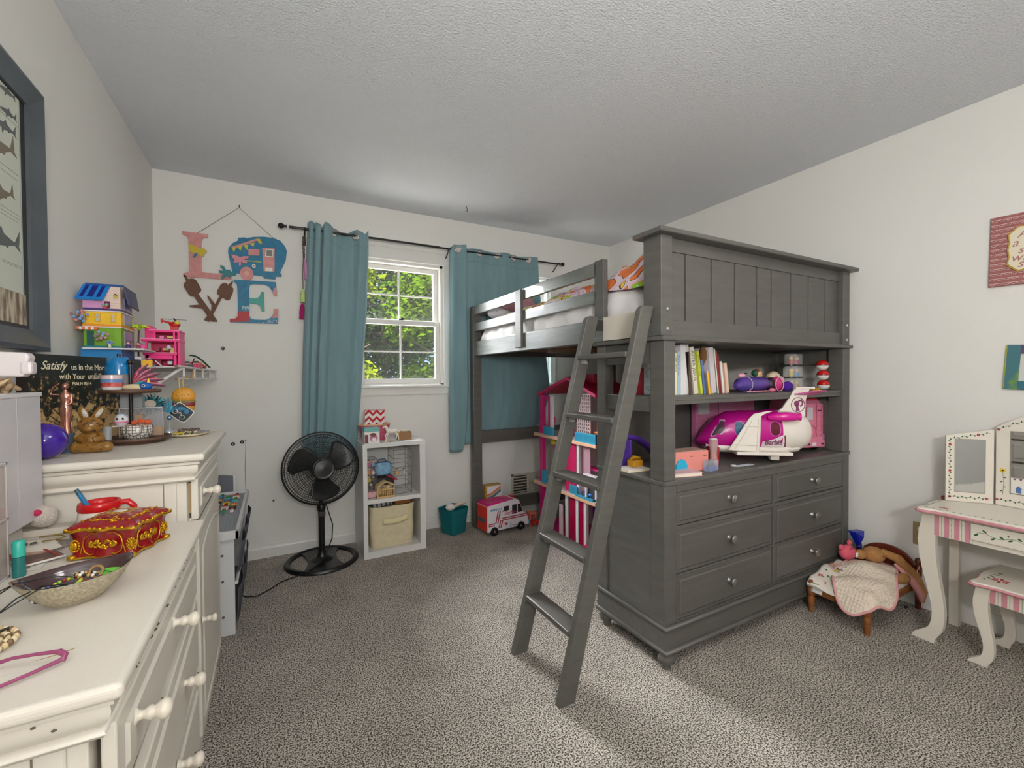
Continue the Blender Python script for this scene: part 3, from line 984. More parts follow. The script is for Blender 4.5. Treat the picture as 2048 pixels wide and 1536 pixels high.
lo = flat('letter_l', Lp, PK)
yf = flat('dragonfly', [(0.17,2.014),(0.197,2.009),(0.216,1.997),(0.251,1.995),(0.266,1.979),(0.261,1.966),(0.248,1.965),(0.248,1.946),(0.235,1.942),(0.218,1.958),(0.191,1.96),(0.172,1.967),(0.177,1.985)], mat((198, 176, 40), 0.5), -0.018, -0.012, lo)
flat('dragonfly_tail', [(0.207,1.965),(0.216,1.955),(0.203,1.932),(0.192,1.934)], BLU, -0.017, -0.012, lo)
ca = flat('camper', Cp, BLU)
w_ = MB(t).prism(oval(0.476, 1.863, 0.037, 0.043, 28), -0.02, -0.012, 'xz').m(1).prism(oval(0.476, 1.863, 0.014, 0.016, 18), -0.022, -0.02, 'xz').build('wheel', [PK, mat((222, 164, 156), 0.5)], ca)
b = MB(t)
b.prism([(0.487,2.023),(0.549,2.03),(0.548,1.988),(0.487,1.983)], -0.014, -0.012, 'xz')
b.build('window', PK, ca)
d_ = flat('door', [(0.565,2.041),(0.637,2.047),(0.633,1.891),(0.571,1.889)], PK, -0.014, -0.012, ca)
b = MB(t).prism([(0.585,2.036),(0.629,2.037),(0.625,1.986),(0.581,1.986)], -0.0155, -0.014, 'xz').prism([(0.58,1.914),(0.622,1.917),(0.622,1.893),(0.58,1.89)], -0.0155, -0.014, 'xz').m(1).prism([(0.59,2.03),(0.624,2.032),(0.621,1.992),(0.588,1.991)], -0.0165, -0.0155, 'xz')
b.build('door_panels', [mat((226, 224, 216), 0.5), mat((120, 118, 112), 0.5)], ca)
flat('awning', [(0.391,2.023),(0.536,2.097),(0.544,2.087),(0.411,2.018)], PK, -0.0145, -0.012, ca)
b = MB(t)
for tr in ([(0.395,2.02),(0.419,2.024),(0.408,1.991)], [(0.426,2.03),(0.456,2.039),(0.443,2.005)], [(0.46,2.044),(0.486,2.051),(0.48,2.014)], [(0.494,2.06),(0.522,2.068),(0.516,2.039)], [(0.532,2.094),(0.552,2.098),(0.566,2.071),(0.549,2.066)]):
    b.prism(tr, -0.0155, -0.0125, 'xz')
b.box(0.47, 0.56, -0.0135, -0.012, 1.945, 1.95)
b.build('flag_garland', mat((206, 190, 54), 0.5), ca)
pf = flat('dragonfly', [(0.393,1.977),(0.426,1.971),(0.439,1.964),(0.463,1.973),(0.489,1.976),(0.485,1.963),(0.46,1.954),(0.479,1.94),(0.476,1.927),(0.454,1.931),(0.447,1.94),(0.443,1.908),(0.434,1.907),(0.433,1.935),(0.42,1.927),(0.404,1.928),(0.412,1.948),(0.399,1.956)], mat((216, 140, 150), 0.5), -0.018, -0.013, ca)
MB(t).prism(oval(0.516, 1.917, 0.011, 0.012, 14), -0.015, -0.012, 'xz').m(1).prism(oval(0.516, 1.917, 0.005, 0.005, 10), -0.016, -0.015, 'xz').build('tail_light', [WHITE, mat((180, 60, 60), 0.5)], ca)
flat('dragonfly', [(0.336,1.902),(0.354,1.895),(0.364,1.875),(0.382,1.877),(0.398,1.86),(0.418,1.855),(0.416,1.843),(0.392,1.84),(0.381,1.824),(0.368,1.838),(0.347,1.816),(0.337,1.815),(0.342,1.835),(0.353,1.849),(0.33,1.853),(0.325,1.867),(0.351,1.867),(0.333,1.89)], mat((30, 120, 128), 0.5), -0.021, -0.015, lo)
flat('toasting_stick', SA, BR)
flat('toasting_stick', SB, BR, -0.0125, -0.0045)
le = flat('letter_e', Ep, BLU)
flat('crossbar', [(0.489,1.709),(0.53,1.709),(0.544,1.722),(0.555,1.754),(0.572,1.753),(0.573,1.626),(0.556,1.625),(0.548,1.659),(0.529,1.674),(0.488,1.674)], mat((64, 160, 146), 0.5), -0.012, -0.004, le)
flat('red_paint', [(0.423,1.618),(0.487,1.622),(0.487,1.556),(0.378,1.5475),(0.378,1.566),(0.409,1.572),(0.422,1.588)], mat((176, 40, 46), 0.5), -0.0128, -0.0119, le)
flat('pink_patch', [(0.632,1.786),(0.641,1.79),(0.647,1.734),(0.628,1.732),(0.620,1.762)], PK, -0.0128, -0.0119, le)
flat('pink_patch', [(0.627,1.648),(0.653,1.649),(0.650,1.59),(0.612,1.585),(0.623,1.613)], PK, -0.0128, -0.0119, le)
b = MB(t)
rnd = random.Random(2)
for k in range(26):
    b.prism(oval(rnd.uniform(0.56, 0.645), rnd.uniform(1.553, 1.572), 0.0022, 0.0022, 6), -0.0132, -0.0119, 'xz')
b.m(1)
for k in range(14):
    x, z = rnd.uniform(0.43, 0.482), rnd.uniform(1.66, 1.79)
    b.prism([(x, z), (x + 0.006, z + 0.009), (x + 0.008, z + 0.007)], -0.0132, -0.0119, 'xz')
b.m(2)
for k in range(5):
    x = 0.445 + k * 0.008
    b.prism([(x, 1.62 + 0.006 * (k % 2)), (x + 0.004, 1.655), (x + 0.009, 1.65)], -0.0132, -0.0119, 'xz')
b.build('painted_dabs', [WHITE, mat((24, 60, 110), 0.5), mat((190, 214, 206), 0.5)], le)
MB(t).tube([(0.208, -0.01, 2.076), (0.22, -0.008, 2.09), (0.44, -0.008, 2.282), (0.631, -0.008, 2.114), (0.64, -0.012, 2.098)], 0.0016, 6).build('twine', mat((128, 110, 84), 0.8), t)
MB(t).tube([(0.441, 0, 2.287), (0.441, -0.012, 2.289), (0.441, -0.014, 2.297)], 0.003, 6).build('nail', DARK, t)

# ================================================================= FAN
t = thing('pedestal_fan', 'black pedestal fan standing in front of the left curtain', 'fan', (0.877, -0.247, 0))
fx, fy, fz = 0.876, -0.30, 0.615
b = MB(t).lathe([(0.188, 0.004), (0.188, 0.012), (0.200, 0.024), (0.214, 0.022), (0.224, 0.008), (0.224, 0.0), (0.188, 0.0)], (0.877, -0.247, 0), 48, cap=False)
hg = []
for k in range(25):
    a = -pi / 2 - 0.64 + 1.28 * k / 24
    hg.append((0.877 + 0.205 * cos(a), -0.247 + 0.205 * sin(a)))
for k in range(1, 8):
    s_ = k / 8
    hg.append((0.877 + 0.085 + 0.04 * (2 * s_ - 1) ** 2, -0.247 - 0.165 + 0.33 * s_))
for k in range(25):
    a = pi / 2 - 0.64 + 1.28 * k / 24
    hg.append((0.877 + 0.205 * cos(a), -0.247 + 0.205 * sin(a)))
for k in range(1, 8):
    s_ = k / 8
    hg.append((0.877 - 0.085 - 0.04 * (2 * s_ - 1) ** 2, -0.247 + 0.165 - 0.33 * s_))
b.prism(hg, 0.002, 0.016, 'xy')
b.lathe([(0.075, 0.015), (0.06, 0.026), (0.035, 0.036), (0.026, 0.055), (0.024, 0.075)], (0.877, -0.247, 0), 28)
b.build('base', BLACK, t, bev=0.002)
MB(t).lathe([(0.019, 0.04), (0.019, 0.34)], (0.877, -0.247, 0), 20).build('pole', BLACK, t)
MB(t).lathe([(0.024, 0.33), (0.026, 0.34), (0.026, 0.365), (0.020, 0.375), (0.014, 0.38), (0.014, 0.52)], (0.877, -0.247, 0), 20).build('height_collar', BLACK, t)
TM = (fx, fy, fz)
TR = dict(rx=-0.10, rz=0.07)


def fan(b):
    return b.at(*TM, rx=TR['rx'], rz=TR['rz'])


fan(MB(t)).lathe([(0.03, 0.12), (0.055, 0.115), (0.066, 0.09), (0.07, 0.04), (0.066, 0.0)], (0, 0, 0), 24, 'y').box(-0.03, 0.03, 0.02, 0.1, -0.1, -0.03).build('motor_housing', BLACK, t, bev=0.003)


def cage(front):
    b = fan(MB(t))
    sg = -1 if front else 1
    R0 = 0.224

    def dep(r):
        return sg * (0.075 * (1 - (r / R0) ** 2.2) if front else 0.06 * (1 - (r / R0) ** 4)) - 0.012
    radii = [0.08 + 0.0118 * k for k in range(12)] if front else [0.09, 0.13, 0.165, 0.195]
    for r in radii + [0.213]:
        n = 56
        b.tube([(r * cos(2 * pi * k / n), dep(r), r * sin(2 * pi * k / n)) for k in range(n)], 0.0014, 5, closed=True)
    N = 96 if front else 60
    for k in range(N):
        a = 2 * pi * k / N
        pts = []
        for r in (0.060, 0.11, 0.16, 0.195, 0.222):
            aa = a + (0.22 * (r - 0.06) / 0.16 if front else 0)
            pts.append((r * cos(aa), dep(r), r * sin(aa)))
        b.tube(pts, 0.0014 if front else 0.0011, 4, cap=False)
    return b


cage(True).build('front_grille', BLACK, t)
cage(False).build('back_grille', BLACK, t)
b = fan(MB(t))
n = 72
b.lathe([(0.219, -0.018), (0.229, -0.018), (0.231, -0.008), (0.229, 0.004), (0.219, 0.004), (0.219, -0.018)], (0, 0, 0), 72, 'y', cap=False)
b.build('grille_rim', BLACK, t)
fan(MB(t)).lathe([(0.064, -0.078), (0.066, -0.084), (0.06, -0.088), (0.055, -0.084), (0.05, -0.084), (0.02, -0.088), (0.003, -0.089)], (0, 0, 0), 36, 'y').build('hub_badge', BLACK, t)
for k in range(3):
    a0 = 2 * pi * k / 3 + radians(21)
    b = fan(MB(t))

    def bl(u, v, a0=a0):
        r = 0.04 + 0.155 * v
        wd = 1.3 - 0.2 * v
        sh = 0.30 * v
        a = a0 + sh + (u - 0.5) * wd * (1 if v < 0.85 else 1 - (v - 0.85) * 2.5)
        return (r * cos(a), -0.045 + (u - 0.5) * 0.045, r * sin(a))
    b.grid(bl, 10, 12, True, (0, 0.0025, 0))
    b.build('blade', mat((30, 30, 32), 0.4), t)
fan(MB(t)).lathe([(0.045, -0.06), (0.045, -0.02)], (0, 0, 0), 24, 'y').build('blade_hub', BLACK, t)
MB(t).tube([(0.895, -0.26, 0.40), (0.915, -0.275, 0.33), (0.94, -0.285, 0.24), (0.935, -0.285, 0.15), (0.905, -0.285, 0.07), (0.88, -0.31, 0.03), (0.80, -0.40, 0.018), (0.72, -0.44, 0.012), (0.64, -0.46, 0.006), (0.58, -0.53, 0.004), (0.52, -0.58, 0.004), (0.47, -0.56, 0.004), (0.43, -0.5, 0.004)], 0.0035, 8).build('power_cord', BLACK, t)
MB(t).box(0.855, 0.897, -0.29, -0.268, 0.30, 0.33).build('control_button', DARK, t, bev=0.003)

# ================================================================= CUBE SHELF
t = thing('cube_shelf', 'white two cube shelf standing against the back wall beside the fan', 'shelf', (1.327, -0.2, 0))
LAM = mat((216, 214, 210), 0.4)
sx0, sx1, sy0, sy1 = 1.118, 1.534, -0.372, -0.03
for (a, c, z0, z1, nm) in ((sx0, sx0 + 0.028, 0, 0.726, 'side_panel'), (sx1 - 0.04, sx1, 0, 0.726, 'side_panel')):
    MB(t).box(a, c, sy0, sy1, z0, z1).build(nm, LAM, t, bev=0.001)
MB(t).box(sx0, sx1, sy0, sy1, 0.726, 0.752).build('top_panel', LAM, t, bev=0.001)
MB(t).box(sx0 + 0.028, sx1 - 0.04, sy0 + 0.002, sy1, 0.357, 0.385).build('middle_shelf', LAM, t)
MB(t).box(sx0 + 0.028, sx1 - 0.04, sy0, sy1, 0.0, 0.043).build('bottom_panel', LAM, t)
MB(t).box(sx0 + 0.02, sx1 - 0.03, sy1 - 0.006, sy1, 0.04, 0.74).build('back_panel', LAM, t)

# fabric bin
t = thing('fabric_bin', 'cream fabric bin with handle in the lower cube of the white shelf', 'storage bin', (1.315, -0.2, 0.043))
CANV = mat((214, 202, 168), 0.85, rgb2=(204, 191, 156), vs=(30, 30, 30), bump=0.1, bs=300)


def binwall(u, v):
    P = oval(1.315, -0.20, 0.145 + 0.010 * v, 0.135 + 0.008 * v, 60, 7)
    i = int(round(u * 60)) % 60
    p = P[i]
    z = 0.046 + 0.285 * v - (0.012 * abs(sin(2 * pi * u * 1.0)) * v)
    return (p[0] + 0.003 * sin(12 * u + 9 * v), p[1] + 0.003 * sin(20 * v + 3 * u), z)


b = MB(t).grid(binwall, 60, 10)
b.prism(oval(1.315, -0.20, 0.145, 0.135, 60, 7), 0.0445, 0.047, 'xy')
b.grid(lambda u, v: (lambda p: (1.315 + (p[0] - 1.315) * 0.97, -0.2 + (p[1] + 0.2) * 0.97, p[2]))(binwall(u, v)), 60, 10)
b.build('bin_body', CANV, t)
hd = MB(t)
hd.grid(lambda u, v: (1.245 + 0.17 * u, -0.352 - 0.006 * sin(pi * u), 0.205 + 0.035 * v - 0.008 * sin(pi * u) + 0.012 * u), 14, 3, True, (0, 0.002, 0))
hd.build('handle', mat((220, 206, 160), 0.8), t)
t = thing('craft_case', 'grey plastic craft case with clear lid poking out of the fabric bin', 'case', (1.25, -0.2, 0.30))
MB(t).at(1.25, -0.23, 0.325, 0, -0.12, 0.1).cb(0, 0, 0, 0.15, 0.1, 0.05).build('case_body', mat((84, 84, 88), 0.3), t, bev=0.006)
b = MB(t).at(1.25, -0.23, 0.325, 0, -0.12, 0.1)
for k in range(4):
    b.cb(-0.05 + k * 0.03, -0.052, 0, 0.018, 0.004, 0.03)
b.cb(0, -0.045, 0.026, 0.13, 0.003, 0.003)
b.build('compartments', mat((190, 190, 192), 0.3), t)
b = MB(t).at(1.25, -0.283, 0.325, 0, -0.12, 0.1)
b.build('label_strip', WHITE, t) if b.v else None
o = MB().cb(0, 0, 0, 0.11, 0.09, 0.03).build('wooden_tray', mat((170, 104, 50), 0.6), loc=(1.395, -0.235, 0.322), rz=0.1, bev=0.002)
tag(o, 'orange brown wooden tray lying in the fabric bin', 'tray')
t = thing('marker_pen', 'yellow capped marker standing in the craft case', 'marker', (1.318, -0.27, 0.33))
MB(t).lathe([(0.006, 0), (0.006, 0.035)], (1.318, -0.275, 0.315), 10).build('barrel', mat((190, 180, 60), 0.4), t)
MB(t).lathe([(0.0065, 0.035), (0.006, 0.045)], (1.318, -0.275, 0.315), 10).build('cap', DARK, t)

# cubby contents (upper cube)
GL = glass((255, 255, 255), 0.06)


def tower(nm, lb, x0, x1, y0, y1, z0, z1, n, cols):
    t = thing(nm, lb, 'display case', ((x0 + x1) / 2, (y0 + y1) / 2, z0), group=None)
    g = MB(t).box(x0, x1, y0, y1, z0, z1)
    g.build('clear_shell', GL, t)
    b = MB(t)
    e = 0.0022
    for x in (x0, x1):
        for y in (y0, y1):
            b.cb(x, y, (z0 + z1) / 2, e, e, z1 - z0)
    for k in range(n + 1):
        z = z0 + (z1 - z0) * k / n
        for y in (y0, y1):
            b.cb((x0 + x1) / 2, y, z, x1 - x0, e, e)
        for x in (x0, x1):
            b.cb(x, (y0 + y1) / 2, z, e, y1 - y0, e)
    b.build('edge_frame', mat((70, 64, 62), 0.3), t)
    return t


tower('display_case', 'tall clear display case full of small toys at the left of the shelf cube', 1.150, 1.215, -0.33, -0.23, 0.386, 0.645, 5, None)
tower('display_case', 'tall clear display case nearly empty at the right of the shelf cube', 1.335, 1.455, -0.30, -0.13, 0.386, 0.688, 5, None)
rnd = random.Random(11)


def figurine(x, y, z, s, body, hair, label, skin=(222, 178, 150)):
    t = thing('toy_figurine', label, 'toy figure', (x, y, z))
    MB(t).lathe([(0.30 * s, 0), (0.34 * s, 0.05 * s), (0.2 * s, 0.45 * s), (0.12 * s, 0.55 * s)], (x, y, z), 12).tube([(x - 0.15 * s, y, z + 0.45 * s), (x - 0.36 * s, y - 0.05 * s, z + 0.28 * s)], 0.06 * s, 6).tube([(x + 0.15 * s, y, z + 0.45 * s), (x + 0.36 * s, y - 0.05 * s, z + 0.28 * s)], 0.06 * s, 6).build('body', mat(body, 0.5), t)
    h = MB(t).sph((x, y, z + 0.72 * s), (0.21 * s, 0.19 * s, 0.2 * s), 12, 8).build('head', mat(skin, 0.5), t)
    MB(t).sph((x, y + 0.04 * s, z + 0.78 * s), (0.24 * s, 0.2 * s, 0.2 * s), 12, 8).build('hair', mat(hair, 0.6), h)
    return t


figurine(1.168, -0.29, 0.593, 0.045, (196, 60, 120), (60, 30, 40), 'pink dressed toy figure in the top tier of the left display case')
figurine(1.197, -0.295, 0.593, 0.04, (120, 160, 200), (190, 120, 70), 'blue dressed toy figure in the top tier of the left display case')
figurine(1.168, -0.29, 0.541, 0.045, (206, 120, 60), (140, 110, 50), 'orange toy figure in the second tier of the left display case')
figurine(1.196, -0.30, 0.541, 0.035, (220, 200, 204), (180, 60, 70), 'white toy figure in the second tier of the left display case')
figurine(1.170, -0.29, 0.489, 0.045, (200, 176, 50), (110, 90, 40), 'yellow toy figure in the middle tier of the left display case')
figurine(1.197, -0.29, 0.489, 0.04, (60, 70, 60), (50, 50, 46), 'dark toy figure in the middle tier of the left display case')
figurine(1.183, -0.29, 0.438, 0.04, (90, 60, 60), (190, 170, 90), 'maroon toy figure in the fourth tier of the left display case')
tag(MB().cb(0, 0, 0, 0.055, 0.07, 0.035).build('pink_patterned_box', mat((214, 120, 130), 0.5, rgb2=(236, 200, 204), vs=(90, 90, 90)), loc=(1.183, -0.285, 0.406)), 'small pink patterned box at the bottom of the left display case', 'box')
figurine(1.368, -0.24, 0.507, 0.045, (210, 160, 90), (110, 70, 40), 'golden toy figure inside the right display case')
figurine(1.418, -0.24, 0.507, 0.042, (206, 200, 180), (90, 90, 84), 'cream toy figure inside the right display case')
t = thing('tin_lunchbox', 'light blue tin lunchbox with dark clasp between the display cases', 'lunchbox', (1.272, -0.2, 0.50))
TB = mat((104, 152, 190), 0.35, rgb2=(150, 190, 214), vs=(40, 40, 40))
MB(t).at(1.272, -0.21, 0.555, -0.06, 0, 0.06).prism(oval(0, 0, 0.058, 0.046, 32, 5), -0.025, 0.02, 'xz').build('tin_body', mat((52, 92, 130), 0.35), t, bev=0.003)
MB(t).at(1.272, -0.21, 0.555, -0.06, 0, 0.06).prism(oval(0, 0, 0.052, 0.040, 32, 5), -0.0265, -0.025, 'xz').build('printed_front', TB, t)
MB(t).at(1.272, -0.21, 0.555, -0.06, 0, 0.06).tube([(-0.03, -0.005, 0.045), (-0.022, -0.005, 0.062), (0.02, -0.005, 0.064), (0.03, -0.005, 0.045)], 0.004, 8).build('handle', mat((40, 80, 120), 0.4), t)
o = MB().at(0, 0, 0).box(-0.07, 0.07, -0.06, 0.06, 0, 0.11).build('dark_box', mat((56, 42, 42), 0.6), loc=(1.272, -0.2, 0.386), bev=0.003)
tag(o, 'dark box under the blue tin lunchbox in the shelf cube', 'box')
o = MB().at(0, 0, 0, 0, 0.5, 0.2).cb(0, 0, 0, 0.07, 0.05, 0.012).build('red_case', mat((170, 36, 62), 0.35), loc=(1.318, -0.30, 0.505), bev=0.003)
tag(o, 'small red case leaning on the toy cage in the shelf cube', 'case')
t = thing('toy_cage', 'small wooden toy stable with barred front and gable roof in the shelf cube', 'toy', (1.265, -0.33, 0.386))
WD = mat((206, 176, 120), 0.6, rgb2=(190, 156, 100), vs=(20, 20, 60))
cx0, cx1, cy0, cy1 = 1.207, 1.322, -0.365, -0.30
b = MB(t).box(cx0, cx1, cy0, cy1, 0.386, 0.398)
for x in (cx0 + 0.004, cx1 - 0.004):
    for y in (cy0 + 0.004, cy1 - 0.004):
        b.cb(x, y, 0.425, 0.007, 0.007, 0.07)
b.box(cx0 + 0.03, cx1 - 0.004, cy0, cy0 + 0.006, 0.438, 0.447).box(cx0, cx1, cy1 - 0.005, cy1, 0.39, 0.46)
b.build('frame', WD, t)
b = MB(t)
for k in range(6):
    x = cx0 + 0.036 + k * 0.014
    b.box(x, x + 0.003, cy0, cy0 + 0.004, 0.398, 0.44)
b.build('bars', WD, t)
b = MB(t)
for sg in (-1, 1):
    b.at(1.265 + sg * 0.028, -0.333, 0.478, 0, sg * 0.45, 0).cb(0, 0, 0, 0.066, 0.07, 0.005)
b.build('roof', mat((214, 188, 134), 0.6), t)
figurine(1.25, -0.34, 0.447, 0.022, (100, 140, 190), (160, 60, 50), 'tiny blue toy figure under the roof of the toy stable')
figurine(1.285, -0.34, 0.447, 0.024, (220, 214, 210), (180, 60, 50), 'tiny white toy figure under the roof of the toy stable')
figurine(1.28, -0.335, 0.3985, 0.03, (200, 150, 90), (150, 60, 80), 'tiny orange toy figure behind the bars of the toy stable')

# on top of the cube shelf
t = thing('pink_basket', 'pink woven basket on top of the white cube shelf', 'basket', (1.235, -0.15, 0.752))
BK = mat((190, 52, 96), 0.6, rgb2=(214, 120, 140), vs=(60, 60, 160))
b = MB(t)
b.grid(lambda u, v: (1.235 + (0.078 + 0.03 * v) * cos(2 * pi * u), -0.16 + (0.055 + 0.022 * v) * sin(2 * pi * u), 0.754 + 0.105 * v + 0.002 * sin(40 * u)), 48, 14)
b.prism(oval(1.235, -0.16, 0.078, 0.055, 24), 0.753, 0.756, 'xy')
b.build('woven_body', BK, t)
n = 40
MB(t).tube([(1.235 + 0.109 * cos(2 * pi * k / n), -0.16 + 0.078 * sin(2 * pi * k / n), 0.861) for k in range(n)], 0.005, 8, closed=True).build('rim', mat((222, 178, 140), 0.6), t)
t = thing('chevron_pouch', 'red and white chevron zip pouch standing in the pink basket', 'pouch', (1.232, -0.16, 0.77))
P0 = lambda: MB(t).at(1.232, -0.165, 0.77, -0.08, 0.03, 0)
P0().prism([(-0.068, 0), (0.068, 0), (0.072, 0.186), (-0.066, 0.186)], -0.012, 0.012, 'xz').build('pouch_body', mat((228, 222, 216), 0.7), t, bev=0.005)
b = P0()
for r in range(4):
    zc = 0.012 + r * 0.045
    for k in range(5):
        xa = -0.066 + k * 0.0265
        za, zb = (zc, zc + 0.026) if k % 2 == 0 else (zc + 0.026, zc)
        b.add([(xa, -0.0132, za), (xa + 0.0265, -0.0132, zb), (xa + 0.0265, -0.0132, zb + 0.02), (xa, -0.0132, za + 0.02)], [(0, 1, 2, 3)])
b.build('chevrons', mat((184, 26, 40), 0.7), t)
P0().box(-0.066, 0.072, -0.006, 0.006, 0.184, 0.190).build('zipper', mat((170, 24, 36), 0.5), t)
t = thing('toy_gift_box', 'small teal and white toy box at the front left of the cube shelf top', 'box', (1.18, -0.32, 0.752))
G0 = lambda: MB(t).at(1.181, -0.315, 0.752, 0, 0, 0.05)
G0().box(-0.048, 0.048, -0.035, 0.035, 0, 0.082).build('carton', mat((222, 220, 216), 0.5), t)
G0().box(-0.050, 0.050, -0.037, 0.037, 0.078, 0.103).build('lid', mat((110, 176, 170), 0.5), t, bev=0.002)
b = G0().prism(oval(0.01, 0.036, 0.026, 0.024, 16), -0.0362, -0.035, 'xz').m(1).prism(oval(0.006, 0.058, 0.02, 0.012, 16), -0.0372, -0.036, 'xz').m(2).box(-0.046, -0.026, -0.0362, -0.035, 0.004, 0.06).m(3).prism(oval(0.012, 0.026, 0.014, 0.012, 12), -0.0374, -0.036, 'xz')
b.build('printed_picture', [mat((190, 120, 150), 0.5), mat((120, 70, 40), 0.5), mat((120, 50, 50), 0.5), mat((236, 226, 226), 0.5)], t)
t = thing('horse_ornament', 'white prancing toy horse with gold mane on top of the cube shelf', 'toy horse', (1.315, -0.3, 0.752))
HW = mat((224, 218, 206), 0.45)
hb = MB(t)
hb.tube([(1.288, -0.30, 0.815), (1.30, -0.30, 0.822), (1.325, -0.30, 0.818), (1.347, -0.30, 0.82), (1.357, -0.30, 0.815)], [0.009, 0.015, 0.0135, 0.0145, 0.009], 12)
hb.tube([(1.296, -0.30, 0.828), (1.287, -0.30, 0.845), (1.278, -0.30, 0.856), (1.268, -0.30, 0.849), (1.262, -0.30, 0.842)], [0.0125, 0.010, 0.008, 0.006, 0.0045], 10)
for x0, x1, x2 in ((1.293, 1.276, 1.288), (1.300, 1.292, 1.283), (1.345, 1.358, 1.352), (1.352, 1.364, 1.370)):
    hb.tube([(x0, -0.30, 0.812), (x1, -0.30, 0.79), (x2, -0.30, 0.768), (x2 - 0.005, -0.30, 0.757)], [0.0065, 0.0045, 0.003, 0.0035], 8)
hb.build('horse_body', HW, t)
MB(t).tube([(1.280, -0.30, 0.862), (1.29, -0.30, 0.85), (1.298, -0.30, 0.836)], [0.004, 0.006, 0.003], 8).tube([(1.357, -0.30, 0.82), (1.366, -0.30, 0.81), (1.369, -0.30, 0.79)], [0.003, 0.006, 0.002], 8).build('mane_and_tail', mat((190, 160, 100), 0.5), t)
MB(t).prism(oval(1.318, -0.3, 0.05, 0.02, 20), 0.752, 0.757, 'xy').build('stand', mat((200, 180, 140), 0.5), t)
t = thing('open_wooden_box', 'small open wooden box holding shells at the right of the cube shelf top', 'box', (1.405, -0.25, 0.752))
b = MB(t).at(1.413, -0.26, 0.752, 0, 0, 0.06)
b.box(-0.048, 0.048, -0.03, -0.027, 0, 0.055).box(-0.048, 0.048, 0.027, 0.03, 0, 0.055).box(-0.048, -0.045, -0.027, 0.027, 0, 0.055).box(0.045, 0.048, -0.027, 0.027, 0, 0.055).box(-0.045, 0.045, -0.027, 0.027, 0, 0.004)
b.build('box_walls', mat((152, 112, 74), 0.6), t)
for k in range(4):
    o = MB().at(0, 0, 0, 0.3 * k, 0.4, k).sph((0, 0, 0), (0.016, 0.010, 0.007), 10, 6).build('shell', mat((222, 206, 184), 0.5), loc=(1.378 + 0.022 * k, -0.26 + 0.006 * (k % 2), 0.808 + 0.003 * (k % 2)))
    tag(o, 'small pale shell in the open wooden box', 'shell', 'shells in the open wooden box')
t = thing('silver_pen', 'thin silver pen lying at the front of the cube shelf top', 'pen', (1.345, -0.345, 0.755))
MB(t).tube([(1.295, -0.345, 0.7555), (1.385, -0.335, 0.7555)], 0.0028, 8).build('barrel', mat((150, 160, 180), 0.3, metal=0.5), t)
MB(t).tube([(1.385, -0.335, 0.7555), (1.398, -0.3335, 0.7555)], [0.0028, 0.0008], 8).build('tip', STEEL, t)
tag(MB().at(0, 0, 0).cb(0, 0, 0, 0.2, 0.12, 0.0012).build('paper_sheet', WHITE, loc=(1.40, -0.29, 0.7528), rz=0.05), 'white sheet of paper under the toy horse on the cube shelf', 'paper')

# ================================================================= TEAL BIN, AMBULANCE, BOX
t = thing('teal_wastebasket', 'square teal plastic wastebasket on the carpet beside the bed post', 'wastebasket', (1.812, -0.16, 0))
TL = mat((14, 104, 112), 0.35)
b = MB(t)


def wb(k):
    def f(u, v):
        P = oval(0, 0, 1, 1, 48, 6)
        p = P[int(round(u * 48)) % 48]
        s_ = lerp(0.072, 0.088, v) * k
        a = 0.42
        x, y = p[0] * s_, p[1] * s_
        return (1.812 + x * cos(a) - y * sin(a), -0.165 + x * sin(a) + y * cos(a), 0.003 + 0.187 * v)
    return f


b.grid(wb(1), 48, 6).grid(wb(0.96), 48, 6)
b.build('bin_body', TL, t)
b = MB(t)
b.grid(lambda u, v: (lambda p: (p[0], p[1], 0.165 + 0.025 * v))(wb(1.03)(u, 0.93)), 48, 2)
b.build('rim_band', TL, t)
MB(t).prism(oval(1.812, -0.165, 0.066, 0.066, 20), 0.003, 0.006, 'xy').build('bin_floor', TL, t)
rnd = random.Random(5)
o = MB(None).sph((0, 0, 0), (0.038, 0.030, 0.028), 14, 10).at(0, 0, 0).tube([(0.0, -0.028, 0.004), (0.02, -0.03, 0.0)], 0.008, 8).build('seashell', mat((224, 212, 208), 0.4), loc=(1.785, -0.175, 0.196))
tag(o, 'large round white seashell in the teal wastebasket', 'seashell')
o = MB().tube([(-0.04, 0, -0.02), (0, 0.01, 0.0), (0.03, 0, 0.015), (0.07, -0.01, 0.022)], [0.006, 0.014, 0.012, 0.004], 8)
for k in range(9):
    a = k * 0.7
    o.tube([(-0.02 + 0.008 * k, 0, 0.0), (-0.02 + 0.008 * k + 0.01 * cos(a), 0.014 * sin(a), 0.02)], [0.005, 0.0015], 6)
o = o.build('coral_piece', mat((206, 190, 168), 0.6), loc=(1.842, -0.17, 0.198), rz=-0.2)
tag(o, 'pale branching coral piece sticking out of the teal wastebasket', 'coral')

t = thing('toy_ambulance', 'white and pink toy camper ambulance on the carpet under the loft bed', 'toy van', (2.165, -0.31, 0), rz=0.09)
AW = mat((226, 222, 226), 0.35)
RD = mat((196, 40, 48), 0.35)
hl, hw = 0.185, 0.075
b = MB()
side = [(-hl, 0.03), (hl, 0.03), (hl + 0.004, 0.085), (hl - 0.012, 0.118), (hl - 0.045, 0.14), (hl - 0.075, 0.215), (hl - 0.085, 0.235), (hl - 0.12, 0.247), (-hl, 0.225)]
b.prism(side, -hw, hw, 'xz')
b.build('van_body', AW, t, bev=0.006)
b = MB().box(-hl + 0.002, hl - 0.125, -hw + 0.006, hw - 0.006, 0.224, 0.246)
for k in range(7):
    b.prism([(-hl + 0.02 + k * 0.028, 0.246), (-hl + 0.032 + k * 0.028, 0.246), (-hl + 0.032 + k * 0.028, 0.249), (-hl + 0.02 + k * 0.028, 0.249)], -0.03, 0.03, 'xz')
b.build('pink_roof', mat((206, 30, 118), 0.35), t, bev=0.004)
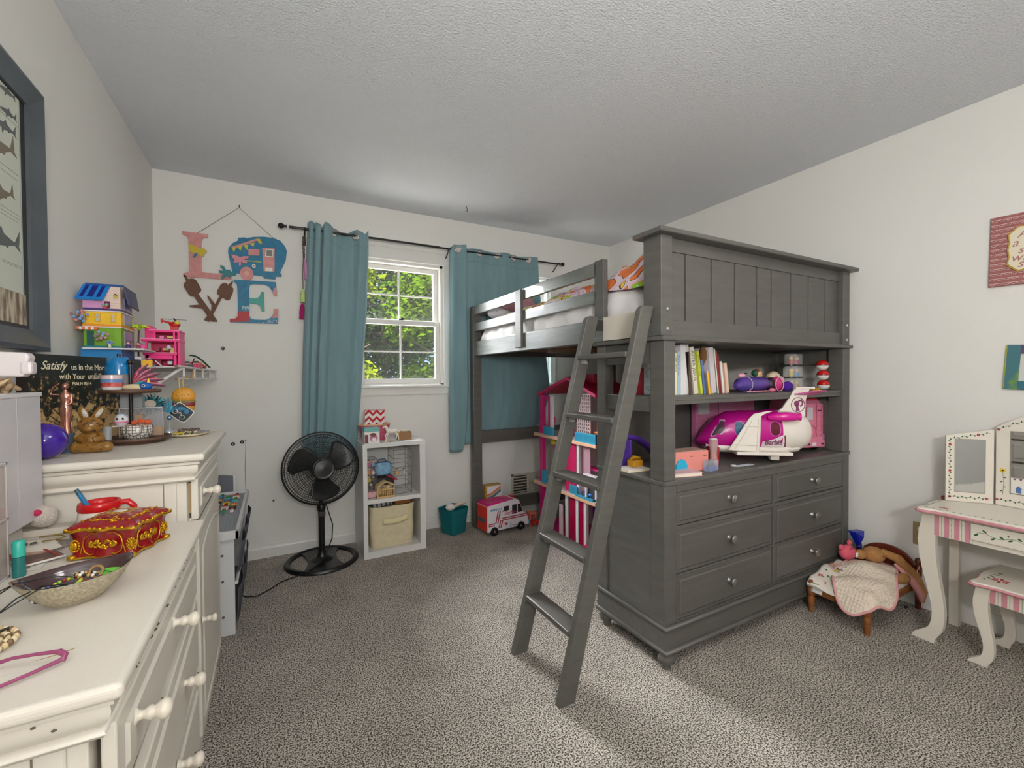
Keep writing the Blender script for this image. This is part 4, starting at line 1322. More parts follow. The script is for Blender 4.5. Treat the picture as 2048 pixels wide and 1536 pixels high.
MB().cb(hl - 0.105, 0, 0.25, 0.03, 0.05, 0.012).build('roof_light', RD, t, bev=0.004)
MB().box(-hl - 0.006, -hl + 0.012, -hw + 0.002, hw - 0.002, 0.035, 0.222).build('back_door', mat((214, 58, 40), 0.4), t, bev=0.004)
MB().box(-hl - 0.009, -hl - 0.005, -0.05, 0.05, 0.10, 0.13).build('rear_handle', mat((90, 96, 110), 0.4), t)
ys = -hw - 0.0012
b = MB()
b.prism([(hl - 0.098, 0.14), (hl - 0.052, 0.14), (hl - 0.078, 0.205), (hl - 0.098, 0.205)], ys, -hw, 'xz')
b.prism([(hl - 0.15, 0.135), (hl - 0.108, 0.135), (hl - 0.108, 0.205), (hl - 0.15, 0.205)], ys, -hw, 'xz')
b.prism([(hl - 0.225, 0.17), (hl - 0.18, 0.17), (hl - 0.18, 0.205), (hl - 0.225, 0.205)], ys, -hw, 'xz')
b.add([(hl - 0.041, -0.06, 0.146), (hl - 0.041, 0.06, 0.146), (hl - 0.071, 0.055, 0.213), (hl - 0.071, -0.055, 0.213)], [(0, 1, 2, 3)])
b.build('windows', mat((52, 46, 50), 0.15), t)
b = MB()
for dz in (0.0, 0.014):
    b.box(-0.055, hl - 0.01, ys, -hw, 0.100 + dz, 0.108 + dz)
    b.box(-hl + 0.012, -0.12, ys, -hw, 0.072 + dz, 0.080 + dz)
for dx in (0, 0.018):
    b.prism([(-0.118 + dx, 0.085), (-0.108 + dx, 0.085), (-0.084 + dx, 0.178), (-0.094 + dx, 0.178)], ys, -hw, 'xz')
    b.prism([(-0.09 + dx, 0.05), (-0.08 + dx, 0.05), (-0.062 + dx, 0.106), (-0.072 + dx, 0.106)], ys, -hw, 'xz')
b.build('red_stripes', mat((168, 60, 76), 0.4), t)
b = MB()
for k in range(7):
    b.prism([(-hl + 0.028 + k * 0.015, 0.185), (-hl + 0.037 + k * 0.015, 0.185), (-hl + 0.041 + k * 0.015, 0.199), (-hl + 0.032 + k * 0.015, 0.199)], ys, -hw, 'xz')
for k in range(4):
    b.box(hl - 0.145 + k * 0.015, hl - 0.137 + k * 0.015, ys, -hw, 0.042, 0.052)
for k in range(3):
    b.at(-0.047, 0, 0.172, 0, k * pi / 3, 0).box(-0.009, 0.009, ys, -hw, -0.0015, 0.0015)
b.id()
b.build('blue_marks', mat((84, 134, 172), 0.4), t)
b = MB().text('Barbie', 0.042, face_y(-0.038, ys + 0.0002, 0.137), 0.0004, shear=0.25)
b.build('lettering', mat((196, 60, 104), 0.4), t)
b = MB().prism([(0.0 - 0.02, 0.075), (0.008 - 0.02, 0.083), (0.014 - 0.02, 0.079), (0.014 - 0.02, 0.072), (0.0 - 0.02, 0.058), (-0.034, 0.072), (-0.034, 0.079), (-0.028, 0.083)], ys, -hw, 'xz')
b.build('heart', mat((176, 50, 76), 0.4), t)
for x in (-0.125, 0.115):
    for y in (-hw + 0.004, hw - 0.004):
        sg = -1 if y < 0 else 1
        w_ = MB().lathe([(0.031, -0.012), (0.033, 0.0), (0.031, 0.008 * 1)], (x, y, 0.033), 24, 'y').build('wheel', BLACK, t)
        MB().lathe([(0.011, 0), (0.009, 0.003 * sg)], (x, y + sg * (0.009 if sg > 0 else 0.013), 0.033), 14, 'y').build('hubcap', STEEL, w_)
MB().box(hl - 0.004, hl + 0.014, -hw + 0.004, hw - 0.004, 0.03, 0.062).box(0.018, 0.026, ys - 0.001, -hw, 0.03, 0.075).build('blue_bumper', mat((110, 190, 214), 0.35), t, bev=0.004)

t = thing('gold_carton', 'gold and white carton with a rainbow stripe standing by the bed post', 'box', (2.115, -0.225, 0))
MB(t).box(2.060, 2.195, -0.216, -0.163, 0, 0.335).build('carton', mat((176, 142, 66), 0.45), t)
MB(t).box(2.075, 2.196, -0.2175, -0.216, 0.0, 0.325).build('white_face', mat((224, 220, 222), 0.5), t)
for k, c in enumerate(((196, 96, 76), (222, 150, 90), (60, 130, 140), (48, 84, 130))):
    b = MB(t)
    o_ = k * 0.012
    b.add([(2.07, -0.2185, 0.26 - o_), (2.11, -0.2185, 0.272 - o_), (2.15, -0.2185, 0.295 - o_), (2.193, -0.2185, 0.322 - o_), (2.193, -0.2185, 0.311 - o_), (2.15, -0.2185, 0.284 - o_), (2.11, -0.2185, 0.261 - o_), (2.07, -0.2185, 0.249 - o_)], [(7, 6, 1, 0), (6, 5, 2, 1), (5, 4, 3, 2)])
    b.build('rainbow_stripe', mat(c, 0.5), t)
b = MB(t).text('love', 0.03, face_y(2.115, -0.2177, 0.19), 0.0004, shear=0.2)
b.build('lettering', mat((60, 90, 130), 0.5), t)
# dark teal tub and small red toy beside the dollhouse
t = thing('dark_teal_tub', 'dark teal plastic tub under the bed beside the dollhouse', 'tub', (2.56, -0.2, 0))
MB(t).lathe([(0.055, 0.0), (0.07, 0.2), (0.066, 0.2), (0.05, 0.01)], (2.62, -0.24, 0), 28).build('tub_body', mat((14, 62, 74), 0.4), t)
MB(t).lathe([(0.072, 0.195), (0.074, 0.205), (0.066, 0.205)], (2.62, -0.24, 0), 28).build('rim', mat((14, 66, 78), 0.4), t)
t = thing('toy_picnic_table', 'small red and coral toy bench on the carpet beside the dollhouse', 'toy', (2.40, -0.30, 0))
b = MB(t).box(2.40, 2.46, -0.33, -0.27, 0.085, 0.097)
for x in (2.405, 2.455):
    b.box(x - 0.003, x + 0.003, -0.325, -0.275, 0, 0.09)
b.build('table', mat((232, 120, 100), 0.4), t, bev=0.002)
MB(t).box(2.39, 2.45, -0.375, -0.345, 0.035, 0.045).box(2.395, 2.402, -0.37, -0.35, 0, 0.04).box(2.44, 2.446, -0.37, -0.35, 0, 0.04).build('bench', mat((196, 44, 40), 0.4), t)

# ================================================================= DOLLHOUSE
t = thing('pink_dollhouse', 'tall three storey pink and white dollhouse standing behind the ladder', 'dollhouse', (2.6, -0.7, 0))
hx = 2.45
MG = mat((206, 34, 120), 0.35)
MGT = glass((225, 30, 120), 0.55)
PCH = mat((226, 176, 142), 0.45)
WH = mat((226, 218, 222), 0.4)
TQ = mat((56, 156, 190), 0.35)
# slabs
for z, x0 in ((0.715, 2.445), (0.335, 2.44)):
    f = MB(t).box(x0, 2.80, -1.085, -0.31, z, z + 0.022).build('floor_slab', PCH, t, bev=0.002)
    MB(t).box(x0 + 0.004, 2.80, -1.08, -0.315, z + 0.022, z + 0.026).build('floor_cover', mat((206, 190, 190), 0.5), f)
MB(t).box(2.46, 2.80, -1.07, -0.33, 0.0, 0.018).build('ground_slab', MG, t)
# back wall panels and posts
MB(t).box(2.79, 2.80, -1.06, -0.40, 0.018, 1.02).build('back_wall', mat((214, 190, 196), 0.5), t)
for y in (-0.40,):
    MB(t).box(2.46, 2.49, y - 0.025, y + 0.025, 0, 1.045).build('corner_post', MG, t, bev=0.003)
MB(t).box(2.462, 2.48, -0.50, -0.42, 1.01, 1.035).box(2.462, 2.48, -0.515, -0.50, 0.737, 1.03).box(2.462, 2.478, -0.50, -0.42, 0.80, 0.806).build('balcony_frame', MG, t)
c_ = MB(t).box(2.50, 2.53, -0.49, -0.44, 0.808, 0.825).box(2.525, 2.535, -0.49, -0.44, 0.82, 0.87).build('balcony_chair', HOT, t)
MB(t).box(2.46, 2.478, -0.56, -0.53, 0.737, 1.04).build('white_column', WH, t)
MB(t).box(2.60, 2.61, -0.74, -0.56, 0.74, 1.05).build('wallpaper_panel', mat((196, 176, 168), 0.6, rgb2=(176, 150, 146), vs=(30, 30, 30)), t)
# gable roof
b = MB(t)
for s_, (ya, za), (yb, zb) in ((0, (-0.39, 1.035), (-0.775, 1.16)), (1, (-0.775, 1.16), (-1.09, 1.045))):
    b.add([(2.44, ya, za), (2.48, ya, za), (2.48, yb, zb), (2.44, yb, zb), (2.44, ya, za + 0.022), (2.48, ya, za + 0.022), (2.48, yb, zb + 0.022), (2.44, yb, zb + 0.022)], [(0, 3, 2, 1), (4, 5, 6, 7), (0, 1, 5, 4), (1, 2, 6, 5), (2, 3, 7, 6), (3, 0, 4, 7)])
b.build('gable_trim', mat((200, 24, 92), 0.35), t)
b = MB(t)
for (ya, za), (yb, zb) in (((-0.39, 1.045), (-0.775, 1.17)), ((-0.775, 1.17), (-1.09, 1.055))):
    b.add([(2.48, ya, za), (2.80, ya, za), (2.80, yb, zb), (2.48, yb, zb), (2.48, ya, za + 0.012), (2.80, ya, za + 0.012), (2.80, yb, zb + 0.012), (2.48, yb, zb + 0.012)], [(0, 3, 2, 1), (4, 5, 6, 7), (0, 1, 5, 4), (1, 2, 6, 5), (2, 3, 7, 6), (3, 0, 4, 7)])
b.build('roof', mat((176, 22, 60), 0.4), t)
MB(t).box(2.56, 2.74, -0.93, -0.80, 1.14, 1.20).build('roof_box', mat((178, 22, 56), 0.4), t)
# lattice wall
b = MB(t)
y0, y1, z0, z1 = -0.96, -0.82, 0.74, 1.06
ny, nz = 6, 13
for i in range(ny + 1):
    y = lerp(y0, y1, i / ny)
    b.box(2.50, 2.506, y - 0.004, y + 0.004, z0, z1)
for j in range(nz + 1):
    z = lerp(z0, z1, j / nz)
    b.box(2.50, 2.506, y0, y1, z - 0.0045, z + 0.0045)
b.build('lattice_wall', mat((222, 196, 196), 0.45), t)
# railings
for (ya, yb, zz, nm) in ((-0.60, -0.45, 0.737, 'railing'), (-1.08, -0.86, 0.737, 'railing'), (-0.88, -0.79, 0.357, 'railing')):
    b = MB(t)
    b.box(2.448, 2.455, ya, yb, zz, zz + 0.012).box(2.448, 2.455, ya, yb, zz + 0.055, zz + 0.065)
    k = ya
    while k < yb - 0.002:
        b.box(2.449, 2.454, k, k + 0.008, zz, zz + 0.06)
        k += 0.0135
    b.box(2.4505, 2.4515, ya, yb, zz, zz + 0.06)
    b.build(nm, TQ, t)
b = MB(t)
for k in range(5):
    b.box(2.456 + k * 0.02, 2.462 + k * 0.02, -1.08, -1.076, 0.737, 0.80)
b.box(2.45, 2.55, -1.08, -1.075, 0.795, 0.803)
b.build('railing_end', TQ, t)
# upper rooms: chair, bed
MB(t).box(2.51, 2.545, -1.05, -0.99, 0.80, 0.812).box(2.54, 2.55, -1.06, -0.98, 0.80, 0.87).box(2.52, 2.535, -1.03, -1.01, 0.741, 0.80).build('orange_chair', mat((224, 120, 34), 0.4), t, bev=0.003)
MB(t).box(2.60, 2.72, -1.06, -0.98, 0.90, 0.91).box(2.60, 2.604, -1.06, -1.056, 0.74, 0.96).box(2.60, 2.604, -0.984, -0.98, 0.74, 0.96).box(2.60, 2.604, -1.06, -0.98, 0.955, 0.962).build('loft_bunk', mat((214, 150, 120), 0.4), t)
MB(t).box(2.56, 2.66, -0.66, -0.58, 0.741, 0.79).build('pink_bed', mat((220, 90, 140), 0.6), t, bev=0.01)
# middle floor
b = MB(t).box(2.47, 2.474, -0.84, -0.72, 0.357, 0.715)
b.build('pink_door', glass((224, 50, 110), 0.75), t)
MB(t).box(2.462, 2.484, -0.885, -0.86, 0.357, 0.715).build('white_column', WH, t)
MB(t).box(2.484, 2.488, -0.98, -0.885, 0.357, 0.715).build('clear_wall', glass((240, 200, 216), 0.4), t)
MB(t).box(2.64, 2.65, -1.06, -0.93, 0.40, 0.715).build('floral_panel', mat((186, 190, 192), 0.6, rgb2=(200, 110, 130), vs=(60, 60, 60), th=(0.36, 0.42)), t)
fp = MB(t).box(2.465, 2.485, -0.965, -0.945, 0.357, 0.52).box(2.465, 2.485, -1.07, -1.05, 0.357, 0.52).box(2.458, 2.49, -1.075, -0.935, 0.505, 0.525).box(2.465, 2.485, -1.05, -0.965, 0.475, 0.505).build('fireplace', WH, t, bev=0.002)
MB(t).box(2.48, 2.485, -1.05, -0.965, 0.357, 0.475).build('firebox', mat((70, 66, 72), 0.5), fp)
MB(t).box(2.50, 2.56, -1.07, -0.90, 0.55, 0.56).build('pink_shelf', MG, t)
MB(t).lathe([(0.005, 0), (0.03, 0.004), (0.03, 0.03), (0.005, 0.036)], (2.50, -0.53, 0.665), 18).build('hanging_lamp', mat((220, 190, 40), 0.4), t)
MB(t).box(2.50, 2.52, -0.56, -0.53, 0.357, 0.66).build('lamp_column', MG, t)
# pool on lower slab
b = MB(t).box(2.442, 2.45, -1.05, -0.88, 0.357, 0.375).box(2.56, 2.568, -1.05, -0.88, 0.357, 0.375).box(2.442, 2.568, -1.058, -1.05, 0.357, 0.375).box(2.442, 2.568, -0.88, -0.872, 0.357, 0.375)
b.build('pool_rim', TQ, t)
MB(t).box(2.45, 2.56, -1.05, -0.88, 0.357, 0.362).build('pool_water', mat((60, 190, 220), 0.1), t)
MB(t).sph((2.50, -0.98, 0.382), (0.03, 0.035, 0.018), 12, 8).box(2.47, 2.53, -0.925, -0.915, 0.365, 0.40).build('pool_toys', mat((34, 110, 190), 0.35), t)
MB(t).box(2.44, 2.47, -0.47, -0.44, 0.357, 0.46).build('blue_side_panel', TQ, t)
# ground floor
for y in (-0.74, -0.865, -0.955):
    MB(t).box(2.458, 2.478, y - 0.014, y + 0.014, 0.018, 0.335).build('white_column', WH, t)
MB(t).box(2.466, 2.469, -0.95, -0.76, 0.018, 0.335).build('pink_curtain_wall', glass((190, 12, 70), 0.7), t)
MB(t).box(2.52, 2.53, -1.05, -0.96, 0.10, 0.335).build('purple_panel', mat((92, 34, 140), 0.4), t)
MB(t).lathe([(0.035, 0.0), (0.035, 0.01)], (2.55, -1.02, 0.13), 20, 'x').build('round_table', mat((196, 140, 90), 0.4), t)
MB(t).box(2.50, 2.56, -1.06, -0.98, 0.019, 0.09).build('red_sofa', mat((180, 20, 50), 0.5), t, bev=0.01)
MB(t).box(2.44, 2.46, -1.03, -0.97, 0.0, 0.05).build('pink_step', HOT, t)
MB(t).box(2.452, 2.458, -0.70, -0.655, 0, 0.25).build('clear_end_panel', mat((220, 190, 196), 0.4), t)
t = thing('picture_book', 'white and lilac book standing on the carpet behind the ladder', 'book', (2.42, -1.14, 0))
MB(t).at(2.43, -1.15, 0, 0, 0, 0.5).box(-0.006, 0.006, -0.05, 0.05, 0, 0.22).build('cover', mat((176, 140, 196), 0.5), t)
MB(t).at(2.43, -1.15, 0, 0, 0, 0.5).box(-0.0045, 0.0045, -0.052, 0.048, 0.003, 0.217).build('pages', WHITE, t)

# ================================================================= WHITE CHESTS ON THE LEFT WALL


def chest_top(t, x1, y0, y1, z, name='top'):
    """slab with rounded nose and the stepped crown moulding below, wrapping near side and front"""
    MB(t).box(0.003, x1, y0, y1, z - 0.022, z).build(name, CREAMD, t, bev=0.0085, seg=4)
    prof = [(0.0, -0.022), (-0.007, -0.022), (-0.007, -0.031), (-0.012, -0.034), (-0.011, -0.042), (-0.012, -0.050), (-0.018, -0.060), (-0.026, -0.066), (-0.027, -0.068), (-0.021, -0.071), (-0.019, -0.076), (-0.022, -0.081), (-0.030, -0.084), (-0.06, -0.084)]
    rg = []
    for d, h in prof:
        xx, yy = x1 + d - 0.006, y0 - d + 0.006
        rg.append([(0.004, yy, z + h), (xx, yy, z + h), (xx, y1 - 0.01, z + h)])
    vs = [p for r in rg for p in r]
    fs = []
    for i in range(len(rg) - 1):
        for j in range(2):
            a = i * 3 + j
            fs.append((a, a + 1, a + 4, a + 3))
    b = MB(t).add(vs, fs, True)
    o = b.build('crown_moulding', CREAM, t)
    m = o.modifiers.new('split', 'EDGE_SPLIT')
    m.split_angle = radians(50)


def knob(t, x, y, z, s=1.0, par=None):
    b = MB(t).lathe([(0.017 * s, 0), (0.017 * s, 0.004 * s), (0.010 * s, 0.008 * s), (0.0085 * s, 0.016 * s), (0.012 * s, 0.022 * s), (0.0145 * s, 0.028 * s), (0.011 * s, 0.033 * s), (0.013 * s, 0.037 * s), (0.019 * s, 0.045 * s), (0.020 * s, 0.052 * s), (0.016 * s, 0.059 * s), (0.007 * s, 0.063 * s), (0.001, 0.0635 * s)], (x, y, z), 22, 'x')
    k = b.build('knob', mat((228, 219, 203), 0.35), par or t)
    b = MB(t)
    rnd = random.Random(int(z * 1000) + int(-y * 777))
    for i in range(7):
        a = rnd.uniform(-0.6, 1.4)
        c = rnd.uniform(-1, 1)
        b.sph((x + (0.047 + 0.008 * c) * s, y + 0.0185 * s * cos(a), z + 0.0185 * s * sin(a)), (0.003 * s, 0.002 * s, 0.0025 * s), 6, 4)
    b.build('paint_chips', CHIP, k)


def front_panel(t, nm, x, y0, y1, z0, z1, arch=False, drop=0.0, yaw=0.0, hinge=None):
    """framed drawer or door front, facing +x; drop tilts its near end out"""
    b = MB(t)
    e = 0.02
    hy = y1 if hinge is None else hinge
    b.M = Matrix.Translation((x, hy, 0)) @ Matrix.Rotation(yaw, 4, 'Z') @ Matrix.Translation((-x, -hy, 0))
    b.box(x - 0.018, x, y0, y1, z0, z1)
    fr = 0.034
    if arch:
        pts = [(y0 + fr, z0 + fr), (y1 - fr, z0 + fr), (y1 - fr, z1 - 0.09)]
        cy, hw_ = (y0 + y1) / 2, (y1 - y0) / 2 - fr
        for k in range(1, 12):
            a = pi * k / 12
            pts.append((cy + hw_ * cos(a), z1 - 0.09 + 0.05 * sin(a)))
        pts.append((y0 + fr, z1 - 0.09))
        n = len(pts)
        c_ = (cy, (z0 + z1) / 2)
        inn = [(c_[0] + (p[0] - c_[0]) * 0.86, c_[1] + (p[1] - c_[1]) * 0.95) for p in pts]
        vs = [(x + 0.0005, *p) for p in pts] + [(x + 0.005, c_[0] + (p[0] - c_[0]) * 0.95, c_[1] + (p[1] - c_[1]) * 0.98) for p in pts] + [(x + 0.001, *p) for p in inn]
        fs = []
        for r in (0, n):
            fs += [(r + i, r + (i + 1) % n, r + n + (i + 1) % n, r + n + i) for i in range(n)]
        fs.append(tuple(2 * n + i for i in range(n)))
        b.add(vs, fs)
    else:
        a, c, d, f = y0 + fr, y1 - fr, z0 + fr * 0.8, z1 - fr * 0.8
        b.add([(x + 0.0002, a, d), (x + 0.0002, c, d), (x + 0.0002, c, f), (x + 0.0002, a, f),
               (x + 0.005, a + 0.006, d + 0.006), (x + 0.005, c - 0.006, d + 0.006), (x + 0.005, c - 0.006, f - 0.006), (x + 0.005, a + 0.006, f - 0.006)],
              [(4, 5, 6, 7), (0, 1, 5, 4), (1, 2, 6, 5), (2, 3, 7, 6), (3, 0, 4, 7)])
    return b.build(nm, CREAM, t, bev=0.003)


# tall chest
t = thing('tall_chest', 'cream painted tall chest in the corner with toys and ornaments on top', 'chest of drawers', (0.22, -1.47, 0))
chest_top(t, 0.444, -1.81, -1.175, 0.975)
b = MB(t).box(0.004, 0.372, -1.772, -1.205, 0.06, 0.91).box(0.372, 0.396, -1.772, -1.72, 0.06, 0.91).box(0.372, 0.396, -1.235, -1.205, 0.06, 0.91)
b.build('carcass', CREAM, t, bev=0.002)
MB(t).box(0.3425, 0.3445, -1.7728, -1.771, 0.30, 0.90).build('side_groove', mat((120, 106, 90), 0.7), t)
MB(t).box(0.38, 0.403, -1.735, -1.24, 0.745, 0.775).build('face_rail', CREAM, t)
d = front_panel(t, 'drawer', 0.420, -1.748, -1.235, 0.772, 0.892)
knob(t, 0.423, -1.672, 0.839, 0.74, d)
MB(t).box(0.30, 0.402, -1.735, -1.725, 0.79, 0.88).build('drawer_side', mat((186, 152, 104), 0.6), t)
d = front_panel(t, 'door', 0.420, -1.748, -1.235, 0.12, 0.738, arch=True)
knob(t, 0.423, -1.735, 0.465, 0.6, d)
MB(t).box(0.004, 0.40, -1.78, -1.20, 0, 0.075).build('plinth', CREAM, t, bev=0.004)

# low dresser
t = thing('low_dresser', 'cream painted low dresser in the left foreground with chipped edges', 'dresser', (0.22, -2.17, 0))
chest_top(t, 0.444, -2.585, -1.815, 0.79)
b = MB(t).box(0.004, 0.376, -2.548, -1.815, 0.06, 0.72).box(0.376, 0.398, -2.548, -2.515, 0.06, 0.72).box(0.376, 0.398, -1.86, -1.815, 0.06, 0.72)
b.build('carcass', CREAM, t, bev=0.003)
MB(t).box(0.3425, 0.3445, -2.549, -2.547, 0.1, 0.71).build('side_groove', mat((120, 106, 90), 0.7), t)
for k, (z0, z1) in enumerate(((0.590, 0.712), (0.385, 0.572), (0.13, 0.366))):
    d = front_panel(t, 'drawer', 0.424, -2.535, -1.835, z0, z1, yaw=(0.0, 0.018, 0.0)[k])
    knob(t, 0.426, -2.462, (0.668, 0.490, 0.29)[k], 0.76, d)
    knob(t, 0.426, (-2.172, -2.10, -2.15)[k], (0.670, 0.494, 0.345)[k], 0.76, d)
MB(t).box(0.004, 0.405, -2.555, -1.81, 0, 0.075).build('plinth', CREAM, t, bev=0.004)
b = MB(t)
rnd = random.Random(8)
for k in range(34):
    y = rnd.uniform(-2.57, -1.83)
    b.sph((0.441 + rnd.uniform(-0.002, 0.001), y, 0.777 + rnd.uniform(-0.01, 0.008)), (0.0035, rnd.uniform(0.0015, 0.008), rnd.uniform(0.0012, 0.003)), 6, 4)
for k in range(12):
    b.sph((rnd.uniform(0.1, 0.43), -2.583 + rnd.uniform(0, 0.002), 0.75 + rnd.uniform(0, 0.03)), (rnd.uniform(0.001, 0.004), 0.002, 0.0015), 6, 4)
b.build('paint_chips', CHIP, t)
MB(t).at(0.34, -2.46, 0.7902, 0, 0, 0.25).prism([(-0.02, 0), (0.0, -0.0016), (0.02, 0.002), (0.02, 0.0035), (0, 0.0006)], 0, 0.0004, 'xy').build('brown_stain', mat((170, 128, 80), 0.7), t)

# ================================================================= LEGO STYLE PLAY BENCH
t = thing('play_bench', 'white storage bench with grey studded top and fabric pockets by the left wall', 'play table', (0.22, -0.53, 0))
PW = mat((216, 216, 216), 0.4)
MB(t).box(0.352, 0.447, -0.935, -0.92, 0, 0.455).box(0.03, 0.352, -0.935, -0.92, 0.05, 0.455).build('end_panel', PW, t, bev=0.002)
MB(t).box(0.03, 0.447, -0.155, -0.14, 0, 0.455).build('end_panel', PW, t, bev=0.002)
for z in (0.375, 0.255, 0.09):
    MB(t).lathe([(0.006, 0), (0.006, -0.002)], (0.40, -0.935, z), 12, 'y').build('screw', mat((100, 98, 92), 0.4), t)
b = MB(t)
b.box(0.02, 0.468, -0.96, -0.945, 0.450, 0.490).box(0.02, 0.468, -0.135, -0.12, 0.450, 0.490).box(0.453, 0.468, -0.96, -0.12, 0.450, 0.490).box(0.02, 0.035, -0.96, -0.12, 0.450, 0.490)
b.build('top_frame', PW, t, bev=0.002)
b = MB(t).box(0.035, 0.453, -0.945, -0.135, 0.455, 0.474)
for k in range(26):
    x = 0.044 + k * 0.016
    b.box(x, x + 0.008, -0.945, -0.135, 0.474, 0.477)
b.build('studded_plate', mat((150, 154, 160), 0.45), t)
for k in range(3):
    y0 = -0.90 + k * 0.245
    pk = MB(t)
    pk.grid(lambda u, v, y0=y0: (0.450 + (0.02 + 0.02 * sin(pi * u)) * (0.4 + 0.6 * v), y0 + 0.22 * u, 0.27 + 0.14 * v), 14, 4, True, (-0.002, 0, 0))
    pk.build('fabric_pocket', mat((92, 92, 98), 0.85), t)
    pk = MB(t)
    pk.grid(lambda u, v, y0=y0: (0.450 + (0.01 + 0.012 * sin(pi * u)) * (0.4 + 0.6 * v), y0 + 0.22 * u, 0.04 + 0.16 * v), 14, 4, True, (-0.002, 0, 0))
    pk.build('fabric_bin', mat((84, 84, 90), 0.85), t)
MB(t).tube([(0.452, -0.92, 0.235), (0.452, -0.15, 0.235)], 0.008, 8).build('rail', PW, t)
MB(t).box(0.03, 0.445, -0.92, -0.155, 0.02, 0.035).box(0.03, 0.04, -0.92, -0.155, 0.03, 0.45).build('inner_frame', mat((110, 110, 114), 0.7), t)
cols = [(206, 44, 40), (236, 200, 60), (40, 130, 180), (60, 150, 90), (230, 226, 220), (30, 34, 40), (230, 130, 50), (90, 190, 200), (150, 110, 80)]
rnd = random.Random(4)
for k in range(60):
    L_b, W_b = rnd.choice(((0.032, 0.016), (0.048, 0.016), (0.032, 0.032), (0.024, 0.016)))
    x, y = 0.262 + (k % 5) * 0.0375, -0.56 + (k // 5) * 0.034
    b = MB().box(-W_b / 2, W_b / 2, -L_b / 2, L_b / 2, 0, 0.0096)
    for i in range(int(W_b / 0.008)):
        for j in range(int(L_b / 0.008)):
            b.lathe([(0.0025, 0), (0.0025, 0.0018)], (-W_b / 2 + 0.004 + i * 0.008, -L_b / 2 + 0.004 + j * 0.008, 0.0096), 6)
    o = b.build('toy_brick', mat(cols[k % 9], 0.35), loc=(x, y, 0.4772))
    tag(o, 'small plastic building brick in the colourful patch on the studded bench top', 'toy brick', 'building bricks on the bench top')
t = thing('toy_chair', 'small grey and white child chair behind the play bench', 'chair', (0.30, -0.10, 0))
b = MB(t)
b.prism([(0.18, 0.34), (0.385, 0.34), (0.385, 0.578)] + [(0.385 - 0.205 * k / 8, 0.578 + 0.024 * sin(pi * 0.5 * k / 8)) for k in range(1, 9)], -0.085, -0.075, 'xz')
b.build('backrest', mat((108, 112, 120), 0.6), t, bev=0.002)
MB(t).box(0.385, 0.402, -0.09, -0.07, 0, 0.588).build('back_post', PW, t, bev=0.002)
MB(t).box(0.165, 0.182, -0.09, -0.07, 0, 0.588).build('back_post', PW, t, bev=0.002)
MB(t).box(0.18, 0.39, -0.118, -0.06, 0.30, 0.315).build('seat', PW, t)

# ================================================================= WIRE SHELF
t = thing('wire_shelf', 'white wire closet shelf on the left wall carrying building brick models', 'shelf', (0.15, -0.64, 1.2))
WW = mat((214, 210, 204), 0.35)
b = MB(t)
zs = 1.234
for k in range(50):
    y = -1.275 + k * 0.0258
    b.tube([(0.004, y, zs), (0.30 if y > -1.18 else 0.145, y, zs)], 0.0018, 5)
b.build('deck_wires', WW, t)
for z in (1.236, 1.187):
    MB(t).tube([(0.30, -1.28, z), (0.30, -0.006, z)], 0.005, 8).build('front_rail', WW, t)
MB(t).tube([(0.008, -1.28, zs), (0.008, -0.006, zs)], 0.0035, 6).build('back_rail', WW, t)
b = MB(t)
for k in range(5):
    y = -1.13 + k * 0.27
    MB(t).tube([(0.30, y, 1.236), (0.30, y, 1.187)], 0.0045, 8).build('front_strut', WW, t)
for y in (-1.16, -0.35):
    MB(t).tube([(0.30, y, 1.232), (0.16, y, 1.12), (0.008, y, 0.985)], 0.007, 8).build('brace', WW, t)
for y in (-1.283, ):
    MB(t).lathe([(0.0055, 0), (0.0055, -0.003)], (0.30, y, 1.236), 10, 'y').lathe([(0.0055, 0), (0.0055, -0.003)], (0.30, y, 1.187), 10, 'y').build('end_caps', mat((120, 80, 60), 0.6), t)

ZS = 1.2365
# brick house
hx0, hx1, hy0, hy1 = 0.012, 0.142, -1.225, -1.05
t = thing('brick_house', 'tall building brick house with blue, green, yellow and lilac storeys on the wire shelf', 'toy house', (0.08, -1.14, ZS))
MB(t).box(hx0, hx1 - 0.01, hy0 + 0.01, hy1, ZS, 1.29).build('blue_base', mat((26, 128, 190), 0.4), t)
MB(t).box(hx0 + 0.01, 0.205, hy0 - 0.008, hy1, 1.286, 1.2905).build('white_terrace', WH, t)


def ribs(b, x0, x1, y, z0, z1, n):
    for k in range(n):
        z = lerp(z0, z1, k / n)
        b.box(x0, x1, y - 0.0012, y + 0.001, z + 0.0012, z + (z1 - z0) / n - 0.0006)


b = MB(t).box(hx0 + 0.01, hx1 - 0.01, hy0 + 0.01, hy1, 1.2905, 1.351)
ribs(b, hx0 + 0.03, hx1 - 0.03, hy0 + 0.01, 1.297, 1.35, 9)
b.build('green_storey', mat((118, 168, 32), 0.4), t)
MB(t).box(hx0 + 0.01, hx1 - 0.008, hy0 + 0.006, hy1, 1.2905, 1.297).build('teal_plinth', mat((14, 120, 122), 0.4), t)
MB(t).box(hx0 + 0.008, hx1 - 0.006, hy0 + 0.006, hy1, 1.351, 1.3545).build('white_band', WH, t)
b = MB(t).box(hx0 + 0.01, hx1 - 0.01, hy0 + 0.01, hy1, 1.3545, 1.398)
ribs(b, hx0 + 0.012, hx1 - 0.012, hy0 + 0.01, 1.3625, 1.397, 6)
b.build('yellow_storey', mat((240, 196, 40), 0.4), t)
MB(t).box(hx0 + 0.008, hx1 - 0.008, hy0 + 0.004, hy1, 1.3545, 1.3615).build('orange_band', mat((232, 150, 30), 0.4), t)
MB(t).box(hx0 + 0.008, hx1 - 0.006, hy0 + 0.004, hy1, 1.398, 1.4015).build('white_band', WH, t)
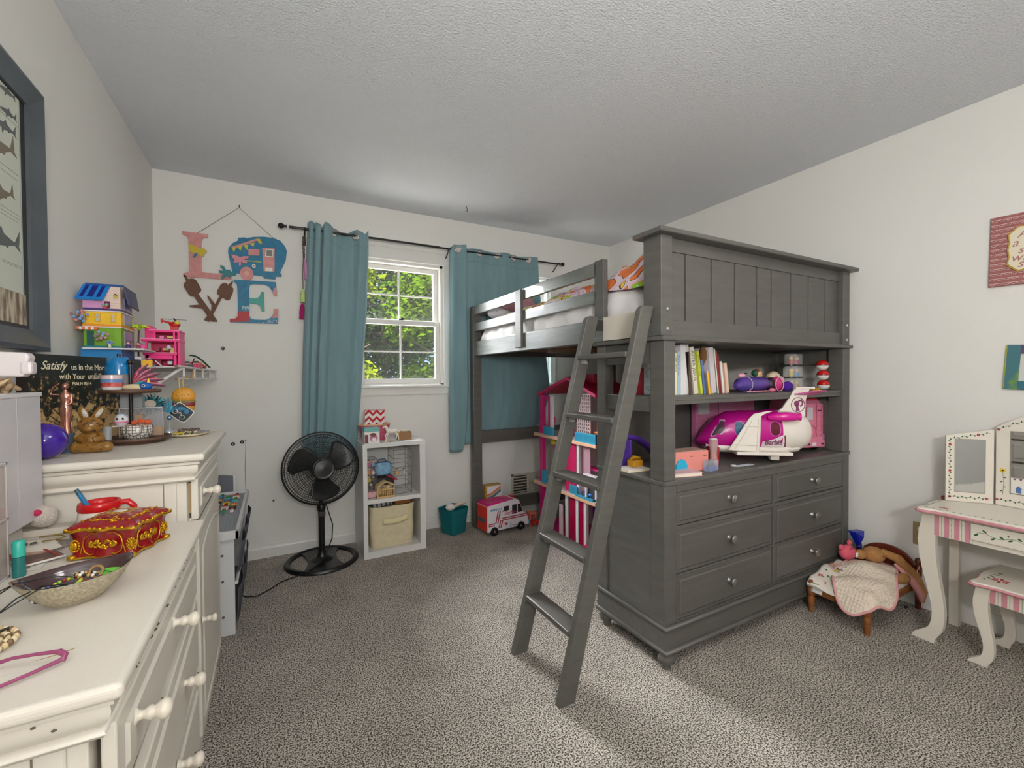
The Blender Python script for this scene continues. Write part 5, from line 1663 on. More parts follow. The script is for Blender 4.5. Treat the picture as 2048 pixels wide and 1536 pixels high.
MB(t).box(hx0 + 0.01, hx1 - 0.012, hy0 + 0.006, hy1, 1.4015, 1.408).build('purple_band', mat((62, 44, 110), 0.4), t)
b = MB(t).box(hx0 + 0.008, hx0 + 0.085, hy0 + 0.012, hy1, 1.408, 1.43)
ribs(b, hx0 + 0.008, hx0 + 0.075, hy0 + 0.012, 1.408, 1.43, 4)
b.build('lilac_storey', mat((208, 150, 196), 0.45), t)
b = MB(t)
b.prism([(hx0 + 0.075, 1.4085), (hx1 - 0.012, 1.4085), (hx1 - 0.012, 1.474), (hx0 + 0.04, 1.474), (hx0 + 0.04, 1.43), (hx0 + 0.075, 1.43)], hy0 + 0.014, hy1, 'xz')
ribs(b, hx0 + 0.078, hx1 - 0.013, hy0 + 0.0135, 1.41, 1.47, 8)
b.build('cream_gable', mat((224, 200, 186), 0.5), t)
b = MB(t).add([(0.004, hy0 - 0.006, 1.430), (0.084, hy0 - 0.006, 1.430), (0.102, hy0 + 0.013, 1.474), (0.024, hy0 + 0.013, 1.474), (0.004, hy0 - 0.008, 1.434), (0.084, hy0 - 0.008, 1.434), (0.102, hy0 + 0.011, 1.478), (0.024, hy0 + 0.011, 1.478)], [(3, 2, 1, 0), (4, 5, 6, 7), (0, 1, 5, 4), (1, 2, 6, 5), (2, 3, 7, 6), (3, 0, 4, 7)])
rf = b.build('blue_roof', mat((22, 120, 196), 0.35), t)
b = MB(t)
for f0, f1 in ((0.12, 0.26), (0.38, 0.60), (0.72, 0.86)):
    q = []
    for u, v in ((f0, 0.1), (f1, 0.1), (f1, 0.9), (f0, 0.9)):
        xa = lerp(0.004, 0.024, v)
        xb = lerp(0.084, 0.102, v)
        q.append((lerp(xa, xb, u), lerp(hy0 - 0.0085, hy0 + 0.0105, v), lerp(1.434, 1.478, v) + 0.0008))
    b.add(q, [(0, 1, 2, 3)])
b.build('solar_strips', mat((16, 28, 120), 0.3), rf)
MB(t).box(0.030, 0.142, hy0 + 0.008, hy0 + 0.02, 1.476, 1.481).build('ridge', mat((20, 70, 140), 0.35), t)
b = MB(t).add([(0.140, hy0 + 0.012, 1.474), (0.136, hy1, 1.474), (0.148, hy1, 1.42), (0.154, hy0 + 0.012, 1.42), (0.146, hy0 + 0.012, 1.478), (0.142, hy1, 1.478), (0.152, hy1, 1.422), (0.158, hy0 + 0.012, 1.422)], [(0, 1, 2, 3), (7, 6, 5, 4), (0, 3, 7, 4), (1, 5, 6, 2), (3, 2, 6, 7), (0, 4, 5, 1)])
b.build('side_roof', mat((60, 60, 100), 0.4), t)
b = MB(t)
for z0, z1 in ((1.297, 1.345), (1.363, 1.396), (1.41, 1.445)):
    b.box(hx1 - 0.0105, hx1 - 0.008, hy0 + 0.05, hy1 - 0.03, z0, z1)
b.build('side_windows', mat((140, 138, 180), 0.2), t)
b = MB(t)
for x, z in ((hx0 + 0.052, 1.38), (hx0 + 0.098, 1.38)):
    b.box(x - 0.008, x + 0.008, hy0 + 0.004, hy0 + 0.009, z - 0.012, z + 0.012)
yw = b.build('window_frames', mat((228, 178, 28), 0.4), t)
b = MB(t)
for x, z in ((hx0 + 0.052, 1.386), (hx0 + 0.052, 1.374), (hx0 + 0.098, 1.386), (hx0 + 0.098, 1.374)):
    b.box(x - 0.004, x + 0.004, hy0 + 0.0032, hy0 + 0.004, z - 0.0045, z + 0.0045)
b.build('window_panes', mat((190, 190, 186), 0.2), yw)
MB(t).box(hx0 + 0.02, hx0 + 0.04, hy0 + 0.004, hy0 + 0.009, 1.297, 1.34).build('shop_door', mat((16, 84, 80), 0.4), t)
b = MB(t)
for k in range(7):
    b.m(k % 2).box(hx0 - 0.006 + k * 0.0085, hx0 + 0.0025 + k * 0.0085, hy0 - 0.01, hy0 + 0.01, 1.343, 1.351)
b.build('striped_awning', [mat((228, 110, 36), 0.4), WH], t)
MB(t).lathe([(0.004, 0), (0.0055, 0.004), (0.004, 0.009)], (0.118, hy0 + 0.006, 1.44), 10).build('lantern', mat((206, 180, 60), 0.3), t)
MB(t).lathe([(0.007, 0), (0.002, 0.004)], (0.118, hy0 + 0.006, 1.449), 10).build('lantern_cap', BLACK, t)
MB(t).box(hx0 + 0.072, hx0 + 0.088, hy0 + 0.0085, hy0 + 0.0125, 1.411, 1.43).build('purple_window', mat((104, 30, 84), 0.35), t)


def flowers(lb, x, y, z, sp, n, seed, cols):
    t = thing('brick_flowers', lb, 'toy flowers', (x, y, z))
    r = random.Random(seed)
    b = MB(t).tube([(x, y + 0.006, z - sp), (x, y + 0.003, z)], 0.0015, 5)
    for k in range(n):
        a, q = r.uniform(0, 6.3), r.uniform(0.2, 1)
        b.tube([(x, y + 0.003, z - sp * 0.6), (x + sp * q * cos(a), y, z + sp * q * sin(a))], 0.001, 4)
    b.build('stems', mat((110, 104, 70), 0.6), t)
    for k in range(n):
        a, q = 2.4 * k, math.sqrt((k + 0.5) / n)
        fx_, fz_ = x + sp * q * cos(a), z + sp * q * sin(a) * 0.8
        b = MB(t)
        for j in range(5):
            b.sph((fx_ + 0.0032 * cos(j * 1.257), y - 0.004 - 0.002 * (k % 2), fz_ + 0.0032 * sin(j * 1.257)), (0.0026, 0.0012, 0.0026), 7, 4)
        b.m(1).sph((fx_, y - 0.0055 - 0.002 * (k % 2), fz_), 0.0014, 6, 4)
        b.build('flower', [mat(cols[k % len(cols)], 0.45), mat((220, 200, 160), 0.5)], t)
    return t


flowers('blue and mauve brick flowers at the left of the yellow storey', hx0 + 0.012, hy0 - 0.016, 1.412, 0.025, 12, 1, [(120, 160, 220), (150, 112, 120), (124, 164, 222), (206, 130, 140)])
flowers('blue and mauve brick flowers in front of the green storey', hx0 + 0.066, hy0 - 0.014, 1.345, 0.021, 9, 2, [(130, 160, 214), (150, 116, 122), (200, 140, 150)])
flowers('red brick flowers in front of the lilac storey', hx0 + 0.078, hy0 - 0.006, 1.452, 0.009, 4, 3, [(190, 40, 50), (120, 160, 130)])
t = thing('brick_flower_pot', 'white brick vase with blue flowers at the right of the green storey', 'toy vase', (0.10, -1.235, 1.303))
MB(t).lathe([(0.004, 0), (0.005, 0.012), (0.004, 0.014)], (0.10, -1.233, 1.303), 10).build('vase', mat((220, 224, 190), 0.4), t)
b = MB(t)
for k in range(5):
    b.sph((0.10 + 0.006 * cos(k * 1.3), -1.234, 1.321 + 0.005 * sin(k * 1.3)), 0.004, 7, 5)
b.build('flowers', mat((130, 150, 214), 0.5), t)
figurine(0.148, -1.215, 1.303, 0.026, (60, 48, 110), (30, 28, 28), 'tiny toy figure with dark hair on the terrace of the brick house')
figurine(0.176, -1.212, 1.303, 0.024, (130, 70, 76), (110, 60, 50), 'tiny maroon toy figure at the end of the brick house terrace')

for o in bpy.data.objects:
    if o.name == 'brick_house':
        o.scale = (0.94, 1, 1.22)

# pink brick mansion
PKB = mat((236, 30, 126), 0.35)
PKD = mat((206, 16, 84), 0.35)
px0, px1, py0, py1 = 0.155, 0.262, -1.02, -0.90
t = thing('pink_brick_mansion', 'bright pink building brick mansion with open rooms on the wire shelf', 'toy house', (0.21, -0.96, ZS))
MB(t).box(px0, px1 + 0.015, py0 - 0.01, py1, ZS, 1.241).build('base_plate', WH, t)
for z, x0, x1, y0 in ((1.288, px0 - 0.005, px1, py0 - 0.004), (1.345, px0 - 0.01, px1 + 0.012, py0 - 0.006), (1.383, px0 + 0.015, px1 + 0.012, py0 - 0.004)):
    f = MB(t).box(x0, x1, y0, py1, z, z + 0.008).build('floor_slab', PKB, t, bev=0.0008)
    MB(t).box(x0 - 0.001, x1 + 0.001, y0 - 0.001, py1, z + 0.008, z + 0.0105).build('pale_edge', mat((240, 160, 196), 0.4), f)
MB(t).box(px0, px1 - 0.002, py1 - 0.01, py1, 1.241, 1.39).build('back_wall', PKD, t)
b = MB(t)
for x in (px0 + 0.004, px1 - 0.012):
    b.box(x, x + 0.010, py0, py0 + 0.012, 1.241, 1.288)
b.box(px0, px1 - 0.014, py0, py0 + 0.008, 1.270, 1.288)
b.build('ground_arch', PKB, t, bev=0.0008)
for x in (px0 + 0.002, px1 - 0.008, px1 + 0.003):
    MB(t).box(x, x + 0.007, py0, py0 + 0.01, 1.298, 1.345).build('pillar', PKB, t)
MB(t).box(px1 + 0.002, px1 + 0.010, py0 + 0.01, py1, 1.241, 1.383).build('side_pillar', PKB, t)
b = MB(t)
for x in (px0 + 0.03, px1 - 0.012, px1 + 0.003):
    b.box(x, x + 0.007, py0, py0 + 0.01, 1.355, 1.383)
b.build('upper_posts', PKB, t)
MB(t).box(px0 - 0.002, px0 + 0.018, py0 + 0.02, py1, 1.355, 1.41).box(px0 + 0.018, px0 + 0.028, py0 + 0.02, py1, 1.355, 1.40).build('stair_tower', PKB, t)
b = MB(t)
for (x, z, w2, h2) in ((0.185, 1.305, 0.014, 0.016), (0.21, 1.31, 0.02, 0.008), (0.235, 1.3, 0.012, 0.02), (0.2, 1.36, 0.014, 0.01), (0.225, 1.362, 0.02, 0.008), (0.19, 1.25, 0.014, 0.02), (0.225, 1.25, 0.016, 0.014)):
    b.m((int(x * 1000) + int(z * 100)) % 4).box(x, x + w2, py0 + 0.03, py0 + 0.05, z, z + h2)
b.build('tiny_furniture', [mat((240, 130, 180), 0.4), mat((232, 210, 120), 0.4), mat((226, 220, 226), 0.4), mat((150, 20, 60), 0.4)], t)
MB(t).lathe([(0.012, 0), (0.006, 0.014)], (0.235, py0 - 0.001, 1.314), 10).build('lamp_shade', mat((196, 200, 214), 0.4), t)
MB(t).box(px0 - 0.025, px0 + 0.004, py0 - 0.01, py0 + 0.02, 1.305, 1.325).lathe([(0.013, 0), (0.01, 0.009), (0.003, 0.012)], (px0 - 0.016, py0, 1.325), 12).build('pink_tub', mat((236, 90, 160), 0.4), t)
t = thing('toy_sun_lounger', 'tiny striped toy sun lounger beside the pink brick mansion', 'toy lounger', (0.20, -1.06, ZS))
MB(t).add([(0.195, -1.06, 1.262), (0.215, -1.06, 1.24), (0.215, -1.035, 1.24), (0.195, -1.035, 1.262), (0.197, -1.06, 1.264), (0.217, -1.06, 1.242), (0.217, -1.035, 1.242), (0.197, -1.035, 1.264)], [(0, 1, 2, 3), (7, 6, 5, 4), (0, 4, 5, 1), (3, 2, 6, 7), (0, 3, 7, 4), (1, 5, 6, 2)]).build('backrest', WH, t)
MB(t).box(0.165, 0.195, -1.055, -1.035, ZS, 1.246).build('blue_pool', mat((60, 130, 190), 0.3), t)
t = thing('toy_patio_umbrella', 'tiny white toy table under a flat umbrella beside the pink brick mansion', 'toy', (0.18, -1.045, ZS))
MB(t).lathe([(0.016, 0), (0.003, 0.005)], (0.175, -1.045, 1.270), 12).tube([(0.175, -1.045, 1.247), (0.175, -1.045, 1.272)], 0.0015, 5).build('umbrella', WH, t)
MB(t).lathe([(0.010, 0), (0.010, 0.003)], (0.175, -1.045, 1.2465), 10).build('table', WH, t)
t = thing('brick_palm_tree', 'lime green brick palm tree beside the pink mansion', 'toy tree', (0.158, -1.02, 1.30))
MB(t).tube([(0.148, -1.075, ZS), (0.147, -1.075, 1.32), (0.150, -1.075, 1.388)], 0.0032, 6).build('trunk', mat((74, 40, 30), 0.6), t)
b = MB(t)
for k in range(6):
    a = k * 1.05
    b.tube([(0.150, -1.075, 1.388), (0.150 + 0.016 * cos(a), -1.075 + 0.012 * sin(a), 1.402), (0.150 + 0.034 * cos(a), -1.075 + 0.026 * sin(a), 1.394)], [0.004, 0.0065, 0.0015], 6)
b.build('leaves', mat((186, 214, 40), 0.45), t)
# helicopter
t = thing('toy_helicopter', 'red and yellow brick helicopter parked on the roof of the pink mansion', 'toy helicopter', (0.245, -0.96, 1.3935))
hc = (0.250, -0.975, 1.42)
MB(t).sph(hc, (0.02, 0.014, 0.014), 12, 8).box(0.235, 0.262, -0.985, -0.965, 1.396, 1.415).build('cabin', mat((186, 30, 30), 0.35), t)
MB(t).sph((hc[0] + 0.008, hc[1] - 0.004, hc[2] + 0.008), (0.012, 0.01, 0.009), 10, 6).build('canopy', mat((206, 190, 60), 0.2), t)
MB(t).tube([(0.236, -0.975, 1.426), (0.208, -0.975, 1.436)], [0.006, 0.003], 6).box(0.202, 0.210, -0.977, -0.973, 1.426, 1.445).build('tail_boom', mat((196, 40, 30), 0.4), t)
MB(t).tube([(0.25, -0.975, 1.43), (0.25, -0.975, 1.443)], 0.0025, 6).build('mast', BLACK, t)
for a in (0.1, 1.67):
    MB(t).at(0.25, -0.975, 1.443, 0, 0, a).box(-0.042, 0.042, -0.003, 0.003, -0.001, 0.001).build('rotor_blade', BLACK, t)
MB(t).box(0.23, 0.272, -0.988, -0.985, 1.3945, 1.397).box(0.23, 0.272, -0.965, -0.962, 1.3945, 1.397).build('skids', DARK, t)
# truck, black car, drooping palm, ground plants
t = thing('toy_truck', 'small orange and red brick truck at the far end of the wire shelf', 'toy truck', (0.28, -0.42, ZS))
OR = mat((214, 74, 24), 0.35)
T0 = lambda: MB(t).at(0.262, -0.42, ZS, 0, 0, 0.0)
T0().box(0.0, 0.034, -0.016, 0.016, 0.008, 0.024).prism([(0.0, 0.024), (0.026, 0.024), (0.018, 0.034), (0.0, 0.034)], -0.014, 0.014, 'xz').build('cab', OR, t, bev=0.001)
T0().box(-0.042, 0.0, -0.014, 0.014, 0.008, 0.014).box(-0.042, -0.026, -0.014, 0.014, 0.014, 0.034).build('bed', mat((190, 40, 30), 0.4), t)
T0().box(-0.05, 0.012, -0.012, 0.012, 0.036, 0.041).box(-0.03, -0.026, -0.012, 0.012, 0.034, 0.045).build('roof_rack', OR, t)
T0().box(-0.02, 0.0, -0.01, -0.004, 0.041, 0.047).box(-0.018, 0.002, -0.014, 0.014, 0.02, 0.033).build('dark_bars', DARK, t)
for x in (-0.03, 0.022):
    for y in (-0.016, 0.016):
        T0().lathe([(0.009, -0.004), (0.009, 0.004)], (x, y, 0.009), 12, 'y').build('wheel', BLACK, t)
t = thing('toy_car', 'small black and grey brick car beside the pink mansion', 'toy car', (0.255, -0.78, ZS))
C0 = lambda: MB(t).at(0.262, -0.83, ZS, 0, 0, 0.0)
C0().box(-0.02, 0.03, -0.014, 0.014, 0.008, 0.018).build('car_body', mat((90, 92, 100), 0.4), t, bev=0.002)
C0().box(-0.016, 0.016, -0.012, 0.012, 0.024, 0.032).box(-0.002, 0.0, -0.012, 0.012, 0.018, 0.026).build('roof', BLACK, t)
for x in (-0.012, 0.02):
    for y in (-0.014, 0.014):
        C0().lathe([(0.007, -0.003), (0.007, 0.003)], (x, y, 0.0075), 12, 'y').build('wheel', BLACK, t)
MB(t).box(0.262, 0.280, -0.85, -0.84, ZS, 1.244).build('pink_bumper', HOT, t)
t = thing('brick_vine_tree', 'bent brick tree with dark green leaves arching over the shelf', 'toy tree', (0.27, -0.62, ZS))
MB(t).tube([(0.262, -0.66, ZS), (0.266, -0.66, 1.265), (0.276, -0.66, 1.29)], 0.003, 6).build('trunk', mat((90, 44, 34), 0.6), t)
b = MB(t)
for k in range(16):
    s_ = k / 15
    x = 0.258 + 0.075 * s_
    z = 1.302 + 0.006 * sin(s_ * 4) - 0.052 * s_ ** 1.3
    for j in range(3):
        b.sph((x + 0.002 * j, -0.66 + 0.006 * (j - 1), z + 0.003 * (j % 2)), (0.0042, 0.004, 0.0025), 6, 4)
b.build('leaves', mat((26, 66, 40), 0.5), t)
tag(MB().box(-0.03, 0.035, -0.03, 0.03, 0, 0.004).build('green_base_plate', mat((60, 130, 60), 0.5), loc=(0.262, -0.55, ZS)), 'green brick base plate under the little plants on the wire shelf', 'base plate')
rnd = random.Random(9)
for k in range(8):
    b = MB().sph((0, 0, 0.004), (0.004, 0.004, 0.004), 7, 5).m(1).sph((0, 0, 0.009), 0.0028, 6, 4)
    o = b.build('brick_plant', [mat((60, 60, 50), 0.6), mat(((210, 60, 60), (230, 220, 210))[k % 2], 0.5)], loc=(0.238 + 0.008 * k, -0.56 + 0.01 * (k % 3), ZS + 0.0042))
    tag(o, 'tiny brick plant on the green base plate', 'toy plant', 'brick plants on the green base plate')
tag(MB().cb(0, 0, 0.012, 0.03, 0.05, 0.024).build('small_pink_block', mat((200, 40, 96), 0.4), loc=(0.292, -0.70, ZS)), 'small pink brick block near the bent brick tree', 'toy brick')
t = thing('brick_mail_box', 'small yellow and white brick kiosk between the two brick houses', 'toy', (0.135, -1.16, ZS))
MB(t).box(0.152, 0.20, -1.14, -1.11, ZS, 1.262).build('yellow_roof', mat((240, 180, 40), 0.4), t)
MB(t).box(0.152, 0.172, -1.155, -1.14, ZS, 1.275).build('white_wall', WH, t)

# ================================================================= ON TOP OF THE TALL CHEST
ZT = 0.9755
t = thing('verse_plaque', 'dark wooden plaque with a tree photo and white verse lettering leaning by the wall', 'plaque', (0.03, -1.63, ZT))
ang = math.atan2(0.445, 0.158)
L_p = 0.472
MP = Matrix.Translation((0.028, -1.632, ZT)) @ Matrix.Rotation(ang, 4, 'Z') @ Matrix.Rotation(-0.03, 4, 'X')
b = MB(t)
b.M = MP
b.box(0, L_p, 0, 0.03, 0, 0.287)
b.build('wood_block', mat((44, 34, 30), 0.6), t, bev=0.0015)
pm = bpy.data.materials.new('sunset_tree_print')
pm.use_nodes = True
n_, L_ = pm.node_tree.nodes, pm.node_tree.links
tc = n_.new('ShaderNodeTexCoord')
sp = n_.new('ShaderNodeSeparateXYZ')
L_.new(tc.outputs['Object'], sp.inputs[0])
mr = n_.new('ShaderNodeMapRange')
mr.inputs['From Min'].default_value = 0.02
mr.inputs['From Max'].default_value = 0.27
L_.new(sp.outputs['Z'], mr.inputs['Value'])
nz = n_.new('ShaderNodeTexNoise')
nz.inputs['Scale'].default_value = 42
nz.inputs['Detail'].default_value = 6
nz.inputs['Roughness'].default_value = 0.7
L_.new(tc.outputs['Object'], nz.inputs['Vector'])
mm = n_.new('ShaderNodeMath')
mm.operation = 'MULTIPLY_ADD'
L_.new(mr.outputs[0], mm.inputs[0])
mm.inputs[1].default_value = -0.32
L_.new(nz.outputs['Fac'], mm.inputs[2])
rp = n_.new('ShaderNodeValToRGB')
e = rp.color_ramp.elements
e[0].position = 0.30
e[0].color = (*lin((30, 36, 28)), 1)
e[1].position = 0.42
e[1].color = (*lin((204, 168, 112)), 1)
k_ = e.new(0.35)
k_.color = (*lin((66, 58, 40)), 1)
L_.new(mm.outputs[0], rp.inputs['Fac'])
L_.new(rp.outputs['Color'], n_['Principled BSDF'].inputs['Base Color'])
n_['Principled BSDF'].inputs['Roughness'].default_value = 0.5
b = MB(t)
b.M = MP
b.box(0.004, L_p - 0.004, -0.0008, 0, 0.004, 0.283)
b.build('printed_photo', pm, t)
ivory = mat((232, 222, 190), 0.6)
b = MB(t)
fm = lambda x, z: MP @ Matrix.Translation((x, -0.0012, z)) @ Matrix.Rotation(pi / 2, 4, 'X')
b.text('Satisfy', 0.036, fm(0.045, 0.243), 0.0003, shear=0.45, sx=0.95)
b.text('us in the Morning', 0.027, fm(0.150, 0.243), 0.0003, sx=0.9)
b.text('with Your', 0.026, fm(0.106, 0.214), 0.0003, sx=0.9)
b.text('unfailing love', 0.028, fm(0.210, 0.214), 0.0003, shear=0.45, sx=0.85)
b.text('PSALM 90:14', 0.014, fm(0.150, 0.195), 0.0003)
b.build('verse_lettering', ivory, t)
b = MB(t)
b.M = MP
b.tube([(0.10, -0.001, 0.004), (0.112, -0.001, 0.07), (0.105, -0.001, 0.14)], [0.006, 0.004, 0.002], 4)
for k in range(8):
    b.tube([(0.107, -0.001, 0.06 + 0.01 * k), (0.107 + (0.03 + 0.01 * (k % 3)) * (1 if k % 2 else -1), -0.001, 0.09 + 0.012 * k)], [0.0025, 0.001], 4)
for k in range(7):
    b.tube([(0.42, -0.001, 0.15), (0.36 + 0.016 * k, -0.001, 0.25 - 0.01 * (k % 3))], [0.0016, 0.0008], 4)
b.build('painted_branches', mat((50, 42, 30), 0.7), t)

t = thing('copper_figurine', 'shiny copper coloured figurine of a robed woman with raised arm', 'figurine', (0.087, -1.585, ZT))
CU = mat((196, 140, 122), 0.22, metal=0.85)
bx, by = 0.087, -1.585
MB(t).lathe([(0.022, 0), (0.022, 0.004), (0.017, 0.01), (0.015, 0.045), (0.019, 0.052), (0.019, 0.056)], (bx, by, ZT), 18).build('base', mat((84, 104, 124), 0.5), t)
z0 = ZT + 0.056
b = MB(t)
b.lathe([(0.014, 0), (0.0135, 0.01), (0.011, 0.03), (0.0125, 0.055), (0.0145, 0.072), (0.010, 0.088), (0.0125, 0.102), (0.014, 0.112), (0.006, 0.12), (0.0045, 0.127)], (bx, by, z0), 16, sy=0.75)
b.sph((bx, by - 0.001, z0 + 0.137), (0.0075, 0.0075, 0.0095), 12, 8)
b.tube([(bx + 0.012, by, z0 + 0.112), (bx + 0.015, by - 0.004, z0 + 0.09), (bx + 0.006, by - 0.012, z0 + 0.082)], [0.004, 0.0034, 0.0025], 8)
b.tube([(bx - 0.012, by, z0 + 0.113), (bx - 0.032, by, z0 + 0.114), (bx - 0.026, by, z0 + 0.135), (bx - 0.012, by, z0 + 0.146)], [0.004, 0.0034, 0.003, 0.0025], 8)
for k in range(7):
    a = k * 0.9
    b.tube([(bx + 0.0135 * cos(a), by + 0.010 * sin(a), z0 + 0.004), (bx + 0.0105 * cos(a + 0.2), by + 0.008 * sin(a + 0.2), z0 + 0.04), (bx + 0.0135 * cos(a + 0.5), by + 0.010 * sin(a + 0.5), z0 + 0.075)], 0.0014, 5)
b.build('figure', CU, t)
MB(t).sph((bx, by + 0.002, z0 + 0.139), (0.009, 0.008, 0.0095), 12, 8).build('hair', CU, t)

t = thing('purple_egg', 'glossy purple plastic egg lying beside the storage bin on the tall chest', 'toy egg', (0.052, -1.665, ZT))
PU = mat((62, 20, 150), 0.12, coat=0.5)
c = (0.076, -1.70, ZT + 0.0485)
b = MB(t)
b.lathe([(0.002, -0.055), (0.022, -0.051), (0.036, -0.04), (0.045, -0.022), (0.048, 0.0)], c, 28, 'x')
b.lathe([(0.048, 0.0), (0.046, 0.016), (0.040, 0.03), (0.028, 0.042), (0.014, 0.048), (0.002, 0.05)], c, 28, 'x')
b.build('shell', PU, t)
MB(t).lathe([(0.0486, -0.001), (0.0486, 0.001)], c, 36, 'x').build('seam', mat((50, 16, 124), 0.3), t)
# bear with raised ear tips
t = thing('brown_bear_figure', 'brown vinyl bear figure with doodle lines sitting at the front of the tall chest', 'toy bear', (0.115, -1.60, ZT))
BB = mat((146, 104, 46), 0.3, rgb2=(132, 92, 38), vs=(40, 40, 40))
qx, qy = 0.152, -1.60
b = MB(t)
b.tube([(qx - 0.033, qy - 0.02, ZT + 0.016), (qx, qy - 0.03, ZT + 0.016), (qx + 0.034, qy - 0.03, ZT + 0.015)], [0.014, 0.0155, 0.013], 12)
b.sph((qx - 0.034, qy - 0.02, ZT + 0.016), 0.0155).sph((qx + 0.036, qy - 0.03, ZT + 0.0155), (0.015, 0.014, 0.015))
b.sph((qx - 0.004, qy, ZT + 0.032), (0.028, 0.024, 0.03))
b.tube([(qx - 0.02, qy - 0.006, ZT + 0.05), (qx - 0.028, qy - 0.022, ZT + 0.04), (qx - 0.012, qy - 0.03, ZT + 0.036)], [0.009, 0.010, 0.009], 10)
b.tube([(qx + 0.014, qy - 0.006, ZT + 0.05), (qx + 0.022, qy - 0.022, ZT + 0.04), (qx + 0.006, qy - 0.03, ZT + 0.036)], [0.009, 0.010, 0.010], 10)
b.sph((qx - 0.006, qy - 0.004, ZT + 0.078), (0.029, 0.025, 0.026), 18, 12)
b.sph((qx - 0.006, qy - 0.026, ZT + 0.070), (0.013, 0.008, 0.009))
b.build('bear_body', BB, t)
for x, tl in ((qx - 0.022, -0.3), (qx + 0.010, 0.55)):
    e_ = MB(t).at(x, qy, ZT + 0.112, 0, tl, 0).sph((0, 0, 0), (0.011, 0.008, 0.023), 14, 9).build('ear', BB, t)
    MB(t).at(x + 0.004, qy - 0.006, ZT + 0.113, 0, tl, 0).sph((0, 0, 0), (0.0062, 0.004, 0.016), 12, 8).build('ear_lining', mat((214, 206, 196), 0.4, rgb2=(150, 140, 120), vs=(260, 260, 260)), e_)
b = MB(t)
b.tube([(qx - 0.015, qy - 0.0275, ZT + 0.084), (qx - 0.006, qy - 0.0285, ZT + 0.091), (qx + 0.004, qy - 0.0275, ZT + 0.084), (qx - 0.015, qy - 0.028, ZT + 0.084)], 0.0008, 4)
rnd = random.Random(3)
for k in range(26):
    if k < 12:
        a, e2 = rnd.uniform(-2.6, -0.5), rnd.uniform(-0.8, 0.8)
        f = lambda a, e2: (qx - 0.006 + 0.0293 * cos(a) * cos(e2), qy - 0.004 + 0.0253 * sin(a) * cos(e2), ZT + 0.078 + 0.0263 * sin(e2))
    else:
        a, e2 = rnd.uniform(-2.8, -0.3), rnd.uniform(-0.5, 0.7)
        cxo = qx - 0.034 + rnd.random() * 0.07
        f = lambda a, e2, c_=cxo: (c_ + 0.002 * cos(a), qy - 0.03 - 0.0145 * cos(e2), ZT + 0.016 + 0.0155 * sin(e2) + 0.001 * a)
    b.tube([f(a, e2), f(a + 0.2, e2 + 0.12), f(a + 0.4, e2 - 0.1)], 0.001, 4)
b.build('doodle_lines', mat((60, 34, 20), 0.6), t)

# tiered tray
t = thing('tiered_tray', 'two tier round wooden tray with black centre pole on the tall chest', 'tiered tray', (0.205, -1.42, ZT))
TX, TY = 0.211, -1.426
WN = mat((98, 70, 54), 0.5, rgb2=(78, 54, 42), vs=(30, 8, 30))
MB(t).lathe([(0.075, 0), (0.078, 0.008), (0.092, 0.010), (0.097, 0.020), (0.093, 0.020), (0.09, 0.014), (0.002, 0.014)], (TX, TY, ZT), 40).build('lower_tray', WN, t)
MB(t).lathe([(0.002, 0), (0.077, 0.0), (0.081, 0.004), (0.082, 0.013), (0.078, 0.013), (0.077, 0.007), (0.002, 0.007)], (TX - 0.012, TY, 1.142), 40).build('upper_tray', WN, t)
MB(t).tube([(TX - 0.012, TY, ZT + 0.012), (TX - 0.012, TY, 1.142)], 0.0055, 10).tube([(TX - 0.012, TY, 1.142), (TX - 0.012, TY, 1.238)], 0.005, 10).build('pole', BLACK, t)
MB(t).sph((TX - 0.012, TY, 1.245), 0.0095).build('finial', BLACK, t)
ZU = 1.1495
# upper tier
t = thing('blue_topped_jar', 'clear rounded container with blue lid on the upper tray', 'container', (0.145, -1.41, ZU))
MB(t).lathe([(0.030, 0), (0.034, 0.01), (0.036, 0.055)], (0.164, -1.400, ZU), 24).build('clear_body', glass((235, 235, 240), 0.25), t)
MB(t).lathe([(0.0365, 0.055), (0.036, 0.08), (0.030, 0.108), (0.022, 0.114), (0.002, 0.115)], (0.164, -1.400, ZU), 24).build('blue_lid', mat((16, 118, 178), 0.15, coat=0.4), t)
MB(t).lathe([(0.006, 0), (0.0045, 0.01)], (0.164, -1.400, ZU + 0.114), 12).build('lid_knob', BLACK, t)
MB(t).lathe([(0.026, 0.003), (0.026, 0.03)], (0.164, -1.400, ZU), 16).build('red_contents', mat((120, 60, 60), 0.5), t)
t = thing('striped_dish', 'small dish with red, white and blue swirled glaze at the front of the upper tray', 'dish', (0.125, -1.465, ZU))
b = MB(t)
for k, (h0, h1, r0, r1) in enumerate(((0, 0.014, 0.022, 0.0265), (0.014, 0.028, 0.0265, 0.0275), (0.028, 0.040, 0.0275, 0.028), (0.040, 0.052, 0.028, 0.0275))):
    b.m(k).lathe([(r0, h0), (r1, h1)], (0.162, -1.468, ZU), 24)
b.build('dish_body', [mat((226, 222, 220), 0.25), mat((186, 44, 44), 0.25, rgb2=(214, 120, 110), vs=(90, 90, 90)), mat((108, 140, 184), 0.25), mat((216, 190, 188), 0.25)], t)
t = thing('bird_ornament', 'cream and blue toy bird with yellow crest lying on the upper tray', 'toy bird', (0.225, -1.45, ZU))
b = MB(t).sph((0.218, -1.452, ZU + 0.011), (0.038, 0.022, 0.012), 18, 10)
b.build('cream_body', mat((214, 196, 156), 0.6), t)
h = MB(t).sph((0.246, -1.462, ZU + 0.015), (0.018, 0.015, 0.0145), 16, 10).build('blue_head', mat((22, 90, 168), 0.5), t)
MB(t).lathe([(0.005, 0), (0.001, 0.014)], (0.254, -1.464, ZU + 0.027), 10).build('yellow_crest', mat((236, 206, 50), 0.5), h)
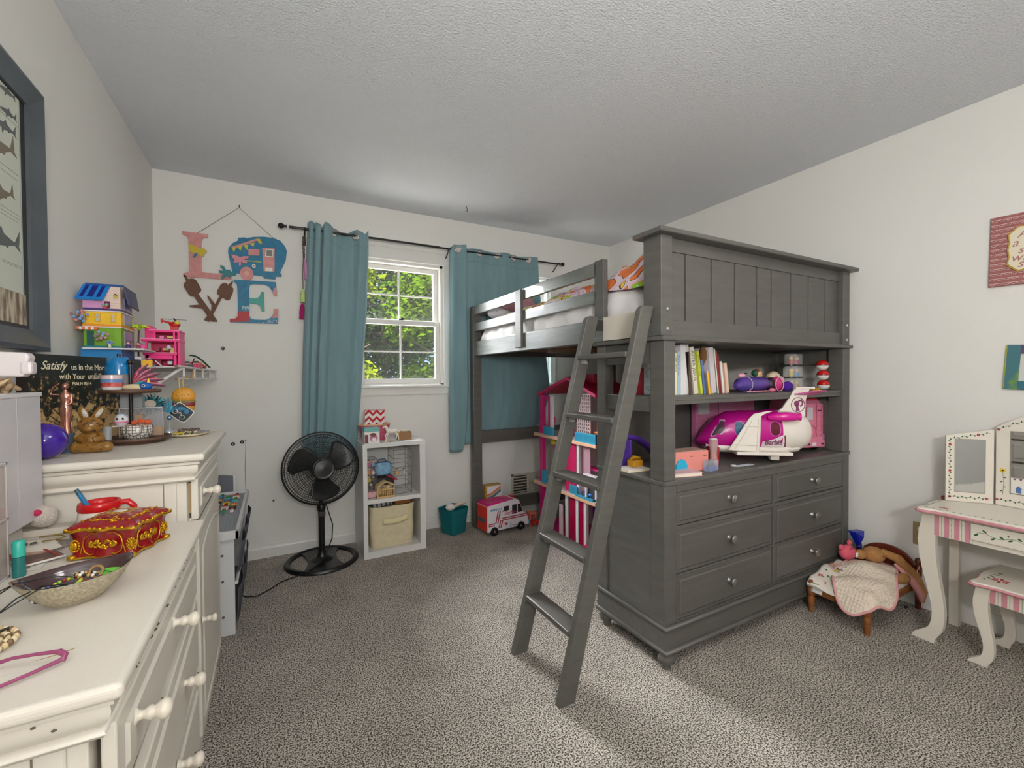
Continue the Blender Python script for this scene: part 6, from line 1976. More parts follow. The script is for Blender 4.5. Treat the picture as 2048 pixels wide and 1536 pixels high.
MB(t).at(0.243, -1.4762, ZU + 0.017).lathe([(0.0045, 0), (0.0045, -0.0015)], (0, 0, 0), 14, 'y').m(1).lathe([(0.0028, -0.0015), (0.0028, -0.0025)], (0, 0, 0), 12, 'y').build('eye', [WHITE, BLACK], h)
MB(t).at(0.226, -1.455, ZU + 0.024, 0, -0.5, 0).sph((0, 0, 0), (0.014, 0.006, 0.005), 10, 6).build('teal_tuft', mat((40, 150, 150), 0.8), t)
for k in range(6):
    o = MB().lathe([(0.004, -0.001), (0.006, 0), (0.004, 0.001)], (0, 0, 0), 10).build('bead_ring', mat(((170, 110, 110), (150, 100, 90), (200, 150, 140))[k % 3], 0.3, metal=0.3), loc=(0.178 + 0.0075 * k, -1.485 + 0.003 * (k % 2), ZU + 0.002))
    tag(o, 'tiny rosy metal ring at the front edge of the upper tray', 'ring', 'rings on the upper tray')
t = thing('fluffy_fan', 'red and pink glittery feather fan leaning behind the upper tray', 'ornament', (0.20, -1.36, ZU))
b = MB(t)
for k in range(15):
    a = 0.35 + k * 0.085
    l_ = 0.075 + 0.01 * (k % 3)
    b.m(k % 3).tube([(0.185, -1.355, ZU + 0.02), (0.185 + 0.5 * l_ * sin(a), -1.355, ZU + 0.02 + 0.5 * l_ * cos(a)), (0.185 + l_ * sin(a), -1.352, ZU + 0.01 + l_ * cos(a))], [0.003, 0.007, 0.002], 6)
b.build('feathers', [mat((176, 50, 70), 0.7), mat((206, 130, 150), 0.7), mat((120, 60, 84), 0.7)], t)
MB(t).sph((0.185, -1.355, ZU + 0.014), 0.008, 8, 6).build('handle_ball', mat((50, 130, 150), 0.5), t)
# lower tier
t = thing('patterned_bowl', 'white bowl with grey star lattice pattern on the lower tray', 'bowl', (0.222, -1.44, ZT + 0.0145))
PB = bpy.data.materials.new('lattice_glaze')
PB.use_nodes = True
n_, L_ = PB.node_tree.nodes, PB.node_tree.links
tc = n_.new('ShaderNodeTexCoord')
vo = n_.new('ShaderNodeTexVoronoi')
vo.feature = 'DISTANCE_TO_EDGE'
vo.inputs['Scale'].default_value = 110
vo.inputs['Randomness'].default_value = 0.15
L_.new(tc.outputs['Object'], vo.inputs['Vector'])
rp = n_.new('ShaderNodeValToRGB')
rp.color_ramp.elements[0].position = 0.08
rp.color_ramp.elements[0].color = (*lin((112, 104, 98)), 1)
rp.color_ramp.elements[1].position = 0.16
rp.color_ramp.elements[1].color = (*lin((222, 216, 208)), 1)
L_.new(vo.outputs['Distance'], rp.inputs['Fac'])
L_.new(rp.outputs['Color'], n_['Principled BSDF'].inputs['Base Color'])
n_['Principled BSDF'].inputs['Roughness'].default_value = 0.25
zb = ZT + 0.0145
MB(t).lathe([(0.024, 0), (0.034, 0.008), (0.041, 0.024), (0.0415, 0.048), (0.0395, 0.048), (0.038, 0.02), (0.02, 0.006), (0.002, 0.005)], (0.222, -1.462, zb), 36).build('bowl_body', PB, t)
MB(t).lathe([(0.0418, 0.046), (0.042, 0.049), (0.039, 0.049)], (0.222, -1.462, zb), 36, cap=False).build('rim', mat((160, 120, 100), 0.3), t)
tag(MB().lathe([(0.03, 0), (0.036, 0.014), (0.002, 0.016)], (0, 0, 0), 20).build('paper_nest', mat((160, 96, 60), 0.8, bump=0.6, bs=150), loc=(0.222, -1.462, zb + 0.022)), 'orange brown shredded filling inside the patterned bowl', 'filling')
t = thing('penguin_figure', 'small grey and white toy penguin with pink scarf sitting on the patterned bowl', 'toy', (0.195, -1.475, zb + 0.045))
MB(t).sph((0.185, -1.475, zb + 0.066), (0.018, 0.017, 0.021), 18, 12).build('penguin_body', mat((214, 214, 216), 0.35), t)
MB(t).sph((0.185, -1.471, zb + 0.075), (0.0175, 0.0165, 0.0135), 18, 10).build('grey_cap', mat((150, 162, 176), 0.4), t)
n = 24
MB(t).tube([(0.185 + 0.0182 * cos(2 * pi * k / n), -1.475 + 0.0172 * sin(2 * pi * k / n), zb + 0.060) for k in range(n)], 0.0022, 6, closed=True).build('pink_scarf', mat((226, 110, 150), 0.6), t)
MB(t).sph((0.178, -1.4905, zb + 0.071), (0.003, 0.0015, 0.004), 8, 6).sph((0.1925, -1.491, zb + 0.071), (0.003, 0.0015, 0.004), 8, 6).build('eyes', BLACK, t)
MB(t).box(0.165, 0.208, -1.49, -1.458, zb + 0.046, zb + 0.0485).build('foot_board', WH, t)
t = thing('orange_roses', 'cluster of small orange felt roses on the patterned bowl', 'ornament', (0.235, -1.475, zb + 0.045))
for k, (dx, dz) in enumerate(((-0.017, 0), (0, 0.004), (0.016, 0.001))):
    b = MB(t).sph((0.236 + dx, -1.478, zb + 0.056 + dz), (0.010, 0.009, 0.008), 12, 8)
    for j in range(4):
        b.at(0.236 + dx, -1.486, zb + 0.056 + dz, 0, j * 0.8, 0).box(-0.007, 0.007, -0.0006, 0.0006, 0.001, 0.0022)
    b.id().build('rose', mat((212, 92, 54), 0.7), t)
t = thing('glass_tumbler', 'clear glass tumbler on the lower tray', 'glass', (0.155, -1.475, zb))
MB(t).lathe([(0.012, 0.001), (0.0135, 0.046), (0.0125, 0.046), (0.011, 0.006)], (0.150, -1.478, zb), 20).build('glass_wall', glass((230, 232, 234), 0.3), t)
MB(t).lathe([(0.012, 0.0), (0.0118, 0.004)], (0.150, -1.478, zb), 20).build('glass_base', mat((190, 192, 190), 0.1), t)
t = thing('clear_display_box', 'long clear plastic box with yellow contents standing behind the pole', 'box', (0.20, -1.36, zb))
MB(t).box(0.155, 0.275, -1.375, -1.335, zb, zb + 0.10).build('clear_walls', glass((225, 225, 228), 0.22), t)
MB(t).box(0.155, 0.275, -1.376, -1.3745, zb + 0.097, zb + 0.1).box(0.155, 0.1565, -1.376, -1.3745, zb, zb + 0.1).box(0.2735, 0.275, -1.376, -1.3745, zb, zb + 0.1).build('edges', mat((200, 200, 204), 0.2), t)
MB(t).box(0.16, 0.186, -1.37, -1.34, zb + 0.035, zb + 0.075).box(0.19, 0.216, -1.37, -1.34, zb + 0.035, zb + 0.075).box(0.16, 0.27, -1.37, -1.34, zb + 0.001, zb + 0.03).build('yellow_jars', mat((206, 150, 50), 0.4), t)
MB(t).box(0.158, 0.218, -1.372, -1.34, zb + 0.101, zb + 0.148).build('upper_clear_bin', glass((220, 224, 228), 0.35), t)
t = thing('silver_leaf_clip', 'small silver leaf shaped clip lying at the front of the lower tray', 'hair clip', (0.20, -1.50, zb))
b = MB(t)
for k in range(4):
    b.at(0.188 + 0.010 * k, -1.503, zb + 0.003, 0, 0, (-0.6, 0.5)[k % 2]).sph((0, 0, 0), (0.009, 0.0035, 0.0022), 10, 6)
b.build('leaves', mat((196, 194, 192), 0.25, metal=0.6), t)
MB(t).tube([(0.18, -1.503, zb + 0.002), (0.226, -1.503, zb + 0.002)], 0.0009, 5).build('pin', STEEL, t)
t = thing('glass_flower_figurine', 'clear glass base with blue feather flower beside the tray', 'figurine', (0.272, -1.33, ZT))
gx_, gy_ = 0.268, -1.40
gx_, gy_ = 0.285, -1.335
b = MB(t)
b.lathe([(0.012, 0), (0.018, 0.006), (0.010, 0.012), (0.018, 0.022), (0.012, 0.026), (0.007, 0.034)], (gx_, gy_, ZT), 8)
b.build('glass_base', mat((214, 216, 218), 0.08, trans=0.6), t)
MB(t).tube([(gx_, gy_, ZT + 0.03), (gx_ + 0.002, gy_, ZT + 0.06), (gx_ - 0.001, gy_, ZT + 0.09)], 0.0012, 6).build('wire_stem', STEEL, t)
MB(t).sph((gx_ + 0.001, gy_, ZT + 0.072), 0.009, 12, 8).build('jewelled_ball', mat((110, 140, 170), 0.2, metal=0.6), t)
b = MB(t)
for k in range(22):
    a = k * 2.4
    r_ = 0.018 * math.sqrt(k / 22)
    b.tube([(gx_, gy_, ZT + 0.088), (gx_ + r_ * cos(a), gy_ + 0.4 * r_ * sin(a), ZT + 0.105 + 0.01 * sin(a)), (gx_ + 1.7 * r_ * cos(a), gy_ + 0.4 * r_ * sin(a), ZT + 0.12 + 0.026 * sin(a))], [0.0015, 0.0018, 0.0006], 4)
b.build('blue_feathers', mat((40, 140, 168), 0.8), t)
t = thing('feather_mask', 'teal and navy feathered eye mask hanging behind the tray', 'mask', (0.225, -1.27, 1.09))
MB(t).prism(oval(0.222, 1.095, 0.034, 0.024, 24), -1.272, -1.268, 'xz').build('mask_rim', mat((24, 90, 100), 0.7), t)
MB(t).prism(oval(0.219, 1.097, 0.018, 0.0145, 20), -1.2735, -1.272, 'xz').build('eye_opening', mat((196, 184, 168), 0.7), t)
b = MB(t)
for k in range(26):
    a = k * 2 * pi / 26
    b.m(k % 3).tube([(0.222 + 0.028 * cos(a), -1.274, 1.095 + 0.02 * sin(a)), (0.222 + 0.048 * cos(a + 0.1), -1.276, 1.095 + 0.036 * sin(a + 0.1))], [0.005, 0.001], 6)
b.build('feathers', [mat((24, 110, 118), 0.8), mat((26, 40, 70), 0.8), mat((60, 160, 160), 0.8)], t)
MB(t).tube([(0.222, -1.268, 1.12), (0.21, -1.265, 1.18), (0.205, -1.262, 1.23)], 0.0012, 5).build('hanging_thread', DARK, t)
# plate of bracelets
t = thing('oval_plate', 'cream oval plate near the back corner of the tall chest', 'plate', (0.335, -1.27, ZT))
MB(t).lathe([(0.045, 0), (0.05, 0.001), (0.068, 0.008), (0.067, 0.0095), (0.048, 0.003), (0.002, 0.003)], (0.335, -1.29, ZT), 36, sy=1.25).build('plate_body', mat((220, 208, 180), 0.25), t)
MB(t).at(0.335, -1.29, 0).tube([(0.0675 * cos(2 * pi * k / 40), 0.084 * sin(2 * pi * k / 40), ZT + 0.0095) for k in range(40)], 0.0013, 5, closed=True).build('rim', mat((206, 186, 140), 0.3), t)
for i, (dx, dy, r, c, lb) in enumerate(((-0.012, -0.01, 0.03, (96, 100, 60), 'dark green beaded bracelet coiled on the oval plate'), (0.028, 0.015, 0.026, (150, 146, 158), 'grey pearl bracelet at the right of the oval plate'), (-0.03, -0.028, 0.016, (216, 186, 60), 'small yellow beaded bracelet at the front of the oval plate'), (0.0, 0.01, 0.032, (110, 92, 80), 'brown beaded bracelet stacked on the oval plate'), (0.01, -0.03, 0.018, (210, 186, 170), 'cream and pink beaded bracelet on the oval plate'))):
    t = thing('beaded_bracelet', lb, 'bracelet', (0.335 + dx, -1.29 + dy, ZT + 0.006))
    n = int(2 * pi * r / 0.0064)
    zz = ZT + 0.0075 + 0.006 * (i in (3,)) + 0.002 * i
    b = MB(t)
    for k in range(n):
        a = 2 * pi * k / n
        b.m(k % 3 if i in (0, 4) else 0).sph((0.335 + dx + r * cos(a), -1.29 + dy + r * sin(a), zz + 0.001 * sin(3 * a)), 0.0034, 8, 5)
    b.build('beads', [mat(c, 0.3), mat((222, 214, 170), 0.3), mat((60, 70, 60), 0.3)], t)
    MB(t).tube([(0.335 + dx + r * cos(2 * pi * k / 24), -1.29 + dy + r * sin(2 * pi * k / 24), zz) for k in range(24)], 0.0009, 4, closed=True).build('elastic', DARK, t)
# burger keychain hanging from the shelf rail
t = thing('burger_keyring', 'rubber hamburger charm hanging from the wire shelf rail', 'keyring', (0.318, -1.24, 1.18))
bx, by = 0.318, -1.262
MB(t).lathe([(0.030, 0), (0.037, 0.006), (0.037, 0.014), (0.034, 0.03), (0.025, 0.043), (0.008, 0.049), (0.001, 0.0495)], (bx, by, 1.106), 26, sy=0.45).build('top_bun', mat((206, 144, 44), 0.5), t)
MB(t).lathe([(0.036, 0), (0.038, 0.004), (0.036, 0.008)], (bx, by, 1.098), 26, sy=0.47).build('lettuce', mat((130, 110, 50), 0.6), t)
MB(t).lathe([(0.034, 0), (0.037, 0.006), (0.034, 0.013)], (bx, by, 1.085), 26, sy=0.47).build('patty', mat((122, 30, 34), 0.5), t)
MB(t).lathe([(0.024, 0), (0.034, 0.006), (0.036, 0.018)], (bx, by, 1.066), 26, sy=0.45).build('bottom_bun', mat((198, 136, 42), 0.5), t)
b = MB(t)
for k in range(4):
    b.sph((bx - 0.016 + 0.011 * k, by - 0.0145, 1.128 + 0.002 * (k % 2)), (0.0042, 0.003, 0.004), 8, 6)
b.build('bumps', mat((220, 158, 56), 0.5), t)
MB(t).tube([(bx, by, 1.154), (bx - 0.002, by, 1.172), (bx + 0.0, by + 0.01, 1.195), (bx + 0.01, by + 0.12, 1.19), (bx + 0.0, by + 0.25, 1.236)], 0.0022, 6).build('strap', mat((206, 158, 70), 0.5), t)
t = thing('bike_tag', 'diamond shaped dark luggage tag printed with a bicycle hanging in front of the burger charm', 'tag', (0.312, -1.285, 1.06))
MB(t).at(0.313, -1.283, 1.062, 0, 0.72, 0).prism(oval(0, 0, 0.033, 0.028, 28, 6), -0.0012, 0.0012, 'xz').build('white_border', WHITE, t)
MB(t).at(0.313, -1.283, 1.062, 0, 0.72, 0).prism(oval(0, 0, 0.031, 0.026, 28, 6), -0.0018, -0.0012, 'xz').build('tag_face', mat((30, 36, 46), 0.5), t)
b = MB(t).at(0.313, -1.2852, 1.062)
for cx_, cz_, m_ in ((-0.018, 0.004, 0), (0.002, -0.018, 1)):
    b.m(m_).tube([(cx_ + 0.0075 * cos(2 * pi * k / 18), 0, cz_ + 0.0075 * sin(2 * pi * k / 18)) for k in range(18)], 0.0011, 5, closed=True)
b.m(0).tube([(-0.018, 0, 0.004), (-0.002, 0, 0.0), (0.002, 0, -0.018)], 0.0009, 4).tube([(-0.008, 0, -0.004), (-0.002, 0, 0.0)], 0.0009, 4)
b.build('bicycle', [WHITE, mat((170, 200, 170), 0.5)], t)
b = MB(t).at(0.313, -1.2852, 1.062)
b.sph((-0.004, 0, 0.014), (0.019, 0.0006, 0.007), 14, 6).sph((0.016, 0, 0.002), (0.009, 0.0006, 0.01), 12, 6)
b.build('blue_scene', mat((40, 112, 150), 0.5), t)
MB(t).tube([(0.311, -1.283, 1.092), (0.310, -1.283, 1.13), (0.308, -1.284, 1.188)], 0.0011, 5).build('chain', mat((190, 200, 120), 0.4), t)

# ================================================================= ON THE LOW DRESSER
ZL = 0.7905
t = thing('white_storage_bin', 'large translucent white plastic bin at the left edge on the low dresser', 'storage bin', (0.09, -1.94, ZL))
WB = mat((214, 210, 212), 0.3, rgb2=(196, 194, 200), vs=(3, 3, 12))
MB(t).box(0.006, 0.120, -2.03, -1.835, ZL + 0.065, 1.150).build('bin_body', WB, t, bev=0.003)
MB(t).box(0.004, 0.122, -2.033, -1.832, 1.148, 1.158).build('bin_lid', mat((220, 217, 218), 0.3), t, bev=0.002)
MB(t).box(0.1195, 0.1205, -1.95, -1.948, ZL + 0.07, 1.148).build('front_seam', mat((190, 186, 186), 0.4), t)
MB(t).box(0.02, 0.10, -2.01, -1.885, ZL, ZL + 0.066).build('bin_foot', mat((200, 196, 190), 0.5), t)
for (x, y, z, r, lb) in ((0.085, -1.90, 1.158, 0.9, 'brown shell cluster on top of the white bin, nearest the plaque'), (0.035, -1.93, 1.158, 0.75, 'smaller brown shell cluster on top of the white bin')):
    t = thing('shell_cluster', lb, 'ornament', (x, y, z))
    rnd = random.Random(int(x * 1000))
    b = MB(t)
    for k in range(12):
        b.at(x + rnd.uniform(-0.02, 0.02) * r, y + rnd.uniform(-0.015, 0.015), z + rnd.uniform(0.006, 0.03) * r, rnd.uniform(0, 3), rnd.uniform(0, 3), 0).sph((0, 0, 0), (0.013 * r, 0.008 * r, 0.006 * r), 9, 6)
    b.id().build('shells', mat((170, 142, 108), 0.6, rgb2=(120, 96, 70), vs=(60, 60, 60)), t)
    MB(t).at(x - 0.002, y - 0.02, z + 0.02, 0, -0.7, 0).sph((0, 0, 0), (0.024 * r, 0.005, 0.004), 10, 6).build('driftwood', mat((196, 168, 130), 0.7), t)
t = thing('white_gadget', 'white rounded plastic gadget with side lugs on top of the shell clusters', 'gadget', (0.07, -1.89, 1.19))
MB(t).at(0.068, -1.89, 1.195).prism([(-0.05, 0.0), (0.048, 0.0), (0.052, 0.022), (0.058, 0.045), (0.054, 0.056), (-0.05, 0.060)], -0.015, 0.02, 'xz').build('gadget_body', mat((222, 214, 212), 0.35), t, bev=0.005)
MB(t).at(0.121, -1.895, 1.212).cb(0, 0, 0.004, 0.022, 0.03, 0.03).build('right_lug', mat((220, 210, 210), 0.35), t, bev=0.006)
MB(t).at(0.058, -1.913, 1.213).cb(0, 0, 0.002, 0.026, 0.018, 0.026).build('front_lug', mat((224, 216, 214), 0.35), t, bev=0.006)
# clear organiser
t = thing('clear_organiser', 'clear acrylic drawer organiser at the left edge of the low dresser', 'organiser', (0.07, -2.18, ZL))
for z0, z1 in ((ZL, 0.908), (0.91, 1.02)):
    MB(t).box(0.006, 0.145, -2.30, -2.068, z0, z1).build('clear_drawer', glass((222, 214, 208), 0.3), t)
b = MB(t)
for z in (ZL + 0.002, 0.909, 1.02):
    b.box(0.005, 0.147, -2.302, -2.298, z - 0.002, z + 0.002).box(0.143, 0.147, -2.302, -2.066, z - 0.002, z + 0.002).box(0.005, 0.147, -2.07, -2.066, z - 0.002, z + 0.002)
for y in (-2.30, -2.068):
    b.box(0.1435, 0.1465, y - 0.0015, y + 0.0015, ZL, 1.02)
b.build('drawer_edges', mat((190, 188, 188), 0.15), t)
MB(t).box(0.02, 0.13, -2.28, -2.09, ZL + 0.003, 0.84).build('drawer_contents', mat((190, 178, 160), 0.6, rgb2=(140, 130, 110), vs=(30, 30, 30)), t)
MB(t).tube([(0.10 + 0.02 * cos(k), -2.10 + 0.02 * sin(k), 1.025 + 0.001 * k) for k in range(10)], 0.002, 5).build('red_string', mat((170, 44, 40), 0.7), t)
t = thing('teal_tube', 'short teal capped tube standing beside the clear organiser', 'tube', (0.163, -2.09, ZL))
MB(t).lathe([(0.0095, 0), (0.010, 0.005), (0.010, 0.04)], (0.163, -2.075, ZL), 20).build('tube_body', mat((40, 132, 130), 0.2, trans=0.3), t)
MB(t).lathe([(0.0098, 0.041), (0.0098, 0.070), (0.008, 0.073), (0.001, 0.0735)], (0.163, -2.075, ZL), 20).build('cap', mat((54, 178, 160), 0.35), t)
t = thing('santa_mug', 'white santa shaped mug with red rim and handle beside the gold box', 'mug', (0.235, -1.865, ZL))
mx, my = 0.233, -1.868
MB(t).lathe([(0.034, 0), (0.040, 0.01), (0.043, 0.03), (0.042, 0.055), (0.040, 0.072)], (mx, my, ZL), 28).build('mug_body', mat((226, 218, 206), 0.25), t)
MB(t).lathe([(0.0405, 0.072), (0.0425, 0.076), (0.0415, 0.088), (0.040, 0.092), (0.037, 0.092), (0.036, 0.08), (0.033, 0.012), (0.002, 0.012)], (mx, my, ZL), 28, cap=False).build('red_rim', mat((196, 22, 26), 0.2), t)
MB(t).tube([(mx + 0.038, my, ZL + 0.084), (mx + 0.055, my, ZL + 0.084), (mx + 0.066, my, ZL + 0.072), (mx + 0.066, my, ZL + 0.045), (mx + 0.056, my, ZL + 0.028), (mx + 0.041, my, ZL + 0.022)], [0.007, 0.0075, 0.0075, 0.007, 0.0065, 0.006], 10).build('handle', mat((200, 24, 28), 0.2), t)
t = thing('blue_pen', 'blue marker pen leaning in the santa mug', 'pen', (0.22, -1.87, 0.84))
MB(t).tube([(mx + 0.008, my - 0.006, ZL + 0.02), (mx - 0.034, my - 0.014, ZL + 0.118)], 0.0052, 10).build('barrel', mat((44, 120, 170), 0.3), t)
MB(t).tube([(mx - 0.034, my - 0.014, ZL + 0.118), (mx - 0.039, my - 0.015, ZL + 0.130)], [0.0052, 0.0042], 10).build('clicker', mat((60, 90, 110), 0.3), t)
# gold and red jewel box
t = thing('gilded_box', 'ornate red jewellery box with gold scrollwork and curved sides', 'jewellery box', (0.303, -1.99, ZL), rz=-0.36)
RED = mat((142, 10, 20), 0.16, coat=0.6)
GOLD = mat((212, 164, 34), 0.28, metal=0.8)
wx, wy = 0.062, 0.060


def plan(sx, sy, f, n=48):
    r = []
    for k in range(n):
        a = 2 * pi * k / n
        c, s_ = cos(a), sin(a)
        m_ = max(abs(c), abs(s_))
        q = f * (1 + 0.05 * cos(8 * a))
        r.append((sx * c / m_ * q * 0.95, sy * s_ / m_ * q * 0.95))
    return r


rg = []
for z, f in ((0.004, 1.04), (0.012, 0.96), (0.028, 0.92), (0.05, 0.95), (0.062, 1.0)):
    rg.append([(p[0], p[1], z) for p in plan(wx, wy, f)])
MB().rings(rg).build('box_body', RED, t)
rg = []
for z, f in ((0.063, 1.07), (0.070, 1.08), (0.076, 0.98), (0.084, 0.72), (0.088, 0.45), (0.089, 0.1)):
    rg.append([(p[0], p[1], z) for p in plan(wx, wy, f)])
lid = MB().rings(rg).build('lid', RED, t)
b = MB()
pl = plan(wx, wy, 1.09, 64)
b.tube([(p[0], p[1], 0.066 + 0.0015 * sin(k * 1.5)) for k, p in enumerate(pl)], 0.0032, 6, closed=True)
for k, p in enumerate(pl):
    if k % 2 == 0:
        b.sph((p[0] * 0.98, p[1] * 0.98, 0.069), (0.0045, 0.004, 0.003), 7, 5)
pl = plan(wx, wy, 0.76, 40)
for k, p in enumerate(pl):
    b.sph((p[0], p[1], 0.083), (0.004, 0.003, 0.002), 6, 4)
rnd = random.Random(6)
for k in range(95):
    a, r_ = rnd.uniform(0, 6.28), rnd.uniform(0.2, 0.85)
    x, y = wx * r_ * cos(a), wy * r_ * sin(a)
    z = 0.089 - 0.012 * max(abs(x) / wx, abs(y) / wy) ** 1.5
    b.at(x, y, z, 0, 0, rnd.uniform(0, 3)).sph((0, 0, 0), (0.007, 0.0022, 0.0022), 7, 4)
b.id().build('lid_scrollwork', GOLD, lid)
MB().sph((0, 0, 0.090), (0.014, 0.011, 0.003), 14, 6).build('lid_jewel', mat((220, 214, 206), 0.1, metal=0.4), lid)
b = MB()
pl = plan(wx, wy, 1.05, 64)
b.tube([(p[0], p[1], 0.003 + 0.002 * abs(sin(k * 0.4))) for k, p in enumerate(pl)], 0.0024, 6, closed=True)
for sx_ in (-1, 1):
    for sy_ in (-1, 1):
        b.sph((sx_ * wx * 0.97, sy_ * wy * 0.97, 0.006), (0.009, 0.009, 0.006), 9, 6)


def side_orn(rot, half):
    M0 = Matrix.Rotation(rot, 4, 'Z')
    b.M = M0
    d = -(wy if half == wx else wx) * 0.905
    for sx_ in (-1, 1):
        b.tube([(sx_ * 0.008, d - 0.001, 0.056), (sx_ * 0.022, d - 0.002, 0.058), (sx_ * 0.036, d - 0.002, 0.048), (sx_ * 0.040, d - 0.002, 0.032), (sx_ * 0.036, d - 0.002, 0.016), (sx_ * 0.026, d - 0.003, 0.010), (sx_ * 0.018, d - 0.003, 0.012)], 0.0014, 5)
        b.tube([(sx_ * 0.040, d - 0.002, 0.032), (sx_ * 0.045, d - 0.002, 0.012)], 0.0013, 5)
        b.sph((sx_ * 0.056, d - 0.002, 0.030), (0.006, 0.003, 0.009), 10, 7)
        for k in range(12):
            a = k * pi / 6
            b.sph((sx_ * 0.056 + 0.0085 * cos(a), d - 0.001, 0.030 + 0.012 * sin(a)), (0.0026, 0.002, 0.0026), 6, 4)
    r2 = random.Random(5)
    for k in range(34):
        x = r2.uniform(-0.026, 0.026)
        z = 0.032 + r2.uniform(-0.010, 0.010) * (1 - abs(x) / 0.04)
        b.M = M0 @ Matrix.Translation((x, d - 0.002, z)) @ Matrix.Rotation(r2.uniform(0, 3), 4, 'Y')
        b.sph((0, 0, 0), (0.0065, 0.002, 0.0025), 7, 4)
    b.M = M0


for i in range(4):
    side_orn(i * pi / 2, wx if i % 2 == 0 else wy)
b.id().build('side_scrollwork', GOLD, t)
# jewellery bowl (boat shaped)
t = thing('jewellery_bowl', 'oval pottery bowl with dark glazed inside and pale crackled outside full of beads', 'bowl', (0.304, -2.262, ZL), rz=0.42)
CR = mat((190, 180, 156), 0.7, rgb2=(150, 138, 114), vs=(220, 220, 220), bump=0.4, bs=300)


def boat(f, z, n=40):
    r = []
    for k in range(n):
        a = 2 * pi * k / n
        c, s_ = cos(a), sin(a)
        x = 0.080 * f * math.copysign(abs(c) ** 0.85, c)
        y = 0.060 * f * s_ * (1 - 0.12 * abs(c))
        r.append((x, y, z + 0.010 * f * c ** 4))
    return r


MB().rings([boat(0.38, 0.001), boat(0.55, 0.006), boat(0.78, 0.022), boat(0.95, 0.042), boat(1.0, 0.05)], cap=False).prism([(q[0], q[1]) for q in boat(0.38, 0)], 0.0, 0.0015, 'xy').build('outer_shell', CR, t)
MB().rings([boat(1.0, 0.0502), boat(0.965, 0.0495), boat(0.90, 0.040), boat(0.72, 0.022), boat(0.45, 0.010), boat(0.05, 0.008)], cap=False).build('glazed_inside', mat((66, 44, 44), 0.12, coat=0.5), t)
rnd = random.Random(12)
bc = [(60, 90, 150), (206, 200, 70), (230, 224, 210), (190, 50, 40), (90, 170, 190), (40, 40, 36), (150, 200, 90), (200, 160, 90)]
strands = [((-0.036, -0.004), 0.020, 0, (60, 100, 170), 'blue and white beaded bracelet in the pottery bowl'), ((-0.015, 0.012), 0.024, 1, (206, 206, 70), 'yellow green beaded bracelet in the pottery bowl'), ((0.008, -0.014), 0.022, 3, (190, 60, 50), 'red and cream beaded bracelet in the pottery bowl'), ((-0.026, -0.016), 0.018, 4, (80, 170, 190), 'turquoise beaded bracelet at the near side of the pottery bowl'), ((0.02, 0.008), 0.02, 5, (50, 50, 44), 'dark beaded bracelet in the middle of the pottery bowl')]
Mb = Matrix.Translation((0.304, -2.262, ZL)) @ Matrix.Rotation(0.42, 4, 'Z')
for i, (c, r, ci, cc, lb) in enumerate(strands):
    p = Mb @ Vector((c[0], c[1], 0.03))
    t2 = thing('beaded_bracelet', lb, 'bracelet', p)
    b = MB()
    n = int(2 * pi * r / 0.0058)
    for k in range(n):
        a = 2 * pi * k / n
        b.m(k % 3).sph((r * cos(a), r * 0.8 * sin(a), 0.006 * sin(a + i) + 0.003 * i - 0.004), 0.0031, 7, 5)
    b.build('beads', [mat(cc, 0.25), mat(bc[(ci + 2) % 8], 0.25), mat(bc[(ci + 5) % 8], 0.25)], t2)
    MB().tube([(r * cos(2 * pi * k / 20), r * 0.8 * sin(2 * pi * k / 20), 0.006 * sin(2 * pi * k / 20 + i) + 0.003 * i - 0.004) for k in range(20)], 0.0008, 4, closed=True).build('elastic', DARK, t2)
p = Mb @ Vector((0.048, -0.006, 0.036))
t2 = thing('green_pick', 'bright green leaf shaped pick in the pottery bowl', 'pick', p)
MB().at(0, 0, 0, 0.3, 0.2, 0.3).lathe([(0.019, 0), (0.019, 0.002)], (0, 0, 0), 16, sy=0.6).build('pick_body', mat((106, 190, 60), 0.35), t2)
MB().at(0, 0, 0, 0.3, 0.2, 0.3).lathe([(0.004, 0.002), (0.004, 0.003)], (0.008, 0, 0), 10).build('dimple', mat((70, 150, 40), 0.4), t2)
p = Mb @ Vector((0.026, -0.004, 0.044))
t2 = thing('coiled_ring', 'brown coiled cord ring on top of the beads', 'ring', p)
MB().at(0, 0, 0, 1.1, 0, 0).tube([(0.0095 * cos(2 * pi * k / 20), 0.0095 * sin(2 * pi * k / 20), 0) for k in range(20)], 0.0026, 7, closed=True).build('cord', mat((150, 116, 74), 0.5), t2)
MB().at(0, 0, 0, 1.1, 0, 0).tube([(0.0095, 0, 0), (0.02, -0.004, -0.004), (0.035, -0.006, -0.006)], 0.0008, 5).build('wire', DARK, t2)
t2 = thing('black_cord_necklace', 'thin black cords running from the pottery bowl to the left edge', 'necklace', (0.2, -2.3, 0.83))
b = MB(t2)
b.tube([(0.305, -2.265, 0.833), (0.27, -2.262, 0.842), (0.235, -2.285, 0.845), (0.20, -2.33, 0.838), (0.16, -2.36, 0.825)], 0.0011, 6)
b.tube([(0.235, -2.285, 0.845), (0.215, -2.33, 0.835), (0.19, -2.40, 0.812), (0.17, -2.42, 0.80)], 0.0011, 6)
b.build('upper_cord', BLACK, t2)
b = MB(t2)
b.tube([(0.30, -2.29, 0.832), (0.275, -2.31, 0.842), (0.255, -2.335, 0.838), (0.235, -2.38, 0.82), (0.225, -2.40, 0.808)], 0.0011, 6)
b.tube([(0.305, -2.30, 0.834), (0.275, -2.325, 0.842), (0.245, -2.36, 0.828), (0.20, -2.41, 0.802)], 0.0011, 6)
b.build('lower_cord', BLACK, t2)
